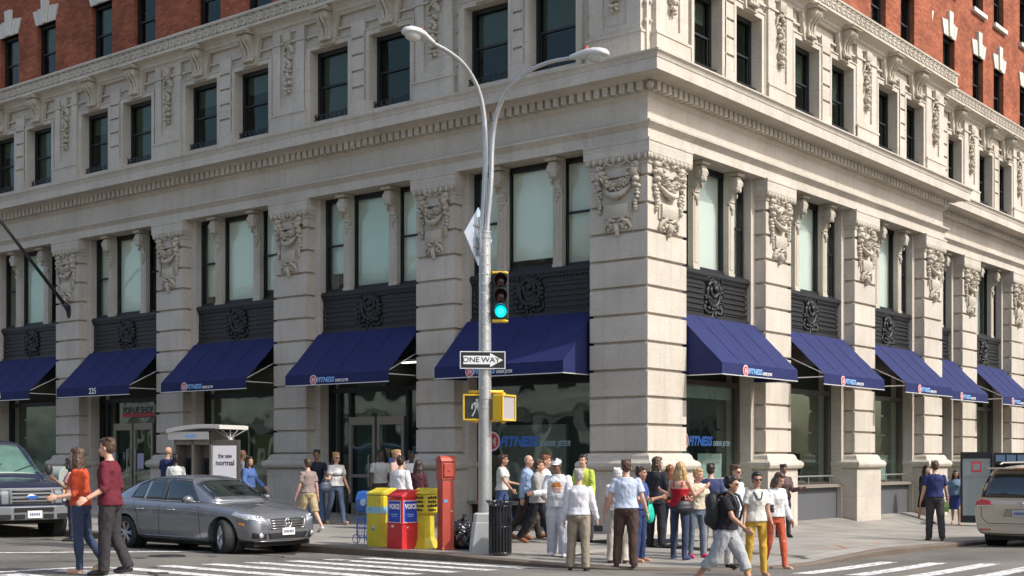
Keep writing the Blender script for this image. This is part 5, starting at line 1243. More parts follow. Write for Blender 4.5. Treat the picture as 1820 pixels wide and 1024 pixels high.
        for i,(s0,e,w_,d2) in enumerate(A):
            ar=.9 if female else 1; x=ex*.8
            if sleeve=='strap': 
                sg=1 if i==0 else -1
                s_.tube([P(T(1.31)+V(.10,sg*.075,0)),P(T(1.41)+V(.06,sg*.085,0)),P(T(1.45)+V(-.01,sg*.09,0)),P(T(1.38)+V(-.09,sg*.085,0)),P(T(1.30)+V(-.10,sg*.08,0))],.014*K,6)
            elif sleeve=='short':
                q=e*.62+s0*.38; s_.ell(P(s0),tuple((.047+x)*K for _ in range(3)),10,7); tube(s_,[s0*.9+T(1.38)*.1,s0*.7+e*.3,q,q+(e-s0)*.02],[.05+x,.052+x,.054+x,.05+x],12)
            elif sleeve=='roll':
                q=e*.8+w_*.2; s_.ell(P(s0),tuple((.046+x)*K for _ in range(3)),10,7); tube(s_,[s0*.9+T(1.38)*.1,s0*.65+e*.35,e,q*.6+e*.4,q],[.05+x,.050+x,.046+x,.05+x,.048+x],12)
            elif sleeve=='long':
                s_.ell(P(s0),tuple((.046+x)*K for _ in range(3)),10,7); tube(s_,[s0*.9+T(1.38)*.1,s0*.65+e*.35,e*.95+s0*.05,e,e*.5+w_*.5,w_*.96+e*.04,w_],[.055+x,.053*ar+x,.045*ar+x,.046*ar+x,.043*ar+x,.034*ar+x,.032*ar+x],12)
        o=remesh_obj({True:'jacket',False:'shirt' if sleeve!='strap' else 'vest_top'}[jacket],s_,.0105,tm,root,2,fold=(.0075 if not jacket else .006,11,8,int(px)%17))
        if collar: c_=MB(); c_.tube([P(T(1.462)+V(-.01+.066*math.cos(a),.070*math.sin(a),.012 if math.cos(a)<.5 else -.012)) for a in [2*math.pi*k_/14 for k_ in range(15)]],.013*K,6); c_.obj('collar',collar if not isinstance(collar,tuple) else cloth('collar_%d'%px,collar),root,smooth=True)
    bm_=botc if not isinstance(botc,tuple) else cloth('bottom_%d_%d'%(px,ty),botc)
    if bot in('long','short','capri','baggy'):
        s_=MB(); rr=[(h_,w_,d_,x_) for h_,w_,d_,x_ in torso if h_<1.05]; ringloft(s_,[(.84,.12,.10,0)]+rr[1:]+[(1.035,hw*.93,.110*B,-.002)],18,.010)
        for i,(hip,kn,an,fd) in enumerate(L):
            x={'long':.023,'short':.028,'capri':.034,'baggy':.050}[bot]; x*= (.35 if (female and bot=='long') else 1)
            P0=[hip+V(0,0,.02),hip*.6+kn*.4,kn*.88+hip*.12,kn]; R0=[.086*B+x*.4,.073*B+x,.056+x,.055+x]
            if bot=='short': P0=P0[:3]+[kn+ (kn-hip)*.02]; R0=[.088*B+x*.3,.078*B+x,.07+x,.068+x]
            elif bot=='capri': P0+= [kn*.72+an*.28,kn*.55+an*.45]; R0=[.086*B+x*.3,.074*B+x,.058+x,.056+x,.055+x,.05+x]
            else:
                P0+=[kn*.7+an*.3,kn*.35+an*.65,an*.98+kn*.02,an+(an-kn)*.05]; R0+=[.056+x*.9,.045+x*1.1,.037+x*1.3,.041+x*1.3]
            # cloth breaks
            rj=random.Random(int(px)+i); R0=[r+rj.uniform(-.003,.004) for r in R0]
            tube(s_,P0,R0,14)
        remesh_obj('shorts' if bot in('short','capri') else 'trousers',s_,.0105,bm_,root,2,fold=(.0065,12,5.5,int(px)%13))
    elif bot in('skirt','dress'):
        s_=MB(); zt=1.05; zb=.52 if bot=='skirt' else .50
        n=24; rg=[]
        for h_,q in ((zb,1.38),(.65,1.3),(.8,1.18),(.92,1.08),(1.0,1.02),(zt,.95)):
            rg.append([P(T(h_)+V((.125*q*(1+.04*math.sin(6*a)))*math.cos(a),(hw*q*(1+.04*math.sin(6*a)))*math.sin(a),0)) for a in [2*math.pi*j/n for j in range(n)]])
        s_.loft(rg); remesh_obj('skirt',s_,.012,bm_,root,1)
    for (hip,kn,an,fd) in L:
        s_=MB(); b0=an+V(-.02,0,-.035); sm=M_SHOE[shoe]
        if shoe=='tan' : tube(s_,[an+fd*-.02+V(0,0,-.062),an+fd*.08+V(0,0,-.064),an+fd*.185+V(0,0,-.066)],[.032,.036,.028],8); 
        else: el(s_,b0+V(0,0,-.005),(.045,.040,.042)); tube(s_,[b0,an+fd*.06+V(0,0,-.040),an+fd*.14+V(0,0,-.050),an+fd*.205+V(0,0,-.056)],[.044,.045,.042,.024],10)
        o=remesh_obj('shoe',s_,.0095,sm,root,1)
    root['_k']=K
    mw=Matrix.Translation(p)@Matrix.Rotation(hd,4,'Z')
    return dict(root=root,K=K,p=p,hd=hd,w=lambda v:mw@Vector(P(v)),A=A,L=L,T=T,hc=hc,P=P)
WH=(.62,.61,.59); K_=None
def walk(a=24): return ((a,6,1),(-a*.75,18,1))
def walk2(a=24): return ((-a*.75,18,1),(a,6,1))
st=((7,9,6),(-3,1,3))
PE={}
def add(key,*a,**k): PE[key]=person(*a,**k)
add('w1',144,1018,797,-93,'woman in an orange top and rolled jeans crossing the road beside a man in maroon',top=(.50,.075,.03),sleeve='roll',botc=(.04,.055,.10),hair='long',hairc='brown',skin='l',shoe='tan',legs=((0,3,1),(-8,26,1)),arms=((-4,6,82,20),(-6,8,80,25)),female=True,build=.96,grp='couple crossing the road',lean=3)
add('m1',196,1022,780,-95,'man in a maroon shirt and dark trousers crossing the road beside a woman in orange',top=(.115,.018,.028),sleeve='roll',botc=(.035,.032,.034),hair='short',hairc='brown',skin='l',shoe='black',legs=((5,4,1),(-3,22,1)),arms=((-6,8,62,25),(-10,9,70,35)),grp='couple crossing the road',hem=.07,glasses=False,build=1.02)
add('p0',128,962,815,-80,'dark-haired person in pink half hidden behind the woman in orange',top=(.5,.25,.25),sleeve='short',botc=(.03,.03,.05),hair='bob',hairc='black',skin='m',female=True,arms=((20,6,110,10),(5,6,10,0)),grp='pedestrians on the shaded side')
add('b1',297,925,794,150,'bald man in a navy shirt standing behind the silver car',top=(.03,.04,.10),sleeve='short',botc=(.05,.05,.06),hair='bald',skin='l',grp='pedestrians on the shaded side')
add('b2',312,935,808,170,'dark-skinned man in a white shirt standing behind the silver car',top=(.66,.66,.62),sleeve='long',botc=(.05,.05,.06),hair='short',hairc='black',skin='d',grp='pedestrians on the shaded side')
add('b3',428,925,799,110,'man with shaved head right of the payphone kiosk',top=(.5,.52,.58),sleeve='short',botc=(.06,.06,.07),hair='bald',skin='t',grp='pedestrians on the shaded side')
add('b4',441,932,812,60,'woman in a blue cardigan over white right of the payphone kiosk',top=(.08,.14,.32),sleeve='long',botc=(.07,.10,.2),hair='long',hairc='dkbrown',skin='l',female=True,build=1.12,arms=((10,25,30,0),(12,15,50,20)),grp='pedestrians on the shaded side')
add('k1',548,945,813,-135,'young man in a taupe T-shirt and khaki shorts seen from behind, walking',top=(.27,.21,.19),sleeve='short',bot='short',botc=(.42,.33,.20),hair='short',hairc='brown',skin='l',shoe='white',legs=((22,8,1),(-18,20,1)),arms=((6,10,14,0),(-8,10,10,0)),grp='pedestrians on the shaded side')
add('k2',563,931,800,0,'dark-haired man in a black T-shirt holding a phone to his ear by the pier',top=(.015,.018,.03),sleeve='short',botc=(.08,.13,.25),hair='short',hairc='black',skin='m',arms=((35,15,130,20),(5,8,12,0)),grp='pedestrians on the shaded side')
add('k3',597,932,803,32,'woman in a white T-shirt and sunglasses with jeans walking past the glass doors',top=WH,sleeve='short',botc=(.09,.12,.18),hair='short',hairc='blond',skin='l',shoe='tan',glasses=True,female=True,legs=walk(18),arms=((8,10,18,0),(18,12,70,30)),grp='pedestrians on the shaded side',build=1.05)
add('d1',676,930,801,10,'dark-skinned man with a grey T-shirt and backpack straps in front of the right glass door',top=(.42,.42,.40),sleeve='short',botc=(.06,.06,.05),hair='short',hairc='black',skin='d',grp='pedestrians on the shaded side')
add('d2',703,940,800,60,'woman with pinned blond hair and sunglasses behind the man in white',top=(.5,.33,.28),sleeve='short',botc=(.1,.1,.1),hair='bun',hairc='blond',skin='l',glasses=True,female=True,grp='pedestrians on the shaded side')
add('d3',711,958,812,150,'man in a bright white shirt seen from behind above the red newspaper box',top=(.70,.69,.69),sleeve='long',botc=(.06,.06,.08),hair='short',hairc='dkbrown',skin='l',grp='pedestrians on the shaded side')
add('d4',731,934,802,15,'dark-skinned man in a white T-shirt with a dark strap near the doors',top=(.6,.6,.58),sleeve='short',botc=(.05,.06,.1),hair='short',hairc='black',skin='d',grp='pedestrians on the shaded side')
add('d5',743,955,819,165,'woman with long brown hair in a dark plum jacket left of the red call box',top=(.07,.025,.03),sleeve='long',jacket=True,botc=(.04,.03,.04),hair='long',hairc='dkbrown',skin='l',female=True,grp='pedestrians on the shaded side')
add('s0',892,944,807,75,'woman in a white top with dark shoulder bag walking along the corner shop window',top=(.55,.54,.5),sleeve='short',botc=(.06,.09,.2),hair='bun',hairc='brown',skin='t',female=True,legs=walk(16),arms=((18,8,60,20),(25,14,20,0)),grp='pedestrians on the shaded side')
add('s1',936,957,807,72,'balding man in a light blue shirt walking left of the man in the grey jacket',top=(.28,.38,.54),sleeve='long',botc=(.05,.04,.035),hair='bald',skin='l',shoe='brown',legs=((20,8,1),(-16,18,1)),arms=((4,8,14,0),(-10,8,12,0)),collar=(.30,.46,.72))
add('s2',967,960,806,70,'sandy-haired man half hidden behind the man in the grey jacket',top=(.66,.66,.66),sleeve='long',botc=(.16,.13,.10),hair='short',hairc='red',skin='l',shoe='brown',legs=((22,6,1),(-18,20,1)))
add('s3',955,965,815,68,'man in a grey jacket and black trousers walking right with brown shoes',top=(.30,.29,.28),sleeve='long',jacket=True,botc=(.02,.018,.022),hair='short',hairc='brown',skin='l',shoe='brown',legs=((20,6,1),(-16,18,1)),arms=((6,8,22,0),(20,8,28,20)),hem=.10,collar=(.7,.7,.7))
add('s4',992,989,815,-12,'man in a white baseball cap and baggy pale grey sweat suit',top=(.55,.55,.56),sleeve='long',bot='baggy',botc=(.50,.50,.54),hair='short',hairc='black',skin='m',shoe='white',cap='white',legs=((8,8,3),(-6,8,3)),arms=((22,8,70,45),(24,8,66,40)),build=1.14,head=(-20,10),hem=.08)
add('s5',1038,962,809,-30,'dark-haired person in a bright yellow-green top behind the old man',top=(.42,.5,.08),sleeve='long',botc=(.05,.05,.06),hair='short',hairc='dkbrown',skin='l')
add('o1',1029,1009,829,170,'grey-haired man in a white shirt and khaki trousers seen from behind holding a camera',top=(.62,.61,.63),sleeve='long',botc=(.27,.225,.165),hair='short',hairc='grey',skin='l',shoe='black',arms=((2,9,10,0),(4,12,18,0)),build=1.06,legs=st)
add('o2',1098,1001,833,176,'person in a white hat half hidden behind the man in brown trousers',top=(.6,.55,.5),sleeve='short',botc=(.55,.50,.42),hair='short',hairc='white',skin='l',shoe='dkbrown',cap='pale')
add('o3',1113,1012,822,172,'balding man in a light blue short-sleeved shirt and dark brown trousers seen from behind',top=(.44,.50,.60),sleeve='short',botc=(.075,.048,.038),hair='short',hairc='brown',skin='l',shoe='dkbrown',arms=((-2,16,22,0),(-2,16,22,0)),build=1.1,legs=st)
add('o4',1136,998,830,60,'dark-haired person in a blue shirt carrying a green bag beside the man in brown trousers',top=(.05,.08,.22),sleeve='short',botc=(.03,.05,.13),hair='short',hairc='dkbrown',skin='t',shoe='tan',arms=((14,8,90,20),(14,8,80,20)))
add('o5',1166,973,813,140,'man in a dark charcoal suit standing with his back turned by the corner pier',top=(.028,.028,.036),sleeve='long',jacket=True,botc=(.025,.025,.03),hair='bob',hairc='brown',skin='l',shoe='black',head=(-40,0),arms=((2,8,10,0),(8,10,18,0)),hem=.12,collar=(.7,.7,.7))
add('o6',1190,973,827,165,'woman with long auburn hair in a rust top right of the suited man',top=(.30,.05,.02),sleeve='strap',botc=(.04,.06,.14),hair='long',hairc='red',skin='l',female=True,shoe='dkbrown')
add('o7',1208,994,822,150,'woman with wavy blond hair in a dark red strap top and blue jeans',top=(.34,.012,.02),sleeve='strap',botc=(.045,.06,.10),hair='wavy',hairc='blond',skin='l',shoe='navy',female=True,legs=((6,4,5),(-6,6,5)),arms=((25,25,80,30),(30,14,95,20)),head=(10,0))
add('o8',1239,991,834,20,'short-haired sandy blond woman in a pale top folding her arms over a black bag',top=(.55,.48,.36),sleeve='short',botc=(.12,.15,.19),hair='short',hairc='blond',skin='l',shoe='pink',female=True,arms=((24,10,85,40),(24,10,80,40)),head=(30,0))
add('o9',1263,987,825,165,'man in a navy hooded sweatshirt and pale trousers seen from behind',top=(.05,.06,.13),sleeve='long',jacket=True,botc=(.36,.35,.36),hair='short',hairc='dkbrown',skin='l',shoe='black',build=1.05)
add('r1',1304,1008,827,45,'man with light brown hair and sunglasses in white behind the backpack man',top=(.66,.68,.72),sleeve='short',botc=(.45,.44,.42),hair='short',hairc='brown',skin='l',glasses=True,shoe='black')
add('r2',1292,1048,838,62,'man in a black T-shirt, sunglasses and grey cropped trousers striding with a black backpack',top=(.022,.02,.024),sleeve='short',bot='capri',botc=(.36,.37,.38),hair='short',hairc='black',skin='t',glasses=True,shoe='black',legs=((28,10,1),(-24,20,1)),arms=((-12,12,10,0),(26,10,28,0)),build=1.06,lean=5)
add('r3',1344,1023,840,8,'woman in sunglasses, pale T-shirt and mustard yellow trousers at the kerb',top=(.66,.63,.56),sleeve='short',botc=(.50,.31,.05),hair='bun',hairc='black',skin='t',shoe='tan',glasses=True,female=True,arms=((4,10,16,0),(2,12,20,0)),legs=((3,4,3),(-2,4,3)),hem=.03,build=.97)
add('r4',1378,1011,838,25,'woman in a white long-sleeved top and orange-red cropped trousers looking down',top=(.60,.59,.58),sleeve='long',botc=(.48,.10,.05),hair='bob',hairc='brown',skin='l',shoe='tan',female=True,arms=((8,8,18,0),(26,8,60,30)),legs=((14,6,0),(-8,14,0)),head=(10,22))
add('r5',1392,955,826,5,'dark-haired person in a brown top standing against the second pier',top=(.12,.08,.075),sleeve='long',botc=(.04,.04,.05),hair='short',hairc='black',skin='m',female=True,arms=((22,8,80,35),(22,8,80,35)))
add('f1',1662,961,820,172,'man in a navy polo shirt and dark jeans walking away on the sunlit pavement',top=(.028,.035,.11),sleeve='short',botc=(.05,.045,.045),hair='short',hairc='brown',skin='l',shoe='dkbrown',arms=((0,12,14,0),(6,12,16,0)),legs=((6,4,3),(-8,8,3)),grp='pedestrians on the sunlit side',build=1.05)
add('f2',1645,930,828,15,'woman in a black dress walking behind the man in the navy polo',top=(.012,.012,.014),sleeve='long',bot='dress',botc=(.012,.012,.014),hair='long',hairc='black',skin='l',shoe='black',female=True,legs=walk(10),grp='pedestrians on the sunlit side')
add('f3',1699,932,835,-20,'woman in a denim jacket over a short blue dress approaching near the kiosk',top=(.16,.24,.34),sleeve='long',jacket=True,bot='dress',botc=(.05,.06,.22),hair='long',hairc='dkbrown',skin='t',shoe='tan',female=True,legs=walk(14),grp='pedestrians on the sunlit side',arms=((10,8,40,10),(8,14,16,0)))
for q in PE.values():
    if '_k' in q['root']: del q['root']['_k']
# carried things
def carried(name,label,cat,loc,hd): e=empty(name,loc,hd,label,cat); return e
q=PE['r2']; K=q['K']; c=q['w'](q['T'](1.22)+V(-.20,0,0)); e=carried('backpack','black backpack on the back of the man in the black T-shirt','backpack',c,q['hd'])
M_BP=flat('backpack_nylon',(.018,.018,.02),.6,bump=.7,bs=12)
b=MB(); b.ell((0,0,0),(.125,.16,.25),12,9); b.ell((-.02,0,.10),(.11,.15,.16),12,8); b.ell((-.07,0,-.1),(.08,.12,.10),10,7)
o=remesh_obj('bag_body',b,.014,M_BP,e,2)
b=MB()
for s in (-1,1): b.tube([(.06,s*.08,.20),(.17,s*.10,.25),(.27,s*.11,.20),(.33,s*.11,.05),(.27,s*.13,-.12),(.1,s*.14,-.18)],.018,6)
b.obj('strap',M_BP,e,smooth=True)
def bag(key,arm,w_,h,col,label,name='handbag',drop=.10,mat=None):
    q=PE[key]; A=q['A'][arm]; c=q['w'](A[2]+A[3]*.09)-Vector((0,0,drop)); e=carried(name,label,'bag',c,q['hd']); m=mat or flat(name+'_'+key,col,.5,bump=.3,bs=10)
    b=MB()
    if 'tote' in name or 'paper' in name: b.rloft(-w_/2*.3,w_/2*.3,-w_/2,w_/2,[(-h,.0),(-h*.5,.010),(-.02,-.01),(0,-.015)]); b.obj('bag_body',m,e,bevel=.012)
    else: b.ell((0,0,-h*.5),(w_*.20,w_*.5,h*.5),14,9); b.ell((0,0,-h*.62),(w_*.23,w_*.53,h*.38),14,8); b.obj('bag_body',m,e,smooth=True)
    b=MB(); b.tube([(0,-w_*.3,-.02),(0,-w_*.22,drop*.8),(0,0,drop*1.02),(0,w_*.22,drop*.8),(0,w_*.3,-.02)],.008,6); b.obj('handle',m,e)
bag('o4',1,.24,.32,(.0,.42,.28),'bright green bag held by the person in the blue shirt',drop=.06)
bag('s3',0,.30,.30,(.62,.60,.55),'pale tote bag carried by the man in the grey jacket','tote_bag',drop=.10)
bag('s0',0,.30,.24,(.03,.02,.02),'dark shoulder bag carried by the woman at the corner window')
bag('o8',1,.34,.24,(.015,.015,.018),'black bag hanging in front of the short-haired woman',drop=.05)
bag('k3',1,.30,.26,(.05,.06,.09),'dark bag and folded jacket carried by the woman in the white T-shirt','shoulder_bag',drop=.05)
bag('f3',1,.16,.30,(.28,.5,.12),'green paper bag carried by the woman in the denim jacket','paper_bag',drop=.06)
q=PE['o1']; c=q['w'](q['A'][1][2]+q['A'][1][3]*.12); e=carried('camera','black and silver camera in the hand of the grey-haired man','camera',c-Vector((0,0,.05)),q['hd']+R(90)); b=MB(); b.box(-.07,.07,-.03,.03,-.05,.05); b.obj('camera_body',M_BLACK,e,bevel=.008); MB().cyl((0,-.03,0),(0,-.10,-.01),.036,14).obj('lens_barrel',M_STEEL,e)
def phone(key,arm,label):
    q=PE[key]; A=q['A'][arm]; c=q['w'](A[2]+A[3]*.10); e=carried('phone',label,'phone',c,q['hd']); b=MB(); b.box(-.01,.01,-.033,.033,-.06,.07); b.obj('phone_body',M_BLACK,e,bevel=.004)
phone('k2',0,'dark phone at the ear of the man in the black T-shirt by the pier')
phone('r4',1,'phone in the hand of the woman in orange-red trousers')
q=PE['m1']; A=q['A'][1]; c=q['w'](A[2]+A[3]*.09); e=carried('drink_cup','clear drink cup with a brown iced drink held by the man in maroon','cup',c,0); b=MB(); b.tube([(0,0,-.07),(0,0,.06)],[.032,.045],14); b.obj('cup_body',flat('iced_drink',(.45,.40,.37),.2,coat=.5),e); MB().tube([(0,0,.061),(0,0,.075)],[.048,.044],14).obj('lid',M_WHITE,e)
q=PE['w1']; A=q['A'][1]; c=q['w'](A[2]+A[3]*.13); e=carried('paper_wrap','white paper-wrapped snack held out by the woman in orange','snack',c,q['hd']); b=MB(); b.ell((.04,0,.02),(.08,.035,.03),10,7); b.obj('wrapper',M_WHITE,e); MB().ell((.11,0,.015),(.035,.025,.022),8,6).obj('filling',flat('snack_orange',(.6,.3,.05),.6),e)
q=PE['r3']; b=MB(); K=q['K']; pts=[q['T'](1.45)+V(.04+.03*math.cos(a),.075*math.sin(a),0) for a in (1.6,1.2)]
b.tube([q['P'](q['T'](1.46)+V(-.02,.075,0)),q['P'](q['T'](1.40)+V(.105,.07,0)),q['P'](q['T'](1.30)+V(.16,.03,0)),q['P'](q['T'](1.29)+V(.165,0,0)),q['P'](q['T'](1.30)+V(.16,-.03,0)),q['P'](q['T'](1.40)+V(.105,-.07,0)),q['P'](q['T'](1.46)+V(-.02,-.075,0))],.011,6); b.obj('necklace',M_BLACK,q['root'],smooth=True)
# ------------------------------------------------------------------ vehicles
from mathutils.bvhtree import BVHTree
def carpaint(name,c,metal=.6,rough=.32): return flat(name,c,rough,metal=metal,coat=1.0,spec=.5)
M_TYRE=flat('tyre_rubber',(.018,.018,.018),.75,bump=.3,bs=30); M_RIM=flat('alloy_rim',(.62,.62,.62),.28,metal=.9); M_CHR=flat('chrome',(.75,.75,.75),.12,metal=1); M_CGL=flat('car_glass',(.012,.020,.018),.04,spec=.8,coat=1)
M_PLAS=flat('black_plastic',(.02,.02,.022),.55); M_HL=flat('headlamp_lens',(.62,.65,.66),.12,metal=.5,coat=1); M_TL=flat('tail_lamp_red',(.50,.012,.015),.15,coat=1); M_AMB=flat('amber_lens',(.75,.25,.03),.2,coat=.8)
M_PLATE=flat('number_plate',(.72,.72,.66),.45); M_PLT=flat('plate_print',(.06,.08,.22),.5); M_SEAM=flat('panel_gap',(.01,.01,.01),.8)
def shell(rows,subdiv=2):   # rows: (x, [(y,z)...half ring bottom centre -> top centre])
    b=MB(); rings=[]
    for x,half in rows:
        ring=[(x,y,z) for y,z in half]+[(x,-y,z) for y,z in half[-2:0:-1]]; rings.append(ring)
    b.loft(rings); me=b.mesh('shell'); o=bpy.data.objects.new('tmp',me); COL.objects.link(o)
    s=o.modifiers.new('s','SUBSURF'); s.levels=subdiv; s.render_levels=subdiv; return o
def finish(o,cuts,name,mat,parent):
    cs=[]
    for (x,z,r,y0,y1) in cuts:
        c=MB().cyl((x,y0,z),(x,y1,z),r,40); cm=c.mesh('cut'); co=bpy.data.objects.new('cut',cm); COL.objects.link(co); cs.append(co)
        m=o.modifiers.new('b','BOOLEAN'); m.operation='DIFFERENCE'; m.object=co; m.solver='EXACT'
    dg=bpy.context.evaluated_depsgraph_get(); dg.update(); me=bpy.data.meshes.new_from_object(o.evaluated_get(dg))
    for c in cs+[o]: COL.objects.unlink(c); bpy.data.objects.remove(c)
    me.materials.clear(); me.materials.append(mat); r=link(name,me,None,parent); autosmooth(r,38); return r
class Skinner:
    def __init__(s,o): me=o.data; s.t=BVHTree.FromPolygons([v.co[:] for v in me.vertices],[p.vertices[:] for p in me.polygons]); s.par=o.parent; s.o=o
    def hit(s,p,d):
        h=s.t.ray_cast(Vector(p),Vector(d)); return h[0],h[1]
    def patch(s,name,corners,ax,mat,off=.004,n=10,m=8,parent=None,th=.004):
        # corners: 4 points (a,b) counter-clockwise; ax: 'y+','y-' (coords x,z) 'x+','x-' (coords y,z) 'z+' (coords x,y)
        D={'y+':(lambda a,b:((a,4,b),(0,-1,0))),'y-':(lambda a,b:((a,-4,b),(0,1,0))),'x+':(lambda a,b:((6,a,b),(-1,0,0))),'x-':(lambda a,b:((-6,a,b),(1,0,0))),'z+':(lambda a,b:((a,b,5),(0,0,-1)))}[ax]
        vs=[];bad=False; (p0,p1,p2,p3)=[Vector(c) for c in corners]
        for j in range(m+1):
            for i in range(n+1):
                u,v=i/n,j/m; q=(p0*(1-u)+p1*u)*(1-v)+(p3*(1-u)+p2*u)*v; h,nn=s.hit(*D(q.x,q.y))
                if h is None: h=vs[-1][0] if vs else Vector((0,0,0)); nn=vs[-1][1] if vs else Vector((0,0,1))
                vs.append((h,nn))
        b=MB(); N1=len(vs); b.add([tuple(h+nn*off) for h,nn in vs]+[tuple(h-nn*th) for h,nn in vs],[f for j in range(m) for i in range(n) for f in [(j*(n+1)+i,j*(n+1)+i+1,(j+1)*(n+1)+i+1,(j+1)*(n+1)+i)]]+
             [(i,i+1,N1+i+1,N1+i) for i in range(n)]+[(m*(n+1)+i,m*(n+1)+i+1,N1+m*(n+1)+i+1,N1+m*(n+1)+i) for i in range(n)]+[(j*(n+1),(j+1)*(n+1),N1+(j+1)*(n+1),N1+j*(n+1)) for j in range(m)]+[(j*(n+1)+n,(j+1)*(n+1)+n,N1+(j+1)*(n+1)+n,N1+j*(n+1)+n) for j in range(m)])
        return b.obj(name,mat,parent or s.par,smooth=True)
    def line(s,name,pts,ax,mat,r=.005,parent=None,off=.0,closed=False,sub=8):
        D={'y+':(lambda a,b:((a,4,b),(0,-1,0))),'y-':(lambda a,b:((a,-4,b),(0,1,0))),'x+':(lambda a,b:((6,a,b),(-1,0,0))),'x-':(lambda a,b:((-6,a,b),(1,0,0))),'z+':(lambda a,b:((a,b,5),(0,0,-1)))}[ax]
        P=[]
        if closed: pts=list(pts)+[pts[0]]
        for i in range(len(pts)-1):
            for k in range(sub): P.append(Vector(pts[i])*(1-k/sub)+Vector(pts[i+1])*(k/sub))
        P.append(Vector(pts[-1])); Q=[]
        for q in P:
            h,nn=s.hit(*D(q.x,q.y))
            if h is not None: Q.append(tuple(h+nn*off))
        b=MB(); b.tube(Q,r,6); return b.obj(name,mat,parent or s.par,smooth=True)
def wheel(parent,x,y,r,w_,side,spokes=7,steer=0,rimmat=None,split=True):
    e=MB(); n=40; prof=[(r*.66,-w_*.42),(r*.70,-w_*.5),(r*.92,-w_*.48),(r*.985,-w_*.38),(r,-w_*.25),(r,w_*.25),(r*.985,w_*.38),(r*.92,w_*.48),(r*.70,w_*.5),(r*.66,w_*.42)]
    e.loft([[(p[0]*math.cos(2*math.pi*k/n),p[1],p[0]*math.sin(2*math.pi*k/n)) for p in prof] for k in range(n)]+[[(p[0],p[1],0) for p in prof]],False)
    t=link('wheel',e.mesh('tyre'),M_TYRE,parent,loc=(x,y,r),rot=(0,0,steer),smooth=True); autosmooth(t,50)
    b=MB(); o=side*w_*.40; ri=r*.69
    b.loft([[(q[0]*math.cos(2*math.pi*k/n),q[1],q[0]*math.sin(2*math.pi*k/n)) for q in ((ri,-o),(ri,o),(ri*.93,o*1.05),(ri*.88,o*.7),(ri*.88,-o))] for k in range(n)]+[[(q[0],q[1],0) for q in ((ri,-o),(ri,o),(ri*.93,o*1.05),(ri*.88,o*.7),(ri*.88,-o))]],False)
    b.cyl((0,o*.55,0),(0,o*1.0,0),r*.17,20)
    for k in range(spokes):
        a=2*math.pi*k/spokes
        for da in ((-.13,.13) if split else (0,)):
            c0=(r*.10*math.cos(a+da*.6),o*.85,r*.10*math.sin(a+da*.6)); c1=(ri*.92*math.cos(a+da),o*.92,ri*.92*math.sin(a+da)); b.tube([c0,c1],[r*.045,r*.042],6)
    link('rim',b.mesh('rim'),rimmat or M_RIM,t); 
    d=MB().cyl((0,o*.1,0),(0,o*.3,0),ri*.86,24); link('brake_disc',d.mesh('disc'),M_PLAS,t); return t
def well(parent,x,z,r,y0,y1): 
    b=MB(); n=30; b.cyl((x,y0,z),(x,y0+(.01 if y0>0 else -.01),z),r+.005,30)
    b.loft([[(x+r_*math.cos(2*math.pi*k/n),yy,z+r_*math.sin(2*math.pi*k/n)) for k in range(n)] for r_,yy in ((r+.004,y0),(r+.004,y1))],False); return b.obj('wheel_well',M_SEAM,parent)
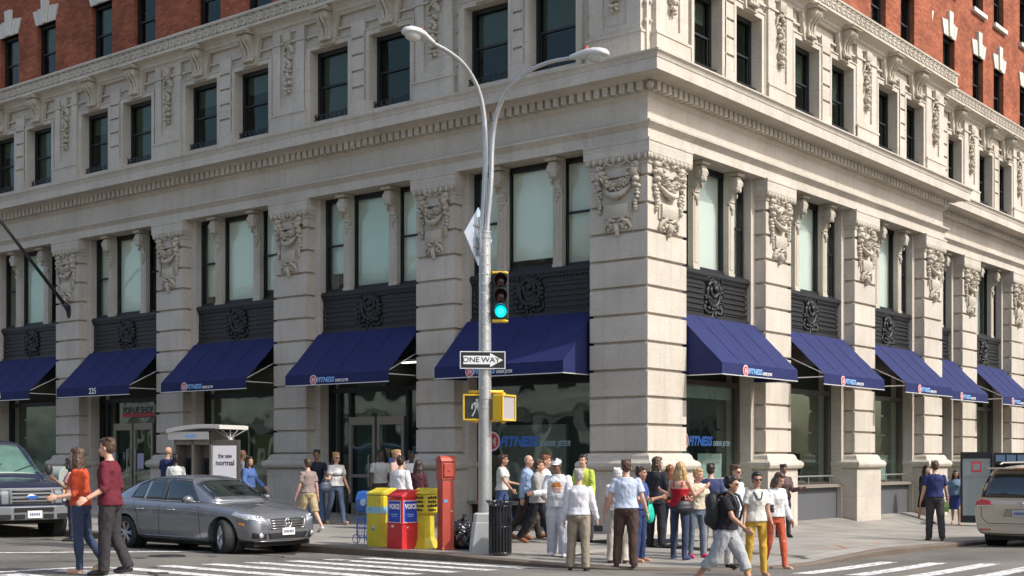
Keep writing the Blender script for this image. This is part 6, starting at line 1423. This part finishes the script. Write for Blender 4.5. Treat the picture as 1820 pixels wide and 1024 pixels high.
# --- silver-grey saloon
def saloon():
    h=Vector((1.0,.045)).normalized(); org=Vector((-5.60,-6.95)); zg=zr_(org.x,org.y); e=empty('parked_car',(org.x,org.y,zg),math.atan2(h.y,h.x),'silver-grey four-door saloon with its front wheel turned, stopped at the kerb before the crosswalk','car')
    e.name='saloon_car'
    P=carpaint('saloon_silver_grey',(.215,.228,.25),.5,.24)
    def st(x,w,zb,zs,zt,tw=.80): return (x,[(0,zb),(w*.80,zb),(w*.965,zb+.06),(w*1.0,(zb+zs)*.5-.03),(w*.992,zs-.13),(w*.965,zs-.035),(w*.90,zs),(w*tw,zs+(zt-zs)*.62),(0,zt)])
    S=[(-2.40,.60,.46,.80,.86),(-2.37,.74,.32,.90,.96),(-2.22,.84,.25,.955,1.05),(-1.8,.885,.22,.965,1.075),(-1.2,.895,.20,.955,1.04),(-.5,.90,.185,.94,.97),(.3,.90,.185,.925,.95),(.85,.90,.19,.905,.985),(1.2,.895,.20,.88,.955),(1.6,.88,.21,.835,.90),(1.9,.85,.22,.785,.835),(2.06,.80,.22,.73,.77),(2.15,.70,.24,.64,.66),(2.19,.60,.30,.52,.54)]
    o=shell([st(*q) for q in S]); WB=1.38; rw=.325
    b_=finish(o,[(WB,.33,.375,-1.2,-.60),(WB,.33,.375,.60,1.2),(-WB,.33,.37,-1.2,-.60),(-WB,.33,.37,.60,1.2)],'body',P,e); sk=Skinner(b_)
    for x in (WB,-WB):
        for s in (1,-1): well(e,x,.33,.375,s*.60,s*.84)
    for s in (1,-1):
        wheel(e,-WB,s*.785,rw,.225,s); wheel(e,WB,s*.785,rw,.225,s,steer=R(-27))
    # cabin
    def cab(x,w0,z0,w1,z1,zt): return (x,[(0,z0-.1),(w0,z0-.1),(w0,z0),(w0*.55+w1*.45,z0+(z1-z0)*.5),(w1,z1),(w1*.8,zt-.012),(w1*.4,zt),(0,zt+.003)])
    C=[(-2.02,.60,.98,.58,1.0,1.02),(-1.75,.70,.98,.62,1.11,1.15),(-1.35,.755,.97,.62,1.27,1.31),(-.95,.775,.96,.61,1.37,1.415),(-.4,.785,.955,.60,1.405,1.452),(.1,.785,.95,.595,1.39,1.44),(.45,.78,.95,.60,1.27,1.32),(.8,.765,.95,.65,1.09,1.135),(1.05,.72,.94,.68,.97,.99)]
    c_=finish(shell([cab(*q) for q in C],2),[], 'cabin',P,e); sc=Skinner(c_)
    for s,a in ((1,'y+'),(-1,'y-')):
        sc.patch('side_window',[(-.93,.985),(-.40,.975),(-.40,1.36),(-.86,1.345)],a,M_CGL,.005); sc.patch('side_window',[(-.32,.975),(.62,.965),(.22,1.335),(-.32,1.365)],a,M_CGL,.005)
        sc.patch('quarter_window',[(-1.30,1.0),(-.97,.99),(-.90,1.335),(-1.22,1.23)],a,M_CGL,.005)
        sc.line('window_trim',[(-1.36,.985),(-.9,.972),(-.3,.962),(.66,.95)],a,M_CHR,.009,off=.003); sc.line('window_trim',[(-1.36,.985),(-1.18,1.26),(-.85,1.365),(-.3,1.385),(.2,1.36),(.66,.95)],a,M_PLAS,.008,off=.002)
        sc.line('door_pillar',[(-.36,.965),(-.36,1.37)],a,M_CHR if False else M_PLAS,.02,off=-.006)
        for pts in ([(.74,.90),(.80,.5),(.78,.25)],[(-.34,.93),(-.36,.5),(-.36,.25)],[(-1.15,.94),(-1.02,.72),(-.98,.5),(-.86,.27)],[(-.98,.245),(.86,.245)]): sk.line('door_gap',pts,a,M_SEAM,.0045)
        sk.line('side_crease',[(-2.1,.80),(-1.2,.81),(0,.79),(1.0,.755)],a,P,.006,off=-.001); sk.line('sill_trim',[(-.95,.30),(.92,.29)],a,P,.016,off=-.004)
        for x in (-.90,.0): 
            h_,n_=sk.hit((x,s*4,.80),(0,-s,0)); b=MB(); y=h_.y; b.tube([(x-.10,y,.80),(x-.08,y+s*.03,.80),(x+.08,y+s*.03,.80),(x+.10,y,.80)],.012,6); b.obj('door_handle',M_CHR,e,smooth=True)
        b=MB(); b.ell((.60,s*.99,1.0),(.085,.11,.075),14,8); b.tube([(.64,s*.84,.95),(.62,s*.93,.97)],.022,6); m=b.obj('wing_mirror',P,e,smooth=True); MB().box(.515,.53,s*.91-.0,s*1.07,.95,1.05).obj('mirror_glass',M_CGL,m)
        sk.patch('headlight',[(s*.50,.60),(s*.83,.66),(s*.84,.76),(s*.56,.715)],'x+',M_HL,.006); sk.patch('tail_lamp',[(s*.46,.70),(s*.84,.70),(s*.84,.86),(s*.46,.86)],'x-',M_TL,.006)
        sk.patch('headlight_side',[(1.62,.735),(1.98,.645),(2.0,.70),(1.68,.795)],a,M_HL,.005); sk.patch('side_marker',[(1.80,.56),(1.92,.545),(1.92,.585),(1.80,.60)],a,M_AMB,.005)
        sk.patch('bumper_intake',[(s*.50,.30),(s*.76,.32),(s*.77,.42),(s*.52,.40)],'x+',M_PLAS,.004); b=MB(); h_,n_=sk.hit((6,s*.64,.365),(-1,0,0)); b.ell((h_.x+.005,h_.y,.365),(.03,.055,.05),12,8); b.obj('fog_lamp',M_HL,e,smooth=True)
        b=MB(); h_,n_=sk.hit((6,s*.64,.69),(-1,0,0)); b.ell((h_.x-.01,s*.66,.69),(.03,.05,.045),12,8); b.obj('lamp_projector',M_CHR,e,smooth=True)
        sk.line('hood_gap',[(.95,s*.72),(1.5,s*.70),(2.0,s*.56)],'z+',M_SEAM,.004)
    sc.patch('windscreen',[(.38,-.565),(.96,-.66),(.96,.66),(.38,.565)],'z+',M_CGL,.006,12,10); sc.patch('rear_window',[(-1.15,-.55),(-1.86,-.55),(-1.86,.55),(-1.15,.55)],'z+',M_CGL,.006)
    sc.line('windscreen_trim',[(.36,-.58),(.97,-.68),(.99,0),(.97,.68),(.36,.58),(.32,0)],'z+',M_PLAS,.008,closed=True)
    for s in (-.35,.25): sc.line('wiper',[(.93,s),(.80,s+.38)],'z+',M_PLAS,.008,off=.012)
    g=sk.patch('grille',[(-.40,.49),(.40,.49),(.46,.66),(-.46,.66)],'x+',M_PLAS,.006)
    for z in (.53,.575,.62): sk.line('grille_bar',[(-.41,z),(.41,z)],'x+',M_CHR,.009,off=.01,parent=g)
    sk.line('grille_surround',[(-.40,.485),(.40,.485),(.46,.665),(-.46,.665)],'x+',M_CHR,.010,off=.006,closed=True,parent=g)
    h_,n_=sk.hit((6,0,.575),(-1,0,0)); b=MB(); X=h_.x+.02; rr=.085
    b.tube([(X,rr*math.cos(a),.578+rr*math.sin(a)) for a in [2*math.pi*k/24 for k in range(25)]],.010,6)
    for k in range(3):
        a=math.pi/2+2*math.pi*k/3; b.tube([(X,0,.578),(X,rr*math.cos(a),.578+rr*math.sin(a))],[.014,.004],6)
    b.obj('star_emblem',M_CHR,g,smooth=True)
    sk.patch('lower_intake',[(-.45,.30),(.45,.30),(.50,.41),(-.50,.41)],'x+',M_PLAS,.004); sk.line('bumper_lip',[(-.78,.265),(0,.25),(.78,.265)],'x+',M_CHR,.008,off=.002); sk.line('bumper_gap',[(-.5,.47),(.5,.47)],'x+',M_SEAM,.004)
    h_,n_=sk.hit((6,0,.40),(-1,0,0)); X=h_.x+.012; b=MB().box(X,X+.012,-.155,.155,.36,.49); pl=b.obj('number_plate',M_PLATE,e); b=MB()
    for k in range(7): b.box(X+.012,X+.015,-.12+.036*k,-.097+.036*k,.40,.45)
    b.obj('plate_marks',M_PLT,pl)
    b=MB(); b.tube([(.5,-.28,.99),(.38,-.28,1.05)],[.10,.10],12); 
    MB().box(-2.3,2.05,-.7,.7,.16,.24).obj('underbody',M_SEAM,e)
saloon()
# --- dark blue van cut by the left edge
def van():
    P0,_=hit(88,953); hd=R(-8); h=Vector((math.cos(hd),math.sin(hd))); lf=Vector((-h.y,h.x)); org=Vector((P0.x,P0.y))-h*1.75-lf*.82; e=empty('delivery_van',(org.x,org.y,zr_(org.x,org.y)),hd,'dark blue van with a grey plastic grille, cut off by the left photo edge','van'); e.scale=(1.05,1.05,1.09)
    P=carpaint('van_blue',(.022,.032,.075),.3,.3); GP=flat('van_grey_plastic',(.16,.17,.18),.5,var=.1)
    def st(x,w,zb,zs,zt): return (x,[(0,zb),(w*.85,zb),(w*.98,zb+.08),(w,(zb+zs)/2),(w*.99,zs-.15),(w*.96,zs-.03),(w*.88,zs),(w*.6,zs+(zt-zs)*.7),(0,zt)])
    S=[(-3.3,.9,.4,1.1,1.12),(-3.25,.97,.38,1.2,1.22),(-1,1.0,.36,1.22,1.24),(.9,1.0,.36,1.22,1.28),(1.3,.99,.38,1.18,1.27),(1.9,.985,.4,1.12,1.20),(2.3,.97,.42,1.05,1.12),(2.48,.94,.44,.98,1.03),(2.55,.88,.48,.88,.92)]
    o=shell([st(*q) for q in S]); b_=finish(o,[(1.75,.40,.46,.66,1.3),(1.75,.40,.46,-1.3,-.66),(-1.9,.40,.46,.66,1.3),(-1.9,.40,.46,-1.3,-.66)],'body',P,e); sk=Skinner(b_)
    for s in (1,-1):
        wheel(e,1.75,s*.82,.385,.25,s,8,split=False); wheel(e,-1.9,s*.82,.385,.25,s,8,split=False); well(e,1.75,.40,.46,s*.66,s*.94)
    def cab(x,w0,z0,w1,z1,zt): return (x,[(0,z0-.1),(w0,z0-.1),(w0,z0),(w0*.5+w1*.5,z0+(z1-z0)*.5),(w1,z1),(w1*.8,zt-.015),(w1*.4,zt),(0,zt+.004)])
    C=[(-3.25,.93,1.2,.80,1.9,1.98),(-2,.95,1.2,.82,1.95,2.04),(0,.95,1.2,.80,1.95,2.04),(.35,.95,1.2,.78,1.90,1.98),(.75,.93,1.2,.80,1.62,1.69),(1.15,.90,1.2,.82,1.34,1.38),(1.4,.85,1.16,.80,1.2,1.22)]
    c_=finish(shell([cab(*q) for q in C]),[],'cabin',P,e); sc=Skinner(c_)
    sc.patch('windscreen',[(.42,-.72),(1.26,-.80),(1.26,.80),(.42,.72)],'z+',flat('van_windscreen',(.10,.19,.16),.05,coat=1,var=.6,vs=2.5),.006)
    sc.line('windscreen_trim',[(.38,-.75),(1.3,-.84),(1.3,.84),(.38,.75)],'z+',M_PLAS,.012,closed=True)
    for s in (-.5,.2): sc.line('wiper',[(1.22,s),(1.0,s+.5)],'z+',M_PLAS,.010,off=.02)
    for s,a in ((1,'y+'),(-1,'y-')):
        sc.patch('side_window',[(-.35,1.24),(.95,1.24),(.42,1.80),(-.35,1.84)],a,M_CGL,.005); b=MB(); b.ell((.98,s*1.08,1.38),(.05,.09,.12),12,8); b.tube([(.95,s*.85,1.25),(.98,s*1.04,1.30)],.025,6); b.obj('wing_mirror',M_PLAS,e,smooth=True)
        sk.patch('headlight',[(s*.68,.74),(s*.90,.74),(s*.91,.90),(s*.68,.90)],'x+',M_HL,.012); sk.patch('indicator',[(s*.70,.91),(s*.90,.91),(s*.90,.97),(s*.70,.97)],'x+',M_AMB,.012)
        sk.line('door_gap',[(.98,1.2),(.98,.45)],a,M_SEAM,.005)
        g2=sk.patch('grille_side',[(s*.50,.70),(s*.65,.70),(s*.65,.98),(s*.50,.98)],'x+',GP,.02)
    sk.line('hood_chrome',[(-.9,1.0),(.9,1.0)],'x+',GP,.03,off=.0)
    g=sk.patch('grille',[(-.48,.70),(.48,.70),(.48,.99),(-.48,.99)],'x+',GP,.02)
    for z in (.735,.80,.88,.945): g3=sk.patch('grille_slot',[(-.42,z-.018),(.42,z-.018),(.42,z+.018),(-.42,z+.018)],'x+',M_SEAM,.026,parent=g)
    h_,n_=sk.hit((6,0,.84),(-1,0,0)); X=h_.x+.03; b=MB(); b.ell((X,0,.84),(.012,.13,.055),20,8); em=b.obj('oval_emblem',M_CHR,g,smooth=True); MB().ell((X+.006,0,.84),(.010,.115,.043),20,8).obj('emblem_field',M_NB,em,smooth=True)
    b=MB(); pr=[(2.42,-.92),(2.56,-.80),(2.66,-.5),(2.68,0),(2.66,.5),(2.56,.80),(2.42,.92),(2.3,.9),(2.3,-.9)]
    b.prismz(pr,.38,.66); b.obj('bumper',GP,e,bevel=.025); b=MB(); b.box(2.63,2.695,-.42,.42,.56,.63); b.box(2.6,2.69,-.75,-.5,.42,.50); b.box(2.6,2.67,.5,.75,.42,.50); b.box(2.6,2.69,-.42,-.2,.42,.5); b.box(2.6,2.69,.2,.42,.42,.5); b.obj('bumper_opening',M_SEAM,e)
    pl=MB().box(2.69,2.705,-.155,.155,.42,.57).obj('number_plate',M_PLATE,e); b=MB()
    for k in range(6): b.box(2.705,2.708,-.11+.038*k,-.085+.038*k,.47,.52)
    b.obj('plate_marks',M_PLT,pl); MB().box(-3.2,2.4,-.75,.75,.3,.42).obj('underbody',M_SEAM,e)
    for k,(x,y) in enumerate(((.35,-.3),(.35,.3))): b=MB(); b.ell((x,y,1.3),(.1,.22,.35),10,7); 
van()
# --- champagne minivan seen from behind at the right edge
def minivan():
    Y=3.95; xl=plane_pt(1727,900,(0,Y),(1,0)).x; cx=xl+.985; zg=zr_(cx,Y+1); e=empty('minivan',(cx,Y+2.5,zg-.02),R(90),'champagne-coloured minivan seen from behind, cut off by the right edge of the photo','car')
    P=carpaint('minivan_champagne',(.54,.47,.37),.3,.35)
    def st(x,w,zb,zs,zt): return (x,[(0,zb),(w*.82,zb),(w*.96,zb+.07),(w,(zb+zs)/2-.03),(w*.995,zs-.16),(w*.97,zs-.03),(w*.90,zs),(w*.7,zs+.02),(0,zt)])
    S=[(-2.50,.84,.34,.80,.82),(-2.49,.90,.28,.93,.95),(-2.42,.955,.24,1.0,1.02),(-2.1,.985,.22,1.03,1.05),(-1,.99,.2,1.02,1.04),(.8,.99,.2,.99,1.02),(1.5,.97,.22,.93,1.0),(2.1,.92,.25,.82,.87),(2.4,.8,.3,.68,.7),(2.5,.66,.36,.56,.58)]
    o=shell([st(*q) for q in S]); b_=finish(o,[(-1.52,.34,.39,.66,1.3),(-1.52,.34,.39,-1.3,-.66),(1.5,.34,.39,.66,1.3),(1.5,.34,.39,-1.3,-.66)],'body',P,e); sk=Skinner(b_)
    for s in (1,-1):
        wheel(e,-1.52,s*.85,.335,.235,s,5); wheel(e,1.5,s*.85,.335,.235,s,5); well(e,-1.52,.34,.39,s*.66,s*.93)
    def cab(x,w0,z0,w1,z1,zt): return (x,[(0,z0-.1),(w0,z0-.1),(w0,z0),(w0*.5+w1*.5,z0+(z1-z0)*.5),(w1,z1),(w1*.8,zt-.015),(w1*.4,zt),(0,zt+.004)])
    C=[(-2.45,.84,1.0,.76,1.05,1.07),(-2.38,.90,1.0,.76,1.30,1.34),(-2.22,.925,1.0,.745,1.52,1.58),(-2.0,.93,1.0,.74,1.58,1.66),(-.8,.93,1.0,.74,1.63,1.71),(.2,.93,.99,.73,1.6,1.68),(.8,.90,.98,.75,1.38,1.44),(1.5,.86,.96,.78,1.05,1.07)]
    c_=finish(shell([cab(*q) for q in C]),[],'cabin',P,e); sc=Skinner(c_)
    sc.patch('rear_window',[(-.80,1.04),(.80,1.04),(.69,1.50),(-.69,1.50)],'x-',M_CGL,.006,14,10); sc.line('rear_window_trim',[(-.82,1.03),(.82,1.03),(.70,1.52),(-.70,1.52)],'x-',M_SEAM,.008,closed=True)
    b=MB(); b.box(-2.40,-2.05,-.70,.70,1.60,1.635); sp=b.obj('roof_spoiler',P,e,bevel=.012); MB().box(-2.41,-2.395,-.15,.15,1.605,1.625).obj('brake_light',M_TL,sp)
    for s,a in ((1,'y+'),(-1,'y-')):
        sc.patch('side_window',[(-2.05,1.06),(-.5,1.04),(-.5,1.53),(-1.95,1.50)],a,M_CGL,.005); sc.patch('side_window',[(-.42,1.04),(1.1,1.02),(.55,1.45),(-.42,1.53)],a,M_CGL,.005)
        t=sk.patch('tail_lamp',[(s*.56,.86),(s*.955,.84),(s*.93,1.0),(s*.60,.95)],'x-',M_TL,.010); t2=sk.patch('tail_lamp_side',[(-2.44,.86),(-2.12,.92),(-2.2,1.0),(-2.42,.98)],a,M_TL,.008)
        sk.patch('tail_lamp_clear',[(s*.58,.855),(s*.93,.835),(s*.93,.86),(s*.60,.875)],'x-',M_HL,.012); sk.patch('reflector',[(s*.60,.36),(s*.82,.36),(s*.82,.385),(s*.60,.385)],'x-',M_TL,.006)
        sk.line('sliding_door_track',[(-2.1,.88),(-.5,.88)],a,M_SEAM,.006); sk.line('tailgate_gap',[(s*.80,.95),(s*.78,.62),(s*.66,.50)],'x-',M_SEAM,.006)
    sk.line('tailgate_gap',[(-.66,.50),(.66,.50)],'x-',M_SEAM,.006); sk.line('bumper_edge',[(-.88,.47),(.88,.47)],'x-',P,.018,off=-.006); sk.line('bumper_gap',[(-.86,.29),(.86,.29)],'x-',M_SEAM,.010)
    rc=sk.patch('plate_recess_shade',[(-.36,.64),(.36,.64),(.28,.80),(-.28,.80)],'x-',flat('recess_champagne',(.30,.25,.18),.4),.003); sk.line('recess_edge',[(-.42,.66),(-.30,.81),(.30,.81),(.42,.66)],'x-',P,.012,parent=rc)  # recess shade put into a darker patch of the body colour, flush with the tailgate
    h_,n_=sk.hit((-6,0,.71),(1,0,0)); X=h_.x; pl=MB().box(X-.02,X-.006,-.155,.155,.64,.78).obj('number_plate',flat('plate_pale_grey',(.42,.44,.45),.45),e); b=MB()
    for k in range(6): b.box(X-.023,X-.020,-.11+.04*k,-.083+.04*k,.68,.735)
    b.obj('plate_marks',M_PLT,pl)
    h_,n_=sk.hit((-6,0,.90),(1,0,0)); X=h_.x-.012; b=MB(); b.tube([(X,.075*math.cos(a),.90+.05*math.sin(a)) for a in [2*math.pi*k/20 for k in range(21)]],.007,6); b.tube([(X,.033*math.cos(a),.905+.045*math.sin(a)) for a in [2*math.pi*k/16 for k in range(17)]],.006,6); b.tube([(X,.06*math.cos(a),.925+.018*math.sin(a)) for a in [2*math.pi*k/16 for k in range(17)]],.006,6); b.obj('oval_badge',M_CHR,e,smooth=True)
    sc.line('rear_wiper',[(.0,1.06),(.42,1.12)],'x-',M_PLAS,.010,off=.015); MB().box(-2.35,2.3,-.75,.75,.16,.26).obj('underbody',M_SEAM,e)
    for s in (1,-1): MB().tube([(-1.6,s*.70,1.70),(-1.4,s*.71,1.735),(.0,s*.70,1.74),(.2,s*.70,1.70)],.018,8).obj('roof_rail',P,e,smooth=True)
minivan()

def prints():
    q=PE['s4']; k=q['K']; sh=[c for c in q['root'].children if c.name.startswith('shirt')][0]; sk=Skinner(sh); dz=q['P'](Vector((0,0,0)))[2]
    z0=lambda z: z*k+dz
    o=sk.patch('chest_print',[(-.10*k,z0(1.24)),(.10*k,z0(1.24)),(.055*k,z0(1.33)),(-.06*k,z0(1.32))],'x+',flat('print_orange',(.45,.16,.03),.7,var=.5,vs=12),.003,10,8)
    sk.patch('chest_print_lower',[(-.06*k,z0(1.15)),(.07*k,z0(1.14)),(.10*k,z0(1.24)),(-.10*k,z0(1.24))],'x+',flat('print_pale_pink',(.6,.38,.3),.7,var=.3,vs=12),.003,10,8)
    q=PE['k3']; k=q['K']; sh=[c for c in q['root'].children if c.name.startswith('shirt')][0]; sk=Skinner(sh); dz=q['P'](Vector((0,0,0)))[2]
    sk.patch('chest_stripe',[(-.14*k,1.20*k+dz),(.14*k,1.20*k+dz),(.14*k,1.225*k+dz),(-.14*k,1.225*k+dz)],'x+',M_BLACK,.003,12,2)
    for key,sg in (('o3',-1),('o1',-1),('d3',-1)):
        q=PE[key]; k=q['K']; sh=[c for c in q['root'].children if c.name.startswith('trousers')][0]; sk=Skinner(sh); dz=q['P'](Vector((0,0,0)))[2]
        for s in (1,-1): sk.line('pocket',[(s*.13*k,.93*k+dz),(s*.05*k,.93*k+dz)],'x-',M_SEAM,.004)
        sk.line('belt',[(-.16*k,1.0*k+dz),(.16*k,1.0*k+dz)],'x-',M_BLACK,.012,off=-.004)
prints()
